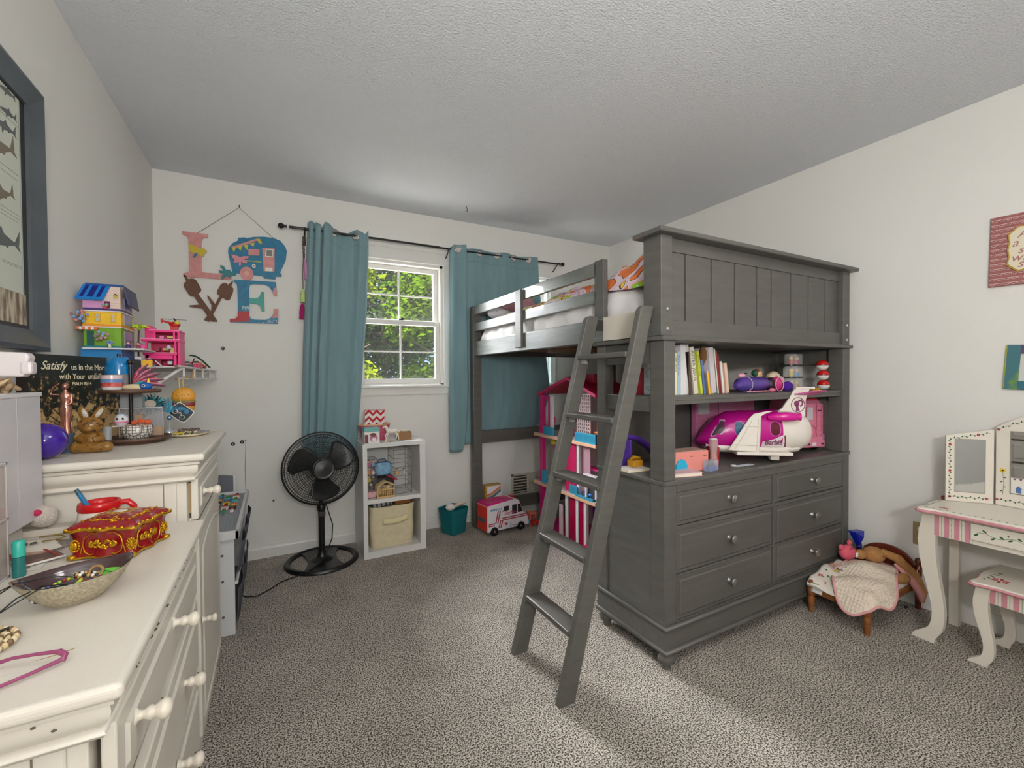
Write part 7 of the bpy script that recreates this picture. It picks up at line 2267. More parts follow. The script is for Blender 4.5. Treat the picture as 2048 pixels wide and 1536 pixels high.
# shell bead basket
t = thing('bead_mat', 'round coaster woven from cream and brown beads at the left edge', 'coaster', (0.225, -2.405, ZL))
b = MB(t)
rnd = random.Random(3)
for ring in range(6):
    R_ = 0.009 + ring * 0.0085
    n = int(2 * pi * R_ / 0.0088)
    for k in range(n):
        a = 2 * pi * k / n
        b.m((k * 7 + ring * 3) % 3).sph((0.222 + R_ * cos(a), -2.395 + R_ * sin(a), ZL + 0.006 + 0.002 * (ring == 5)), (0.0044, 0.0044, 0.0052), 7, 5)
b.build('beads', [mat((216, 200, 166), 0.5), mat((206, 182, 136), 0.5), mat((120, 92, 66), 0.5)], t)
MB(t).tube([(0.19, -2.42, ZL + 0.014), (0.22, -2.395, ZL + 0.0145), (0.255, -2.36, ZL + 0.0125)], 0.0022, 6).build('dark_cord', DARK, t)
# glasses
t = thing('pink_glasses', 'pair of clear pink eyeglasses lying at the near edge of the dresser', 'glasses', (0.32, -2.5, ZL))
PG = mat((178, 84, 130), 0.1, trans=0.45)
b = MB(t).tube([(0.352, -2.487, ZL + 0.016), (0.325, -2.478, ZL + 0.015), (0.30, -2.47, ZL + 0.013), (0.285, -2.468, ZL + 0.010), (0.27, -2.474, ZL + 0.004)], [0.003, 0.0024, 0.0024, 0.003, 0.0035], 8)
b.build('temple_arm', PG, t)
MB(t).tube([(0.357, -2.497, ZL + 0.008), (0.335, -2.51, ZL + 0.006), (0.305, -2.528, ZL + 0.005), (0.27, -2.545, ZL + 0.005)], [0.003, 0.0026, 0.0024, 0.0024], 8).build('temple_arm', PG, t)
b = MB(t).tube([(0.352, -2.487, ZL + 0.016), (0.360, -2.492, ZL + 0.012), (0.358, -2.497, ZL + 0.006)], 0.004, 8)
b.build('hinge_corner', PG, t)
# papers, cards and boxes at the back
t = thing('greeting_card', 'folded card with handwritten lettering lying beside the organiser', 'card', (0.11, -1.90, ZL))
MB(t).at(0.115, -1.905, ZL + 0.012, 0.08, -0.05, 0.5).cb(0, 0, 0, 0.09, 0.12, 0.001).build('card_sheet', mat((226, 220, 206), 0.6), t)
b = MB(t)
b.text('ella', 0.036, Matrix.Translation((0.09, -1.925, ZL + 0.0165)) @ Matrix.Rotation(0.5, 4, 'Z'), 0.0003, shear=0.2)
b.build('lettering', BLACK, t)
t = thing('photo_magazine', 'magazine with dark and red photo cover under the card', 'magazine', (0.13, -1.96, ZL))
MB(t).at(0.137, -1.955, ZL + 0.006, 0, 0, 0.6).cb(0, 0, 0, 0.07, 0.15, 0.004).build('pages', mat((214, 210, 204), 0.6), t)
MB(t).at(0.137, -1.955, ZL + 0.0085, 0, 0, 0.6).cb(0, 0, 0, 0.068, 0.148, 0.0008).build('cover', mat((92, 62, 56), 0.3, rgb2=(196, 160, 136), vs=(20, 20, 20), th=(0.42, 0.55)), t)
b = MB(t).at(0.137, -1.955, ZL + 0.0092, 0, 0, 0.6).box(-0.034, -0.022, -0.074, 0.074, 0, 0.0006).box(0.022, 0.027, -0.074, 0.074, 0, 0.0006)
b.build('red_bands', mat((170, 24, 34), 0.4), t)
t = thing('paper_strip', 'long white paper strip lying along the edge of the magazine', 'paper', (0.16, -1.96, ZL))
MB(t).at(0.166, -1.955, ZL + 0.0008, 0, 0, 0.10).cb(0, 0, 0, 0.022, 0.19, 0.0008).build('strip', mat((220, 214, 204), 0.6), t)
MB(t).at(0.172, -1.955, ZL + 0.0014, 0, 0, 0.10).cb(0.004, 0, 0, 0.0006, 0.19, 0.0004).build('fold_line', mat((150, 140, 130), 0.6), t)
t = thing('grey_lidded_box', 'flat grey cardboard box against the side of the tall chest', 'box', (0.10, -1.82, ZL))
MB(t).box(0.02, 0.178, -1.875, -1.832, ZL, ZL + 0.035).build('box_base', mat((176, 166, 152), 0.6), t)
MB(t).box(0.018, 0.18, -1.877, -1.830, ZL + 0.026, ZL + 0.040).build('box_lid', mat((196, 188, 174), 0.6), t)
t = thing('white_knit_plush', 'white knitted plush with pink patch half hidden behind the white bin', 'plush toy', (0.16, -1.86, ZL + 0.04))
MB(t).sph((0.128, -1.86, ZL + 0.068), (0.027, 0.024, 0.027), 18, 12).build('plush_body', mat((220, 208, 196), 0.95, bump=0.9, bs=320), t)
MB(t).sph((0.124, -1.880, ZL + 0.082), (0.009, 0.006, 0.008), 10, 7).build('pink_patch', mat((190, 30, 84), 0.7), t)
t = thing('cord_bundle', 'loose coil of olive cord with a glittery strip behind the magazine', 'cord', (0.17, -1.89, ZL))
MB(t).tube([(0.155 + 0.016 * cos(k * 0.9) * (1 + 0.05 * k), -1.895 + 0.010 * sin(k * 0.9), ZL + 0.012 + 0.0015 * k) for k in range(14)], 0.0014, 5).build('coil', mat((140, 116, 60), 0.6), t)
MB(t).box(0.165, 0.195, -1.915, -1.885, ZL, ZL + 0.012).build('glitter_strip', mat((160, 146, 140), 0.4, rgb2=(110, 100, 96), vs=(300, 300, 300)), t)

# ================================================================= FRAMED POSTER ON THE LEFT WALL
t = thing('framed_poster', 'large grey framed shark chart hanging on the left wall', 'framed picture', (0, -1.9, 1.65))
FR = mat((86, 92, 96), 0.35, rgb2=(72, 78, 82), vs=(8, 8, 8))
fy0, fy1, fz0, fz1 = -2.25, -1.502, 1.272, 2.03
w2 = 0.058
prof = [(0, 0.0), (0, 0.030), (0.012, 0.034), (w2 * 0.8, 0.018), (w2, 0.014), (w2, 0.0)]


def mitre(a, b_, inward):
    vs = []
    for p_, sgn in ((a, 1), (b_, -1)):
        for d, h in prof:
            along = sgn * d
            if inward[0] == 0:
                vs.append((h + 0.002, p_[0] + along, p_[1] + inward[1] * d))
            else:
                vs.append((h + 0.002, p_[0] + inward[0] * d, p_[1] + along))
    n = len(prof)
    return vs, [(i, (i + 1) % n, n + (i + 1) % n, n + i) for i in range(n)]


for a, b_, inw in (((fy0, fz0), (fy1, fz0), (0, 1)), ((fy0, fz1), (fy1, fz1), (0, -1)), ((fy0, fz0), (fy0, fz1), (1, 0)), ((fy1, fz0), (fy1, fz1), (-1, 0))):
    MB(t).add(*mitre(a, b_, inw)).build('frame_side', FR, t)
MB(t).box(0.002, 0.008, fy0 + w2 - 0.004, fy1 - w2 + 0.004, fz0 + w2 - 0.004, fz1 - w2 + 0.004).build('black_liner', mat((34, 28, 26), 0.4), t)
MB(t).box(0.008, 0.0095, fy0 + w2 + 0.01, fy1 - w2 - 0.030, fz0 + 0.155, fz1 - w2 - 0.006).build('chart_paper', mat((202, 206, 190), 0.5), t)
MB(t).box(0.008, 0.0092, fy0 + w2 + 0.01, fy1 - w2 - 0.02, fz0 + w2 + 0.012, fz0 + 0.155).build('lower_strip', mat((120, 96, 76), 0.5, rgb2=(196, 186, 160), vs=(30, 60, 14), th=(0.4, 0.6)), t)  # mottled brown and cream strip below the chart paper


def shark(y, z, s, c, tilt=0.0):
    # tail end towards +y (seen at right)
    P = [(-0.16, 0), (-0.10, 0.018), (-0.03, 0.026), (-0.005, 0.05), (0.012, 0.026), (0.06, 0.012), (0.085, 0.006), (0.125, 0.052), (0.118, 0.008), (0.112, -0.004), (0.125, -0.028), (0.085, -0.006), (0.04, -0.012), (0.03, -0.022), (0.015, -0.016), (-0.03, -0.02), (-0.06, -0.05), (-0.06, -0.018), (-0.12, -0.012)]
    b.at(0, y, z, tilt, 0, 0)
    b.m(c).prism([(p[0] * s, p[1] * s) for p in P], 0.0096, 0.0102, 'yz')


b = MB(t)
for z, s, c, y in ((1.955, 0.3, 1, -1.648), (1.90, 0.3, 1, -1.645), (1.855, 0.4, 1, -1.662), (1.785, 0.7, 2, -1.70), (1.67, 0.5, 2, -1.69), (1.55, 0.72, 1, -1.695)):
    shark(y, z, s, c, 0.35 if c == 2 else 0.1)
b.id()
b.build('printed_sharks', [mat((70, 74, 74), 0.5), mat((96, 100, 98), 0.5), mat((122, 112, 92), 0.5)], t)
b = MB(t)
for k, z in enumerate((1.885, 1.75, 1.735, 1.64, 1.63, 1.62, 1.50, 1.495)):
    b.box(0.0096, 0.0099, -1.70, -1.60 - 0.006 * (k % 3), z, z + 0.0012)
b.box(0.0096, 0.0099, -1.5965, -1.5955, fz0 + 0.16, fz1 - w2 - 0.01)
b.build('caption_lines', mat((130, 134, 124), 0.5), t)

# ================================================================= BOOKS AND TOYS IN THE HUTCH
ZD, ZH = 0.7605, 1.1005


def book(name, label, x, th, h, dep, cols, tilt=0.0, y=-1.975, title=None, tc=(40, 40, 60), ts=0.02, back=True):
    """upright book, spine facing the room; cols = cover, spine"""
    t = thing(name, label, 'book', (x, y, ZH), ry=tilt)
    cv, sp_ = cols
    MB().box(0.0012, th - 0.0012, 0.002, dep - 0.003, 0.002, h - 0.002).build('pages', mat((224, 216, 200), 0.7), t)
    MB().box(0, 0.0014, 0, dep, 0, h).box(th - 0.0014, th, 0, dep, 0, h).build('cover', mat(cv, 0.4), t)
    sp = MB().box(0, th, -0.0012, 0.001, 0, h).build('spine', mat(sp_, 0.4), t)
    if title:
        m = Matrix.Translation((th * 0.22, -0.0013, h - 0.016)) @ Matrix.Rotation(pi / 2, 4, 'X') @ Matrix.Rotation(-pi / 2, 4, 'Z')
        MB().text(title, ts, m, 0.0003).build('spine_title', mat(tc, 0.5), sp)
    return t


book('book', 'slim pale yellow book, leftmost on the hutch shelf', 2.163, 0.014, 0.185, 0.14, ((226, 216, 170), (228, 218, 172)), title='Little Stories', ts=0.013)
book('book', 'slim pale blue book standing beside the pale yellow one', 2.179, 0.016, 0.19, 0.14, ((160, 190, 214), (160, 192, 216)), title='The First Winter', ts=0.013)
book('book', 'tall white book with red top and blue foot on the spine', 2.198, 0.040, 0.222, 0.15, ((216, 212, 214), (214, 210, 212)))
MB().box(2.2365, 2.2395, -1.978, -1.974, ZH + 0.13, ZH + 0.222)
book('book', 'tall thin red and white spined book beside the white one', 2.2395, 0.009, 0.223, 0.15, ((190, 40, 44), (206, 200, 198)))
book('book', 'dark brown picture book leaning to the right', 2.252, 0.026, 0.19, 0.14, ((66, 50, 42), (84, 66, 54)), -0.13)
book('book', 'cream book with large capital letters on its leaning spine', 2.288, 0.026, 0.213, 0.145, ((206, 200, 186), (216, 208, 190)), -0.15, title='AFTER JESUS', tc=(70, 66, 60), ts=0.025)
book('book', 'yellow green book with dark lettering leaning beside the cream one', 2.330, 0.015, 0.195, 0.14, ((196, 206, 60), (200, 208, 66)), -0.14, title='Animals of the Wild', tc=(50, 60, 30), ts=0.012)
book('book', 'small blue activity book leaning behind the pencil', 2.352, 0.012, 0.155, 0.13, ((70, 104, 156), (84, 116, 166)), -0.15)
book('book', 'large lilac white picture book leaning in the middle of the row', 2.405, 0.034, 0.213, 0.16, ((206, 196, 200), (204, 194, 198)), -0.12)
book('book', 'thin green and white striped booklet leaning against the large white book', 2.448, 0.008, 0.21, 0.14, ((120, 140, 110), (206, 208, 196)), -0.14)
book('book', 'thin red and orange booklet in the leaning row', 2.459, 0.009, 0.20, 0.14, ((170, 60, 40), (150, 50, 44)), -0.14)
book('book', 'thin maroon booklet beside the red and orange one', 2.470, 0.008, 0.185, 0.14, ((120, 30, 40), (130, 40, 48)), -0.14)
book('book', 'slim white book near the right end of the row', 2.484, 0.013, 0.15, 0.14, ((222, 218, 214), (224, 220, 216)), -0.14)
book('book', 'peach covered book, rightmost in the leaning row', 2.512, 0.020, 0.142, 0.14, ((222, 176, 150), (226, 190, 168)), -0.15)
t = thing('yellow_pencil', 'thick yellow pencil standing between the leaning books', 'pencil', (2.378, -1.985, ZH), ry=-0.15)
MB().lathe([(0.0055, 0), (0.0055, 0.095)], (0, 0, 0), 8).build('shaft', mat((236, 176, 30), 0.4), t)
MB().lathe([(0.0055, 0.095), (0.001, 0.11)], (0, 0, 0), 8).build('point', mat((216, 180, 130), 0.5), t)
tag(MB().tube([(0, 0, 0), (0.012, 0, 0.03), (0.018, 0, 0.062), (0.01, 0, 0.085)], [0.012, 0.018, 0.018, 0.008], 10).build('brown_scrunchie', mat((120, 84, 50), 0.9, bump=0.7, bs=200), loc=(2.365, -1.95, ZH + 0.135)), 'brown fuzzy hair tie perched on top of the books', 'hair tie')

t = thing('purple_pouch', 'shiny purple pouch lying on its side on the hutch shelf', 'pouch', (2.70, -1.97, ZH))
PP = mat((106, 70, 156), 0.3, rgb2=(70, 56, 130), vs=(14, 14, 14))
b = MB(t).tube([(2.585, -1.97, ZH + 0.030), (2.62, -1.97, ZH + 0.037), (2.68, -1.972, ZH + 0.040), (2.74, -1.975, ZH + 0.040), (2.79, -1.98, ZH + 0.041), (2.80, -1.98, ZH + 0.038)], [0.012, 0.033, 0.037, 0.036, 0.034, 0.022], 18)
b.build('pouch_body', PP, t)
MB(t).tube([(2.66 + 0.003 * cos(k), -1.972 + 0.0385 * cos(k * 0.6), ZH + 0.040 + 0.0385 * sin(k * 0.6)) for k in range(11)], 0.0018, 5).build('silver_band', mat((190, 180, 206), 0.3), t)
t = thing('pink_drawstring', 'tangle of pink cord lying in front of the purple pouch', 'cord', (2.66, -2.02, ZH))
MB(t).tube([(2.60 + 0.012 * k + 0.01 * sin(k * 2.2), -2.03 + 0.010 * cos(k * 1.9), ZH + 0.004 + 0.003 * abs(sin(k))) for k in range(16)], 0.0035, 6).build('cord', mat((206, 130, 150), 0.6), t)
MB(t).sph((2.775, -2.035, ZH + 0.010), (0.022, 0.012, 0.010), 12, 7).build('tassel', mat((214, 120, 144), 0.8, bump=0.6, bs=200), t)
t = thing('pink_round_toy', 'small pink round toy resting on the purple pouch', 'toy', (2.66, -1.96, ZH + 0.078))
MB(t).sph((2.655, -1.955, ZH + 0.082), (0.022, 0.018, 0.013), 14, 8).build('head', mat((220, 160, 176), 0.5), t)
MB(t).sph((2.668, -1.968, ZH + 0.092), (0.010, 0.008, 0.004), 10, 6).build('bow', DARK, t)
t = thing('toy_doll', 'small toy doll head with brown and green hair behind the pink pouch', 'doll', (2.83, -1.93, ZH))
MB(t).lathe([(0.015, 0), (0.02, 0.06), (0.012, 0.07)], (2.835, -1.92, ZH), 14).build('body', mat((120, 60, 90), 0.5), t)
MB(t).sph((2.835, -1.925, ZH + 0.088), (0.022, 0.02, 0.021), 16, 10).build('face', mat((228, 180, 140), 0.45), t)
MB(t).sph((2.834, -1.917, ZH + 0.096), (0.026, 0.022, 0.021), 16, 9).build('hair', mat((150, 84, 40), 0.6), t)
MB(t).sph((2.815, -1.920, ZH + 0.094), (0.014, 0.018, 0.018), 12, 8).build('green_streak', mat((40, 90, 70), 0.6), t)
MB(t).sph((2.829, -1.9445, ZH + 0.088), 0.0022, 6, 4).sph((2.842, -1.944, ZH + 0.088), 0.0022, 6, 4).build('eyes', BLACK, t)
t = thing('pink_pouch', 'glossy pink pouch with light pink piping lying open on the hutch shelf', 'pouch', (2.87, -2.0, ZH))
MB(t).sph((2.868, -1.995, ZH + 0.038), (0.042, 0.028, 0.037), 18, 11).build('pouch_body', mat((206, 52, 120), 0.3), t)
MB(t).sph((2.842, -1.985, ZH + 0.036), (0.034, 0.03, 0.036), 16, 10).build('dark_lining', mat((50, 20, 40), 0.5), t)
MB(t).tube([(2.866 + 0.034 * cos(2 * pi * k / 20), -2.018, ZH + 0.037 + 0.034 * sin(2 * pi * k / 20)) for k in range(20)], 0.0025, 6, closed=True).build('piping', mat((236, 150, 186), 0.4), t)
for k, x in enumerate((2.925, 2.968)):
    o = MB().sph((0, 0, 0), (0.026, 0.024, 0.025), 18, 12).build('purple_pompom', mat((84, 30, 160), 0.95, bump=0.9, bs=260), loc=(x, -2.02 + 0.02 * k, ZH + 0.025))
    tag(o, ['fluffy purple pompom right beside the pink pouch', 'fluffy purple pompom, the one further right'][k], 'pompom')
t = thing('capsule_globe', 'cream and gold toy globe under a clear cover behind the pompoms', 'toy globe', (2.955, -1.93, ZH))
MB(t).sph((2.955, -1.93, ZH + 0.072), (0.037, 0.034, 0.032), 18, 11).build('globe', mat((216, 200, 172), 0.35, rgb2=(176, 134, 70), vs=(40, 40, 40), th=(0.4, 0.5)), t)
MB(t).lathe([(0.03, 0), (0.036, 0.012), (0.032, 0.044)], (2.955, -1.93, ZH), 18).build('base', mat((150, 120, 100), 0.4), t)
tag(MB().sph((0, 0, 0), (0.044, 0.04, 0.042), 20, 12).m(1).lathe([(0.0425, -0.003), (0.0425, 0.003)], (0, 0, 0), 28, sy=0.91, cap=False).build('white_ball', [mat((220, 208, 204), 0.5), mat((190, 176, 180), 0.5)], loc=(3.035, -1.90, ZH + 0.043)), 'plain white round ball behind the cream globe', 'ball')
for i, (x, y) in enumerate(((3.075, -1.955), (3.145, -1.945))):
    for k in range(3):
        t = thing('clear_capsule', ('%s clear capsule of the %s stack of toy capsules' % (('bottom', 'middle', 'top')[k], ('left', 'right')[i])), 'toy capsule', (x, y, ZH + 0.066 * k))
        MB(t).lathe([(0.030, 0.004), (0.031, 0.012), (0.031, 0.056), (0.028, 0.064)], (x, y, ZH + 0.066 * k), 24).build('clear_wall', glass((255, 255, 255), 0.14), t)
        MB(t).lathe([(0.0315, 0), (0.0315, 0.007)], (x, y, ZH + 0.066 * k), 24).build('black_base', BLACK, t)
        c = [((150, 60, 50), (190, 150, 60)), ((200, 176, 90), (90, 150, 190)), ((190, 90, 60), (180, 40, 90))][k]
        MB(t).lathe([(0.012, 0.008), (0.015, 0.02), (0.008, 0.032)], (x, y, ZH + 0.066 * k), 12).build('toy_body', mat(c[i], 0.4), t)
        MB(t).sph((x, y, ZH + 0.066 * k + 0.041), 0.012, 12, 8).build('toy_head', mat((222, 190, 150), 0.4), t)
for k in range(3):
    t = thing('two_tone_ball', ('bottom', 'middle', 'top')[k] + ' red and white toy ball of the stack at the right end of the shelf', 'toy ball', (3.268, -2.02, ZH + 0.054 * k))
    cx_, cz_ = 3.268 - 0.006 * k, ZH + 0.0275 + 0.0535 * k
    h1, h2 = [], []
    for j in range(9):
        a = pi / 2 * j / 8
        h1.append((max(0.030 * cos(a), 0.001), 0.0275 * sin(a)))
        h2.append((max(0.030 * sin(a), 0.001), -0.0275 * cos(a)))
    MB(t).lathe(h1, (cx_, -2.02, cz_), 26).build('red_half', mat((190, 26, 26), 0.2), t)
    MB(t).lathe(h2, (cx_, -2.02, cz_), 26).build('white_half', mat((224, 220, 214), 0.2), t)
    MB(t).lathe([(0.0303, -0.0014), (0.0303, 0.0014)], (cx_, -2.02, cz_), 26).build('seam', BLACK, t)
t = thing('amber_brooch', 'flat amber and orange trinket lying near the front of the shelf', 'trinket', (3.16, -2.04, ZH))
MB(t).sph((3.15, -2.04, ZH + 0.008), (0.035, 0.02, 0.008), 14, 8).build('amber_disc', mat((190, 130, 30), 0.3), t)
MB(t).lathe([(0.028, 0), (0.026, 0.003)], (3.15, -2.04, ZH), 18).build('disc_rim', mat((206, 180, 90), 0.4), t)
t = thing('candy_wrapper', 'crumpled orange and red wrapper beside the amber trinket', 'wrapper', (3.06, -2.03, ZH))
b = MB(t)
rnd = random.Random(2)
for k in range(9):
    b.m(k % 3).at(3.05 + rnd.uniform(-0.025, 0.03), -2.03 + rnd.uniform(-0.01, 0.01), ZH + rnd.uniform(0.003, 0.018), rnd.uniform(0, 3), rnd.uniform(0, 3), 0).cb(0, 0, 0, 0.02, 0.014, 0.001)
b.id().build('foil', [mat((206, 90, 40), 0.3), mat((190, 60, 60), 0.3), mat((226, 214, 206), 0.3)], t)
# inner left: small blue ball and winter book
t = thing('blue_snow_globe', 'shiny cobalt blue ball ornament on the far left of the hutch shelf', 'ornament', (2.06, -1.74, ZH))
MB(t).sph((2.085, -1.78, ZH + 0.026), 0.026, 18, 12).build('ball', mat((26, 40, 150), 0.08, coat=0.6), t)
MB(t).lathe([(0.018, 0), (0.014, 0.006)], (2.085, -1.78, ZH), 16).build('base', DARK, t)
t = thing('winter_card_box', 'pale blue box printed with snowmen seen between the hutch posts', 'box', (2.115, -1.86, ZH))
MB(t).box(2.105, 2.15, -1.93, -1.85, ZH, ZH + 0.16).build('carton', mat((170, 190, 200), 0.5, rgb2=(214, 220, 224), vs=(60, 60, 60), th=(0.5, 0.62)), t)
b = MB(t)
for z, r in ((0.135, 0.014), (0.10, 0.017)):
    b.sph((2.105, -1.885, ZH + z), (0.0012, r, r * 0.9), 14, 8)
b.build('snowmen', mat((226, 224, 222), 0.5), t)
MB(t).box(2.1035, 2.105, -1.92, -1.87, ZH + 0.02, ZH + 0.022).box(2.1035, 2.105, -1.92, -1.87, ZH + 0.035, ZH + 0.037).build('print_lines', mat((120, 140, 156), 0.5), t)
tag(MB().at(0, 0, 0).cb(0, 0, 0.06, 0.03, 0.05, 0.12).build('red_book', mat((170, 40, 50), 0.5), loc=(2.12, -1.82, ZH)), 'small red book standing beside the pale blue snowman box', 'book')

# ================================================================= TOY JET
ax = Vector((0.40, -0.31, 0)).normalized()
ang = math.atan2(ax.y, ax.x)
t = thing('toy_jet', 'magenta and white toy jet plane parked on the dresser top', 'toy plane', (2.53, -1.797, ZD), rz=ang)
JM = mat((188, 20, 134), 0.28)
JW = mat((222, 214, 204), 0.35)
ZC = 0.145


def sec(x, ry_, rz_, zc, n=30):
    return [(x, ry_ * cos(2 * pi * k / n), zc + rz_ * sin(2 * pi * k / n)) for k in range(n)]


MB().rings([sec(-0.005, 0.006, 0.006, 0.095), sec(0.01, 0.032, 0.028, 0.10), sec(0.04, 0.06, 0.055, 0.113), sec(0.08, 0.078, 0.082, 0.13), sec(0.13, 0.086, 0.098, 0.142), sec(0.20, 0.088, 0.102, ZC), sec(0.37, 0.088, 0.102, ZC)]).build('fuselage', JM, t)
MB().rings([sec(0.37, 0.0885, 0.1025, ZC), sec(0.42, 0.087, 0.101, ZC), sec(0.47, 0.078, 0.092, ZC), sec(0.505, 0.058, 0.07, ZC), sec(0.52, 0.035, 0.045, ZC), sec(0.525, 0.01, 0.015, ZC)]).build('tail_cone', JW, t)
MB().rings([sec(0.03, 0.045, 0.022, 0.072), sec(0.10, 0.066, 0.03, 0.066), sec(0.37, 0.07, 0.032, 0.062), sec(0.46, 0.05, 0.026, 0.07)]).build('white_belly', JW, t)


def onside(x, z, off=0.0015, sgn=-1):
    """point on the fuselage flank at height z"""
    R1, R2_ = interp([(0.01, 0.032), (0.04, 0.06), (0.08, 0.078), (0.13, 0.086), (0.2, 0.088), (0.42, 0.088), (0.47, 0.078)], x), interp([(0.01, 0.028), (0.04, 0.055), (0.08, 0.082), (0.13, 0.098), (0.2, 0.102), (0.42, 0.102), (0.47, 0.092)], x)
    zc = interp([(0.01, 0.10), (0.04, 0.113), (0.08, 0.13), (0.13, 0.142), (0.2, ZC)], x)
    s_ = max(-0.98, min(0.98, (z - zc) / R2_))
    return (x, sgn * (R1 * math.sqrt(1 - s_ * s_) + off), z)


def patch(b, poly, off=0.0015):
    c = (sum(p[0] for p in poly) / len(poly), sum(p[1] for p in poly) / len(poly))
    n = len(poly)
    vs = [onside(c[0], c[1], off)] + [onside(c[0] + (p[0] - c[0]) * 0.5, c[1] + (p[1] - c[1]) * 0.5, off) for p in poly] + [onside(p[0], p[1], off) for p in poly]
    fs = [(0, 1 + i, 1 + (i + 1) % n) for i in range(n)] + [(1 + i, 1 + n + i, 1 + n + (i + 1) % n, 1 + (i + 1) % n) for i in range(n)]
    b.add(vs, fs, True)


for x, z, a, c, cl in ((0.175, 0.165, 0.021, 0.032, (46, 90, 120)), (0.335, 0.165, 0.021, 0.032, (96, 14, 40))):
    b = MB()
    patch(b, oval(x, z, a + 0.004, c + 0.004, 20, 2.6))
    fr_ = b.build('window_frame', mat((190, 96, 160), 0.35), t)
    b = MB()
    patch(b, oval(x, z, a, c, 20, 2.6), 0.0025)
    b.build('window_opening', mat(cl, 0.25), fr_)
b = MB()
patch(b, [(0.045, 0.125), (0.05, 0.118), (0.095, 0.135), (0.115, 0.16), (0.115, 0.205), (0.095, 0.205), (0.07, 0.17)])
cf = b.build('cockpit_frame', mat((190, 150, 176), 0.35), t)
b = MB()
patch(b, [(0.052, 0.130), (0.056, 0.125), (0.092, 0.141), (0.109, 0.163), (0.109, 0.198), (0.096, 0.198), (0.074, 0.168)], 0.0025)
b.build('cockpit_window', mat((84, 66, 74), 0.15), cf)
b = MB()
patch(b, [(0.28, 0.100), (0.33, 0.115), (0.365, 0.134), (0.375, 0.134), (0.38, 0.075), (0.28, 0.075)], 0.0018)
b.build('white_flash', mat((222, 212, 214), 0.35), t)
b = MB()
patch(b, [(0.27, 0.074), (0.38, 0.074), (0.38, 0.066), (0.27, 0.066)], 0.003)
patch(b, [(0.374, 0.134), (0.380, 0.134), (0.389, 0.075), (0.382, 0.075)], 0.003)
b.build('maroon_stripe', mat((110, 30, 70), 0.4), t)
b = MB().text('Barbie', 0.038, Matrix.Translation((0.286, -0.0885, 0.088)) @ Matrix.Rotation(0.05, 4, 'X') @ Matrix.Rotation(pi / 2, 4, 'X') @ Matrix.Rotation(0.0, 4, 'Z'), 0.002, shear=0.25, sx=0.8)
b.build('lettering', mat((122, 40, 90), 0.4), t)
# fin
b = MB().prism([(0.37, 0.235), (0.40, 0.262), (0.455, 0.355), (0.525, 0.362), (0.505, 0.30), (0.50, 0.20), (0.48, 0.175), (0.42, 0.19)], -0.009, 0.009, 'xz')
fin = b.build('tail_fin', JW, t, bev=0.004)
MB().box(0.458, 0.545, -0.012, 0.012, 0.352, 0.364).build('fin_cap', JW, fin, bev=0.004)
b = MB()
n = 28
b.tube([(0.468 + 0.030 * cos(2 * pi * k / n), -0.0095, 0.275 + 0.036 * sin(2 * pi * k / n)) for k in range(n)], 0.0017, 6, closed=True)
b.prism(oval(0.462, 0.282, 0.012, 0.014, 18), -0.0108, -0.009, 'xz').prism([(0.455, 0.275), (0.468, 0.276), (0.472, 0.258), (0.476, 0.246), (0.458, 0.246), (0.460, 0.262)], -0.0108, -0.009, 'xz')
b.tube([(0.470, -0.010, 0.294), (0.482, -0.010, 0.299), (0.489, -0.010, 0.288), (0.486, -0.010, 0.274), (0.480, -0.010, 0.268), (0.477, -0.010, 0.275)], [0.004, 0.0045, 0.004, 0.003, 0.0025, 0.0015], 6)
b.build('emblem', mat((122, 50, 92), 0.4), fin)
b = MB()
for sg in (-1, 1):
    b.add([(0.45, sg * 0.012, 0.325), (0.53, sg * 0.012, 0.322), (0.56, sg * 0.09, 0.345), (0.525, sg * 0.09, 0.345), (0.45, sg * 0.012, 0.331), (0.53, sg * 0.012, 0.328), (0.56, sg * 0.09, 0.35), (0.525, sg * 0.09, 0.35)], [(0, 1, 2, 3), (7, 6, 5, 4), (0, 4, 5, 1), (1, 5, 6, 2), (2, 6, 7, 3), (3, 7, 4, 0)])
b.build('tailplane', mat((206, 96, 156), 0.35), fin)
# engines
for sg in (-1, 1):
    b = MB().tube([(0.31, sg * 0.07, 0.218), (0.335, sg * 0.084, 0.222), (0.38, sg * 0.094, 0.224), (0.415, sg * 0.096, 0.224), (0.425, sg * 0.096, 0.224), (0.44, sg * 0.096, 0.224)], [0.013, 0.020, 0.023, 0.020, 0.015, 0.019], 18)
    en = b.build('engine', mat((206, 26, 140), 0.28), t)
    MB().lathe([(0.013, 0), (0.013, 0.002)], (0.440, sg * 0.096, 0.224), 16, 'x').build('engine_outlet', mat((110, 14, 76), 0.4), en)
# folded wing (near side) standing against the flank
b = MB()
W = [(0.115, 0.062), (0.25, 0.052), (0.265, 0.225), (0.28, 0.236), (0.322, 0.252), (0.29, 0.250), (0.235, 0.238), (0.212, 0.215)]
b.M = Matrix.Translation((0, -0.118, 0)) @ Matrix.Rotation(-0.10, 4, 'X')
b.prism(W, -0.006, 0.0, 'xz')
wing = b.build('folded_wing', JW, t, bev=0.002)
b = MB()
b.M = Matrix.Translation((0, -0.118, 0)) @ Matrix.Rotation(-0.10, 4, 'X')
for p, q in (((0.115, 0.063), (0.212, 0.215)), ((0.212, 0.215), (0.235, 0.238)), ((0.24, 0.054), (0.254, 0.215)), ((0.25, 0.054), (0.265, 0.225)), ((0.142, 0.09), (0.247, 0.086)), ((0.195, 0.178), (0.258, 0.176)), ((0.145, 0.07), (0.225, 0.205)), ((0.118, 0.066), (0.25, 0.056))):
    b.tube([(p[0], -0.007, p[1]), (q[0], -0.007, q[1])], 0.0024, 4)
b.build('wing_ribs', mat((214, 204, 190), 0.4), wing)
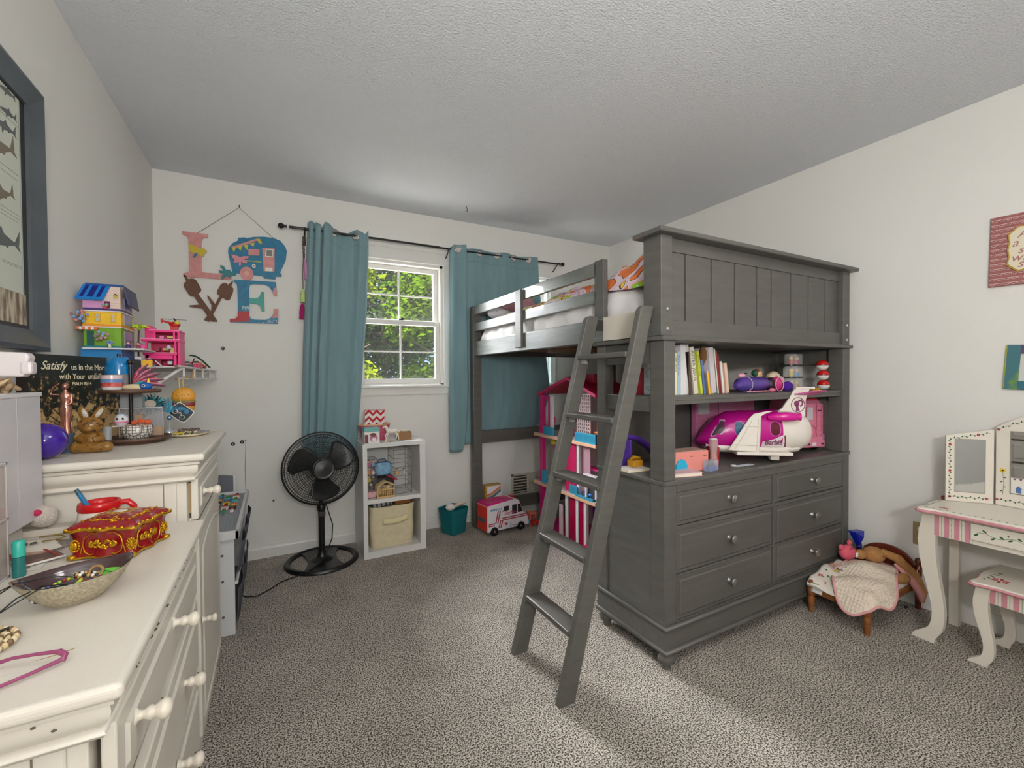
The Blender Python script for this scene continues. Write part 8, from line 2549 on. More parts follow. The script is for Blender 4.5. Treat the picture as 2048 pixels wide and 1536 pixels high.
MB().box(0.15, 0.40, -0.125, 0.06, 0.040, 0.056).build('wing_root', JW, t, bev=0.004)
for (x, y) in ((0.335, -0.07), (0.355, 0.045), (0.08, 0.0)):
    g = MB().box(x - 0.02, x + 0.02, y - 0.016, y + 0.016, 0.013, 0.045).build('landing_gear', JW, t, bev=0.004)
    MB().lathe([(0.012, -0.009), (0.012, 0.009)], (x, y, 0.0122), 16, 'y').build('wheel', BLACK, g)

# pink camper, standing with its rear to the room
t = thing('toy_camper', 'pink toy camper van with ladder and red roof light behind the jet', 'toy van', (3.238, -1.985, ZD), rz=-0.22)
CP = mat((222, 130, 156), 0.35)
b = MB()
ysd = [(0.0, 0.045), (0.26, 0.045), (0.27, 0.12), (0.24, 0.18), (0.22, 0.28), (0.03, 0.285), (0.008, 0.26)]
b.prism([(p[0], p[1]) for p in ysd], -0.072, 0.072, 'yz')
b.build('camper_body', CP, t, bev=0.008)
MB().box(-0.076, 0.076, -0.008, 0.01, 0.022, 0.058).build('rear_bumper', CP, t, bev=0.006)
MB().box(-0.05, 0.05, 0.02, 0.16, 0.283, 0.293).build('red_roof_vent', mat((196, 36, 50), 0.3), t, bev=0.004)
MB().box(-0.045, -0.005, -0.0015, 0.002, 0.175, 0.245).build('rear_window', mat((196, 190, 196), 0.15), t)
b = MB()
for x in (0.020, 0.056):
    b.box(x, x + 0.004, -0.006, -0.002, 0.08, 0.262)
for k in range(7):
    b.box(0.020, 0.060, -0.006, -0.003, 0.09 + k * 0.026, 0.093 + k * 0.026)
b.build('rear_ladder', mat((214, 116, 146), 0.35), t)
MB().tube([(-0.012 + 0.03 * cos(2 * pi * k / 24), -0.002, 0.115 + 0.03 * sin(2 * pi * k / 24)) for k in range(24)], 0.003, 6, closed=True).build('round_moulding', mat((216, 120, 148), 0.35), t)
b = MB()
for x0, x1, z0, z1 in ((-0.052, -0.034, 0.036, 0.046), (0.048, 0.064, 0.036, 0.046), (0.024, 0.046, 0.222, 0.229), (-0.06, -0.05, 0.10, 0.15)):
    b.box(x0, x1, -0.0105, -0.001, z0, z1)
b.build('dark_vents', mat((90, 40, 56), 0.4), t)
MB().box(-0.016, 0.010, -0.010, -0.007, 0.032, 0.050).build('number_plate', WHITE, t)
for x in (-0.072, 0.072):
    for y in (0.055, 0.215):
        sg = -1 if x < 0 else 1
        w_ = MB().lathe([(0.034, -0.012), (0.036, 0), (0.034, 0.012)], (x, y, 0.0365), 24, 'x').build('wheel', BLACK, t)
        MB().lathe([(0.014, 0), (0.012, 0.003 * sg)], (x + sg * 0.0125, y, 0.0365), 14, 'x').build('hubcap', mat((206, 60, 110), 0.3), w_)
t = thing('toy_beetle_car', 'lilac pink rounded toy car squeezed at the right end behind the camper', 'toy car', (3.32, -1.90, ZD))
MB(t).sph((3.349, -1.90, ZD + 0.085), (0.028, 0.07, 0.07), 18, 12).box(3.325, 3.373, -1.975, -1.83, ZD + 0.03, ZD + 0.085).build('car_body', mat((206, 126, 176), 0.3), t)
MB(t).sph((3.334, -1.97, ZD + 0.10), (0.012, 0.012, 0.008), 10, 6).build('yellow_lamp', mat((226, 200, 40), 0.3), t)
MB(t).lathe([(0.028, -0.01), (0.028, 0.01)], (3.337, -1.93, ZD + 0.0285), 18, 'x').lathe([(0.028, -0.01), (0.028, 0.01)], (3.337, -1.86, ZD + 0.0285), 18, 'x').build('wheels', BLACK, t)
t = thing('pink_patterned_case', 'long pink patterned carry case standing behind the jet', 'case', (2.80, -1.73, ZD))
MB(t).box(2.60, 3.10, -1.735, -1.70, ZD, ZD + 0.298).build('case_body', mat((170, 84, 126), 0.4, rgb2=(196, 120, 156), vs=(150, 150, 150)), t, bev=0.004)
MB(t).box(2.612, 2.70, -1.7375, -1.735, ZD + 0.215, ZD + 0.285).build('clear_window', mat((176, 172, 176), 0.2), t)
MB(t).box(2.775, 2.778, -1.7375, -1.735, ZD, ZD + 0.296).build('seam', mat((130, 50, 90), 0.4), t)

# small things on the dresser top
t = thing('pink_toy_cabinet', 'coral pink toy box with a turquoise door on the dresser top', 'toy box', (2.26, -1.95, ZD), rz=-0.12)
MB().box(-0.10, 0.085, -0.05, 0.04, 0, 0.088).build('box_body', mat((226, 140, 130), 0.45), t, bev=0.002)
MB().box(-0.095, 0.08, -0.045, 0.035, 0.088, 0.0905).build('printed_top', mat((150, 120, 110), 0.5, rgb2=(206, 170, 150), vs=(60, 60, 60)), t)
MB().prism([(-0.102, 0), (-0.04, 0), (-0.04, 0.03), (-0.05, 0.052), (-0.071, 0.06), (-0.092, 0.052), (-0.102, 0.03)], -0.056, -0.05, 'xz').build('turquoise_door', mat((40, 170, 206), 0.4), t)
b = MB()
for x in (-0.02, 0.055):
    b.box(x, x + 0.018, -0.052, -0.0505, 0.066, 0.069)
b.build('slots', mat((120, 60, 50), 0.5), t)
t = thing('liquid_timer', 'clear wavy liquid timer standing beside the coral box', 'timer', (2.405, -1.98, ZD))
MB(t).lathe([(0.019, 0), (0.021, 0.01), (0.018, 0.04), (0.015, 0.065), (0.018, 0.09), (0.021, 0.118), (0.019, 0.13)], (2.405, -1.985, ZD), 20).build('clear_body', glass((236, 216, 212), 0.3), t)
MB(t).lathe([(0.017, 0.004), (0.016, 0.04), (0.013, 0.062)], (2.405, -1.985, ZD), 16).build('orange_liquid', mat((214, 130, 110), 0.2), t)
MB(t).lathe([(0.020, 0.128), (0.012, 0.136)], (2.405, -1.985, ZD), 18).build('cap', mat((206, 200, 200), 0.2), t)
tag(MB().lathe([(0.028, 0), (0.030, 0.004), (0.030, 0.082), (0.027, 0.086)], (0, 0, 0), 22).build('red_tin', mat((150, 20, 32), 0.3), loc=(2.452, -1.945, ZD)), 'dark red cylindrical tin behind the liquid timer', 'tin')
t = thing('blue_liquid_cube', 'clear block with blue liquid and tiny penguins inside in front of the coral box', 'toy', (2.335, -2.025, ZD), rz=0.1)
MB().box(-0.035, 0.035, -0.015, 0.015, 0, 0.045).build('clear_block', glass((225, 232, 240), 0.3), t)
MB().box(-0.033, 0.033, -0.013, 0.013, 0.002, 0.018).build('blue_liquid', mat((26, 84, 190), 0.15), t)
b = MB()
for x in (-0.02, 0.0, 0.018):
    b.sph((x, 0, 0.026), (0.005, 0.004, 0.008), 8, 6)
b.build('penguins', DARK, t)
t = thing('pink_journal', 'closed pink and white journal lying at the front left of the dresser top', 'book', (2.15, -2.03, ZD), rz=-0.25)
MB().box(-0.085, 0.07, -0.03, 0.06, 0.002, 0.014).build('pages', mat((226, 214, 196), 0.6), t)
MB().box(-0.087, 0.072, -0.032, 0.062, 0.014, 0.0165).box(-0.087, 0.072, -0.032, 0.062, 0, 0.002).build('cover', mat((216, 176, 180), 0.5), t)
MB().box(-0.08, 0.06, -0.022, -0.02, 0.0165, 0.0172).box(-0.08, 0.06, 0.03, 0.032, 0.0165, 0.0172).build('cover_lines', mat((196, 140, 150), 0.5), t)
t = thing('white_booklet', 'white booklet with lettering lying at the left end of the dresser top', 'book', (2.03, -1.85, ZD), rz=-0.1)
MB().box(-0.045, 0.07, -0.035, 0.05, 0, 0.01).build('pages', mat((226, 216, 190), 0.6, rgb2=(200, 120, 90), vs=(2, 2, 300), th=(0.3, 0.4)), t)
MB().box(-0.046, 0.071, -0.036, 0.051, 0.01, 0.012).build('cover', mat((226, 220, 214), 0.5), t)
MB().text('LOVE', 0.02, Matrix.Translation((-0.015, -0.01, 0.0122)), 0.0003).build('lettering', mat((206, 150, 140), 0.5), t)
t = thing('golden_chest_toy', 'small orange and gold treasure chest toy on the white booklet', 'toy', (2.06, -1.83, ZD + 0.012))
MB(t).box(2.04, 2.10, -1.85, -1.81, ZD + 0.0125, ZD + 0.042).build('chest_box', mat((196, 140, 40), 0.35), t, bev=0.002)
MB(t).tube([(2.04, -1.83, ZD + 0.047), (2.06, -1.83, ZD + 0.054), (2.10, -1.83, ZD + 0.047)], [0.006, 0.01, 0.006], 10).build('ornate_lid', mat((212, 160, 40), 0.3, metal=0.5), t)
t = thing('purple_slide', 'purple plastic toy slide lying at the left end of the dresser top', 'toy slide', (2.12, -1.76, ZD))
b = MB(t)


def sl(u, v):
    z = interp([(0, 0.135), (0.3, 0.125), (0.7, 0.07), (0.9, 0.025), (1, 0.012)], u)
    e_ = abs(v - 0.5) * 2
    return (2.05 + 0.24 * u, -1.80 + 0.07 * v, ZD + z + 0.02 * e_ ** 4)


b.grid(sl, 24, 8, True, (0, 0, -0.004))
b.build('slide_chute', mat((96, 60, 170), 0.3), t)
MB(t).box(2.07, 2.08, -1.795, -1.735, ZD, ZD + 0.128).build('slide_support', mat((96, 60, 170), 0.3), t)
t = thing('card_strip', 'narrow printed card strip lying in front of the jet', 'card', (2.56, -2.03, ZD), rz=-0.08)
MB().box(-0.055, 0.055, -0.013, 0.013, 0, 0.001).build('strip', mat((196, 206, 222), 0.5, rgb2=(222, 216, 226), vs=(40, 40, 40)), t)
MB().lathe([(0.012, 0.001), (0.012, 0.006)], (-0.06, 0.006, 0), 16).build('white_clip', WHITE, t)

# ================================================================= DOLL BED
t = thing('doll_bed', 'small wooden doll bed with turned legs and arched headboard by the right wall', 'doll bed', (3.22, -2.23, 0))
OAK = mat((150, 92, 44), 0.45, rgb2=(118, 68, 32), vs=(14, 14, 50))
MAH = mat((112, 46, 26), 0.4, rgb2=(90, 36, 22), vs=(10, 30, 30))
for x, y in ((2.975, -2.115), (2.975, -2.35)):
    MB(t).lathe([(0.011, 0), (0.014, 0.05), (0.016, 0.075), (0.012, 0.08), (0.017, 0.088), (0.017, 0.125), (0.012, 0.13), (0.016, 0.14), (0.013, 0.152), (0.005, 0.158)], (x, y, 0), 18).build('leg', OAK, t)
for y in (-2.105, -2.362):
    MB(t).lathe([(0.012, 0), (0.014, 0.1), (0.010, 0.15), (0.014, 0.17), (0.014, 0.215), (0.010, 0.222), (0.015, 0.235), (0.012, 0.25), (0.004, 0.256)], (3.466, y, 0), 18).build('head_post', MAH, t)
for y in (-2.118, -2.352):
    MB(t).box(2.985, 3.458, y - 0.006, y + 0.006, 0.10, 0.13).build('side_rail', OAK, t, bev=0.003)
MB(t).box(2.969, 2.981, -2.34, -2.125, 0.095, 0.128).build('foot_rail', OAK, t, bev=0.003)
arch = [(-2.35, 0.09), (-2.118, 0.09), (-2.118, 0.19)] + [(-2.234 + 0.116 * cos(pi * k / 12), 0.20 + 0.085 * sin(pi * k / 12)) for k in range(0, 13)] + [(-2.35, 0.19)]
MB(t).prism(arch, 3.458, 3.472, 'yz').build('headboard', MAH, t, bev=0.003)
tag(MB().tube([(0.0, 0, -0.08), (-0.012, 0.004, -0.01), (0, 0, 0.012), (0.012, 0.004, -0.01), (0.008, 0, -0.09)], 0.0022, 6).m(1).box(-0.004, 0.010, -0.012, 0.012, -0.16, -0.07).build('pink_bead_string', [mat((220, 180, 180), 0.5), mat((160, 40, 70), 0.5)], loc=(3.445, -2.372, 0.21)), 'pink and red beaded string hanging on the headboard post of the doll bed', 'beads')
t = thing('doll_mattress', 'thin printed cloth mattress on the doll bed', 'mattress', (3.2, -2.235, 0.13))
MB(t).box(2.985, 3.45, -2.345, -2.125, 0.115, 0.142).build('mattress_pad', mat((222, 208, 200), 0.9), t, bev=0.01)


def letcloth(u, v):
    x = 2.955 + 0.30 * u
    y = -2.10 - 0.16 * v
    z = 0.150 + 0.045 * min(1, u * 2.2) + 0.006 * sin(14 * u + 7 * v)
    if u < 0.1:
        z -= (0.1 - u) * 0.15
    return (x, y, z)


t = thing('letter_cloth', 'white cloth printed with coloured letters laid over the doll bed', 'cloth', (3.05, -2.18, 0.17))
MB(t).grid(letcloth, 20, 14, True, (0, 0, -0.003)).build('cloth_sheet', mat((226, 216, 204), 0.9), t)
for ch, u, v, c in (('R', 0.55, 0.16, (214, 110, 70)), ('W', 0.36, 0.16, (50, 130, 70)), ('K', 0.2, 0.14, (190, 90, 110)), ('E', 0.24, 0.36, (60, 140, 80)), ('T', 0.08, 0.38, (216, 120, 80)), ('O', 0.0, 0.16, (90, 130, 90)), ('U', 0.5, 0.40, (60, 80, 120)), ('A', 0.38, 0.42, (216, 190, 60))):
    p = letcloth(u, v)
    MB(t).text(ch, 0.042, Matrix.Translation((p[0], p[1], p[2] + 0.009)) @ Matrix.Rotation(-1.2, 4, 'Z'), 0.0008, bold=0.0008).build('printed_letter', mat(c, 0.8), t)
t = thing('white_tag_cloth', 'small folded white cloth hanging over the foot corner of the doll bed', 'cloth', (2.96, -2.13, 0.15))
MB(t).grid(lambda u, v: (2.958 + 0.05 * u, -2.10 - 0.075 * v, 0.152 - 0.02 * (1 - u) + 0.003 * sin(6 * v)), 8, 8, True, (0, 0, -0.004)).build('cloth', mat((214, 212, 210), 0.8), t)
MB(t).grid(lambda u, v: (2.957 + 0.008 * u, -2.12 - 0.05 * v, 0.128 - 0.02 * (1 - u)), 4, 4, True, (0, 0, -0.002)).build('hem', mat((200, 198, 196), 0.8), t)


def muslin(u, v):
    # quilted blanket, two lobes, draping over the near side
    a = 2 * pi * u
    r = v
    lob = 1 + 0.2 * cos(2 * a - 0.8) + 0.05 * cos(3 * a)
    X = 0.225 * r * lob * cos(a)
    Y = 0.138 * r * lob * sin(a)
    x = 3.175 + X * 1.02 - Y * 0.1
    y = -2.262 + Y + X * 0.08
    z = 0.205 + 0.035 * math.exp(-((X - 0.05) ** 2 + (Y - 0.03) ** 2) * 90) + 0.006 * sin(40 * X + 22 * Y) - 0.02 * v
    if y < -2.355:
        z -= (-2.355 - y) * 1.25
    if x < 2.985:
        z -= (2.985 - x) * 1.6
    return (x, max(y, -2.43), max(z, 0.04))


t = thing('muslin_blanket', 'cream crinkled muslin blanket with pink binding draped over the doll bed', 'blanket', (3.2, -2.26, 0.2))
MUS = bpy.data.materials.new('crinkled_muslin')
MUS.use_nodes = True
n_, L_ = MUS.node_tree.nodes, MUS.node_tree.links
tc = n_.new('ShaderNodeTexCoord')
vo = n_.new('ShaderNodeTexVoronoi')
vo.inputs['Scale'].default_value = 70
vo.inputs['Randomness'].default_value = 0.35
L_.new(tc.outputs['Object'], vo.inputs['Vector'])
bp = n_.new('ShaderNodeBump')
bp.inputs['Strength'].default_value = 0.7
bp.inputs['Distance'].default_value = 0.01
L_.new(vo.outputs['Distance'], bp.inputs['Height'])
L_.new(bp.outputs['Normal'], n_['Principled BSDF'].inputs['Normal'])
n_['Principled BSDF'].inputs['Base Color'].default_value = (*lin((228, 212, 192)), 1)
n_['Principled BSDF'].inputs['Roughness'].default_value = 0.95
MB(t).grid(muslin, 72, 20, True, (0, 0, -0.005)).build('quilted_cloth', MUS, t)
MB(t).tube([muslin(k / 72, 1.0) for k in range(72)], 0.0055, 7, closed=True).build('pink_binding', mat((216, 156, 156), 0.9), t)
# soft toys in the bed
t = thing('pink_cat_plush', 'small pink cat soft toy with white muzzle tucked in the doll bed', 'soft toy', (3.28, -2.13, 0.2))
PC = mat((224, 96, 116), 0.9, bump=0.4, bs=260)
MB(t).sph((3.275, -2.135, 0.245), (0.050, 0.036, 0.038), 20, 12).build('head', PC, t)
for x, z in ((3.235, 0.275), (3.318, 0.283)):
    MB(t).sph((x, -2.125, z), (0.015, 0.011, 0.015), 12, 8).build('ear', PC, t)
MB(t).sph((3.298, -2.168, 0.237), (0.012, 0.008, 0.014), 12, 8).build('muzzle', WHITE, t)
MB(t).sph((3.278, -2.169, 0.243), (0.0035, 0.002, 0.005), 8, 5).sph((3.312, -2.160, 0.25), (0.0035, 0.002, 0.005), 8, 5).sph((3.298, -2.1765, 0.241), (0.003, 0.0015, 0.002), 6, 4).build('eyes_and_nose', BLACK, t)
b = MB(t)
for k in range(3):
    b.tube([(3.248 + 0.02 * k, -2.163, 0.272), (3.262 + 0.02 * k, -2.160, 0.28)], 0.0014, 4)
b.build('stripes', mat((90, 30, 50), 0.8), t)
t = thing('blue_bow', 'royal blue satin bow propped behind the pink cat', 'bow', (3.39, -2.13, 0.27))
b = MB(t)
b.add([(3.395, -2.14, 0.26), (3.36, -2.135, 0.335), (3.455, -2.135, 0.325), (3.41, -2.13, 0.255), (3.395, -2.12, 0.26), (3.36, -2.10, 0.335), (3.455, -2.10, 0.325), (3.41, -2.12, 0.255), (3.405, -2.155, 0.305)], [(0, 8, 1), (1, 8, 2), (2, 8, 3), (3, 8, 0), (4, 5, 6, 7), (0, 1, 5, 4), (1, 2, 6, 5), (2, 3, 7, 6), (3, 0, 4, 7)])
b.build('bow_loop', mat((14, 34, 160), 0.35), t)
MB(t).sph((3.40, -2.135, 0.25), 0.012, 10, 7).build('knot', mat((10, 24, 120), 0.4), t)
t = thing('bunny_plush', 'tan plush rabbit with long pink lined ear hanging over the bed side', 'soft toy', (3.38, -2.27, 0.2))
TAN = mat((196, 144, 88), 0.95, rgb2=(176, 124, 72), vs=(60, 60, 60), bump=0.7, bs=200)
b = MB(t).sph((3.385, -2.205, 0.235), (0.055, 0.05, 0.04), 20, 12).sph((3.33, -2.17, 0.235), (0.03, 0.028, 0.024), 14, 9).tube([(3.28, -2.30, 0.165), (3.36, -2.335, 0.165), (3.41, -2.34, 0.16)], [0.02, 0.026, 0.022], 12)
b.build('body', TAN, t)
MB(t).tube([(3.405, -2.23, 0.255), (3.43, -2.29, 0.235), (3.435, -2.355, 0.17), (3.43, -2.385, 0.10), (3.425, -2.39, 0.055)], [0.018, 0.022, 0.026, 0.026, 0.010], 14).build('long_ear', TAN, t)
MB(t).tube([(3.398, -2.29, 0.215), (3.402, -2.36, 0.155), (3.400, -2.395, 0.10), (3.402, -2.398, 0.065)], [0.006, 0.018, 0.018, 0.006], 12).build('ear_lining', mat((214, 150, 146), 0.9), t)
MB(t).sph((3.375, -2.252, 0.243), (0.004, 0.003, 0.003), 8, 5).build('eye', BLACK, t)

# ================================================================= VANITY TABLE, MIRROR, STOOL
VW = mat((224, 216, 202), 0.45)
VP = mat((206, 140, 150), 0.5)
VG = mat((40, 92, 60), 0.6)
VR = mat((180, 40, 54), 0.6)


def scallop(x0, x1, y0, y1, n=16):
    """top outline with curved near left corner"""
    P = [(x1, y0), (x1, y1), (x0, y1), (x0, y0 - 0.12)]
    P += [(x0 + a, y0 + b_) for a, b_ in ((0.001, -0.085), (-0.003, -0.05), (-0.010, -0.028), (-0.014, -0.012), (-0.010, 0.0), (0.002, 0.006), (0.02, 0.004), (0.045, -0.002), (0.075, 0.0), (0.11, 0.006), (0.16, 0.008), (0.22, 0.002))]
    return P


def sleg(b, x0, x1, y, dirn, h, w_=0.05, s_=1.0):
    """cabriole leg cut from a board: profile in the y-z plane, dirn=+1 knee bulges to +y"""
    C = [(0.0, 1.0, 1.0), (0.10, 0.93, 1.0), (0.22, 0.80, 1.05), (0.14, 0.62, 1.0), (-0.12, 0.42, 0.85), (-0.30, 0.26, 0.72), (-0.22, 0.12, 0.8), (0.10, 0.065, 1.15), (0.30, 0.03, 1.35), (0.32, 0.0, 1.4)]
    Lp_, Rp_ = [], []
    for o_, zf, wf in C:
        c = y + dirn * o_ * 0.085 * s_
        Lp_.append((c + dirn * w_ * wf / 2, h * zf))
        Rp_.append((c - dirn * w_ * wf / 2, h * zf))

    def sm(P):
        for _ in range(2):
            Q = [P[0]]
            for a, c in zip(P, P[1:]):
                Q += [(a[0] * 0.75 + c[0] * 0.25, a[1] * 0.75 + c[1] * 0.25), (a[0] * 0.25 + c[0] * 0.75, a[1] * 0.25 + c[1] * 0.75)]
            Q.append(P[-1])
            P = Q
        return P
    b.prism(sm(Lp_) + list(reversed(sm(Rp_))), x0, x1, 'yz')


def stripes(t, x, y0, y1, z0, z1, skip=None):
    b, g = MB(t), MB(t)
    k = 0
    y = y1 - 0.012
    while y - 0.016 > y0:
        if not (skip and skip[0] < y - 0.008 < skip[1]):
            b.box(x - 0.0008, x, y - 0.016, y, z0 + 0.001, z1 - 0.001)
            g.tube([(x - 0.0006, y - 0.024 + 0.0018 * (j % 2), lerp(z0 + 0.002, z1 - 0.002, j / 8)) for j in range(9)], 0.0006, 4)
        y -= 0.032
    b.build('pink_stripes', VP, t)
    g.build('wavy_lines', mat((110, 130, 110), 0.6), t)


t = thing('vanity_table', 'white child vanity table with pink striped apron and leaf painted drawer', 'vanity table', (3.30, -2.80, 0))
vy0, vy1 = -3.20, -2.478
MB(t).prism(scallop(3.118, 3.475, vy1, vy0), 0.576, 0.600, 'xy').build('table_top', VW, t, bev=0.006, seg=3)
b = MB(t).tube([(p[0] - 0.001, p[1] + 0.001, 0.586) for p in scallop(3.118, 3.475, vy1, vy0)[2:]], 0.0065, 8)
b.build('pink_edge', VP, t)
ap = MB(t).box(3.150, 3.168, -3.15, -2.503, 0.480, 0.576).box(3.168, 3.45, -2.521, -2.503, 0.480, 0.576).build('apron', VW, t)
stripes(t, 3.150, -3.12, -2.510, 0.480, 0.576, skip=(-3.0, -2.635))
dr = MB(t).box(3.139, 3.150, -2.98, -2.638, 0.500, 0.568).build('drawer', VW, t, bev=0.002)
b = MB(t)
vine = [(3.1385, -2.655 - 0.012 * k, 0.532 + 0.006 * sin(k * 0.9)) for k in range(18)]
b.tube(vine, 0.0008, 4)
for k in range(0, 18, 2):
    p = vine[k]
    b.at(p[0], p[1], p[2] + 0.007 * (1 if k % 4 else -1), (0.6 if k % 4 else -0.6), 0, 0).sph((0, 0, 0), (0.0008, 0.0075, 0.0035), 8, 5)
b.id().build('painted_leaves', VG, dr)
MB(t).lathe([(0.003, 0), (0.003, -0.0012)], (3.139, -2.745, 0.545), 8, 'x').build('knob_hole', BLACK, dr)
for y, dirn in ((-2.512, 1), (-3.14, -1)):
    b = MB(t)
    sleg(b, 3.152, 3.182, y, dirn, 0.576, 0.056)
    b.build('front_leg', VW, t, bev=0.004)
    MB(t).box(3.415, 3.45, y - 0.012, y + 0.022, 0, 0.576).build('back_leg', VW, t, bev=0.002)
b = MB(t)
rnd = random.Random(4)
for k in range(26):
    y = -2.50 - k * 0.022
    b.at(3.136 + 0.003 * sin(k), y, 0.6008, 0, 0, 1.3 + 0.5 * (-1) ** k).sph((0, 0, 0), (0.0055, 0.0022, 0.0006), 8, 4)
for k in range(12):
    b.at(3.16 + 0.022 * k, -2.49, 0.6008, 0, 0, 0.5 * (-1) ** k).sph((0, 0, 0), (0.0055, 0.0022, 0.0006), 8, 4)
b.id().build('painted_border', VG, t)
b = MB(t)
for k in range(9):
    b.at(3.175 + 0.006 * cos(k * 2.4), -2.545 + 0.014 * sin(k * 2.4), 0.601).sph((0, 0, 0), (0.003, 0.004, 0.0006), 7, 4)
b.id().build('painted_flowers', VR, t)

t = thing('vanity_mirror', 'folding white vanity mirror painted with a vine border on the vanity table', 'mirror', (3.42, -2.60, 0.6), rz=0)
MIR = mat((225, 228, 230), 0.02, metal=1.0)
W0, W1 = Vector((3.338, -2.500, 0)), Vector((3.436, -2.630, 0))
dv = (W1 - W0)
LW = dv.length
aw = math.atan2(dv.y, dv.x)
zm = 0.601


def panel(nm, M, w_, h0, h1, mw0, mw1, mh0, mh1, arch):
    top = [(w_, h1), (0, h0)] if not arch else [(w_ - w_ * k / 10, h0 + (h1 - h0) * sin(pi * k / 10) ** 0.8 if 0 < k < 10 else h0) for k in range(11)]
    b = MB(t)
    b.M = M
    b.prism([(0, 0), (w_, 0)] + top, 0, 0.012, 'xz')
    f = b.build(nm, VW, t, bev=0.002)
    b = MB(t)
    b.M = M
    b.add([(mw0, -0.0006, mh0), (mw1, -0.0006, mh0), (mw1, -0.0006, mh1), (mw0, -0.0006, mh1)], [(0, 1, 2, 3)])
    b.build('mirror_glass', MIR, f)
    e = MB(t)
    e.M = M
    for x0, x1, z0, z1 in ((mw0 - 0.002, mw0, mh0, mh1), (mw1, mw1 + 0.002, mh0, mh1), (mw0 - 0.002, mw1 + 0.002, mh0 - 0.002, mh0), (mw0 - 0.002, mw1 + 0.002, mh1, mh1 + 0.002)):
        e.box(x0, x1, -0.0012, 0, z0, z1)
    e.build('glass_edge', mat((150, 144, 134), 0.5), f)
    return f


def vine_line(par, M, pts, step=0.013):
    g, r = MB(t), MB(t)
    d = 0
    k = 0
    for a, c in zip(pts, pts[1:]):
        L0 = math.hypot(c[0] - a[0], c[1] - a[1])
        n = max(1, int(L0 / step))
        for i in range(n):
            s_ = i / n
            x, z = lerp(a[0], c[0], s_), lerp(a[1], c[1], s_)
            an = math.atan2(c[1] - a[1], c[0] - a[0]) + (0.9 if k % 2 else -0.9)
            if k % 9 == 0:
                for j in range(5):
                    r.M = M @ Matrix.Translation((x + 0.0035 * cos(j * 1.257), -0.0007, z + 0.0035 * sin(j * 1.257)))
                    r.sph((0, 0, 0), (0.0026, 0.0005, 0.0026), 7, 4)
            else:
                g.M = M @ Matrix.Translation((x + 0.0025 * cos(an), -0.0006, z + 0.0035 * sin(an))) @ Matrix.Rotation(-an, 4, 'Y')
                g.sph((0, 0, 0), (0.0052, 0.0005, 0.0022), 8, 4)
            k += 1
        g.M = M
        g.tube([(a[0], -0.0004, a[1]), (c[0], -0.0004, c[1])], 0.0005, 4)
    g.build('painted_vine', VG, par)
    if r.v:
        r.build('painted_blossoms', VR, par)


M1 = Matrix.Translation((W0.x, W0.y, zm)) @ Matrix.Rotation(aw, 4, 'Z')
h0, h1 = 0.30, 0.333
f = panel('left_wing', M1, LW, h0, h1, 0.032, LW - 0.030, 0.045, 0.285, False)
vine_line(f, M1, [(0.014, 0.02), (0.014, h0 - 0.014), (LW - 0.012, h1 - 0.016)])
vine_line(f, M1, [(0.014, 0.02), (LW - 0.01, 0.022)])
M2 = Matrix.Translation((W1.x + 0.003, W1.y - 0.004, zm)) @ Matrix.Rotation(-pi / 2 - 0.02, 4, 'Z')
f2 = panel('centre_panel', M2, 0.36, 0.343, 0.42, 0.045, 0.315, 0.060, 0.330, True)
vine_line(f2, M2, [(0.008, 0.335), (0.05, 0.362), (0.10, 0.382), (0.18, 0.40)])
vine_line(f2, M2, [(0.004, 0.026), (0.35, 0.026)])
b = MB(t)
b.M = M2
b.tube([(0.022, -0.0006, 0.05), (0.026, -0.0006, 0.10), (0.022, -0.0006, 0.150)], 0.0006, 4)
for k in range(4):
    b.sph((0.018 + 0.010 * (k % 2), -0.0008, 0.065 + 0.02 * k), (0.0045, 0.0005, 0.0022), 8, 4)
b.build('flower_stem', VG, f2)
b = MB(t)
b.M = M2
for j in range(8):
    b.sph((0.022 + 0.006 * cos(j * 0.785), -0.0008, 0.156 + 0.006 * sin(j * 0.785)), (0.0036, 0.0006, 0.0036), 8, 4)
b.m(1).sph((0.022, -0.0016, 0.156), (0.0035, 0.0006, 0.0035), 8, 5)
b.build('sunflower', [mat((226, 190, 50), 0.6), mat((60, 44, 30), 0.6)], f2)
b = MB(t)
b.M = M2
b.box(0.047, 0.313, -0.0014, -0.0008, 0.062, 0.130)
pc = b.build('picture_strip', mat((226, 220, 210), 0.6), f2)
b = MB(t)
b.M = M2
b.m(0).box(0.062, 0.078, -0.002, -0.0014, 0.066, 0.084).prism([(0.059, 0.084), (0.070, 0.097), (0.081, 0.084)], -0.002, -0.0014, 'xz')
b.m(1).box(0.092, 0.125, -0.002, -0.0014, 0.066, 0.082).prism([(0.088, 0.082), (0.1085, 0.098), (0.129, 0.082)], -0.002, -0.0014, 'xz')
b.m(2).box(0.135, 0.16, -0.002, -0.0014, 0.066, 0.075)
b.build('painted_houses', [mat((84, 120, 170), 0.6), mat((196, 110, 96), 0.6), mat((206, 170, 90), 0.6)], pc)
b = MB(t)
b.M = M2
for k in range(14):
    b.prism([(0.052 + k * 0.018, 0.128), (0.064 + k * 0.018, 0.128), (0.058 + k * 0.018, 0.119)], -0.002, -0.0014, 'xz')
b.build('painted_bunting', mat((110, 80, 90), 0.6), pc)
t = thing('red_brown_box', 'small dark red box behind the left edge of the vanity mirror', 'box', (3.35, -2.485, 0.601))
MB(t).box(3.345, 3.385, -2.503, -2.483, 0.6005, 0.612).build('box_body', mat((110, 36, 32), 0.5), t)
MB(t).box(3.344, 3.386, -2.504, -2.482, 0.612, 0.615).build('lid', mat((90, 28, 26), 0.5), t)

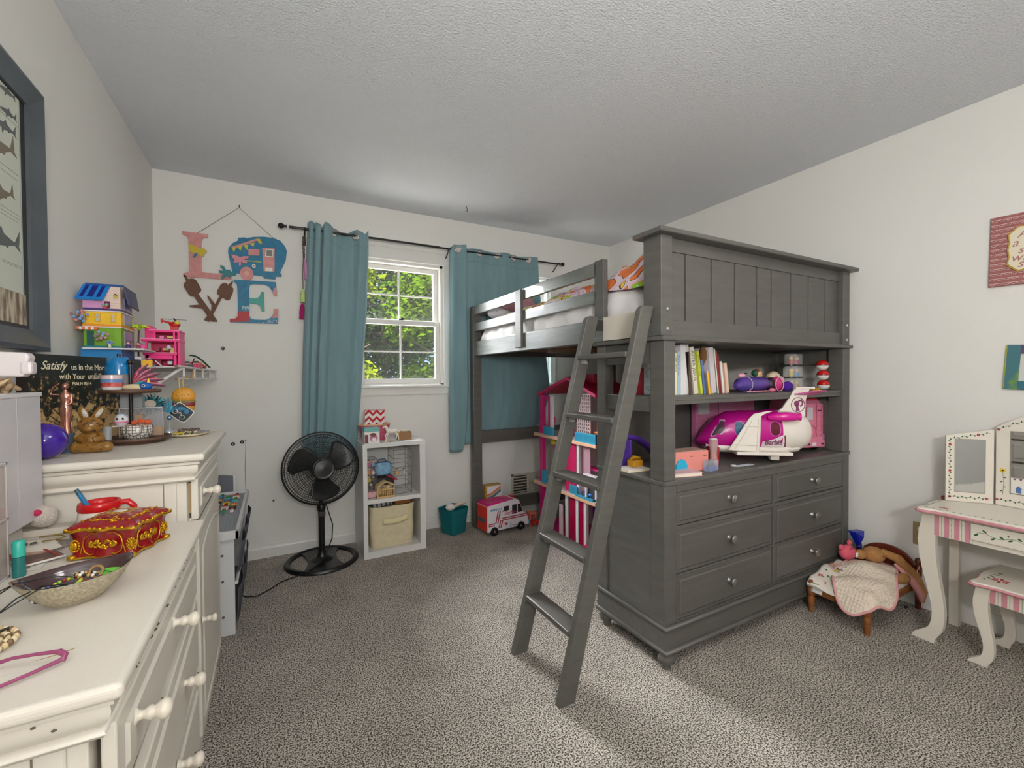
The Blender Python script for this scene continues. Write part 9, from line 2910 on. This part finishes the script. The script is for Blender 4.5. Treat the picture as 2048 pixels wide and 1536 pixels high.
t = thing('vanity_stool', 'white child stool with pink striped apron beside the vanity table', 'stool', (3.28, -2.83, 0))
MB(t).prism(scallop(3.112, 3.43, -2.650, -3.0), 0.325, 0.343, 'xy').build('seat', VW, t, bev=0.005, seg=3)
MB(t).tube([(p[0] - 0.001, p[1] + 0.001, 0.332) for p in scallop(3.112, 3.43, -2.650, -3.0)[2:]], 0.0055, 8).build('pink_edge', VP, t)
MB(t).box(3.138, 3.154, -2.97, -2.678, 0.262, 0.326).box(3.154, 3.41, -2.694, -2.678, 0.262, 0.326).build('apron', VW, t)
stripes(t, 3.138, -2.96, -2.684, 0.262, 0.326)
for y, dirn in ((-2.682, 1), (-2.965, -1)):
    for x in (3.128, 3.382):
        b = MB(t)
        sleg(b, x, x + 0.026, y, dirn, 0.326, 0.042, 0.62)
        b.build('leg', VW, t, bev=0.003)
b = MB(t)
for j in range(6):
    b.at(3.20 + 0.018 * cos(j * 1.047), -2.71 + 0.018 * sin(j * 1.047), 0.3435, 0, 0, j * 1.047).sph((0, 0, 0), (0.012, 0.005, 0.0008), 10, 5)
b.id().build('painted_flower', VR, t)
b = MB(t)
for j in range(5):
    b.at(3.17 + 0.03 * j, -2.672 - 0.004 * j, 0.3435, 0, 0, 0.6 * j).sph((0, 0, 0), (0.010, 0.004, 0.0008), 8, 4)
b.id().build('painted_leaves', VG, t)
tag(MB().sph((0, 0, 0), (0.016, 0.008, 0.006), 10, 6).build('dark_crumb', DARK, loc=(3.42, -2.33, 0.004)), 'small dark scrap lying on the carpet under the doll bed ear', 'scrap')

# ================================================================= SIGNS ON THE RIGHT WALL
xw = RW - 0.001
MS = Matrix.Translation((xw, -2.594, 1.73)) @ Matrix.Rotation(-pi / 2, 4, 'Z') @ Matrix.Rotation(0.02, 4, 'Y')
t = thing('quote_sign', 'square rose pink sign with white scallop rows and gold edged script plate', 'wall sign', (xw, -2.75, 1.73))
b = MB(t)
b.M = MS
b.box(0, 0.31, -0.014, 0, -0.155, 0.155)
b.build('pink_board', mat((164, 100, 96), 0.6, rgb2=(148, 86, 84), vs=(20, 20, 20)), t, bev=0.002)
b = MB(t)
b.M = MS
for r in range(14):
    z = -0.143 + r * 0.0218
    b.box(0.003, 0.307, -0.0152, -0.014, z, z + 0.0016)
    n = 14
    for k in range(n):
        x0 = 0.005 + k * 0.0215
        b.tube([(x0 + 0.009 * (1 - cos(pi * j / 6)), -0.0147, z - 0.0075 * sin(pi * j / 6)) for j in range(7)], 0.0008, 4, cap=False)
b.build('white_scallops', mat((228, 206, 200), 0.6), t)


def quatre(f):
    P = []
    for k in range(48):
        a = 2 * pi * k / 48
        r = (1 + 0.07 * cos(4 * a + pi) + 0.03 * cos(12 * a)) * f
        c, s_ = cos(a), sin(a)
        P.append((0.155 + 0.103 * r * math.copysign(abs(c) ** 0.75, c), 0.0 + 0.103 * r * math.copysign(abs(s_) ** 0.75, s_)))
    return P


b = MB(t)
b.M = MS
b.prism(quatre(1.0), -0.022, -0.014, 'xz')
pl_ = b.build('gold_edge', mat((196, 156, 60), 0.4, metal=0.4), t)
b = MB(t)
b.M = MS
b.prism(quatre(0.945), -0.024, -0.022, 'xz')
b.build('cream_plate', mat((224, 214, 188), 0.6), pl_)
b = MB(t)
for ln, x, z in (('Also', 0.085, 0.045), ('a wish', 0.070, 0.010), ('so we', 0.088, -0.022), ('what', 0.068, -0.054), ('she', 0.088, -0.082)):
    b.text(ln, 0.048, MS @ Matrix.Translation((x, -0.0243, z)) @ Matrix.Rotation(pi / 2, 4, 'X'), 0.0004, shear=0.3)
b.build('script_lettering', mat((168, 112, 108), 0.6), pl_)
MT = Matrix.Translation((xw, -2.646, 1.213)) @ Matrix.Rotation(-pi / 2, 4, 'Z') @ Matrix.Rotation(0.06, 4, 'Y')
t = thing('painted_frame', 'tilted picture frame painted teal, purple and lime on the right wall', 'picture frame', (xw, -2.75, 1.2))
for nm, q, m_ in (('frame_side', (0, 0.042, -0.098, 0.098), mat((66, 116, 124), 0.6, rgb2=(110, 150, 60), vs=(18, 18, 18), th=(0.36, 0.44))), ('frame_side', (0.168, 0.21, -0.098, 0.098), mat((66, 116, 124), 0.6)),
                  ('frame_top', (0.042, 0.168, 0.060, 0.098), mat((92, 70, 104), 0.6)), ('frame_bottom', (0.042, 0.168, -0.098, -0.060), mat((50, 110, 122), 0.6))):
    b = MB(t)
    b.M = MT
    b.box(q[0], q[1], -0.012, 0, q[2], q[3])
    b.build(nm, m_, t, bev=0.0015)
b = MB(t)
b.M = MT
b.box(0.04, 0.17, -0.004, -0.001, -0.062, 0.062)
b.build('inner_picture', mat((206, 204, 198), 0.5), t)
b = MB(t)
b.M = MT
b.box(-0.001, 0.002, -0.013, -0.0, -0.095, 0.095)
b.build('lime_edge', mat((166, 170, 40), 0.6), t)
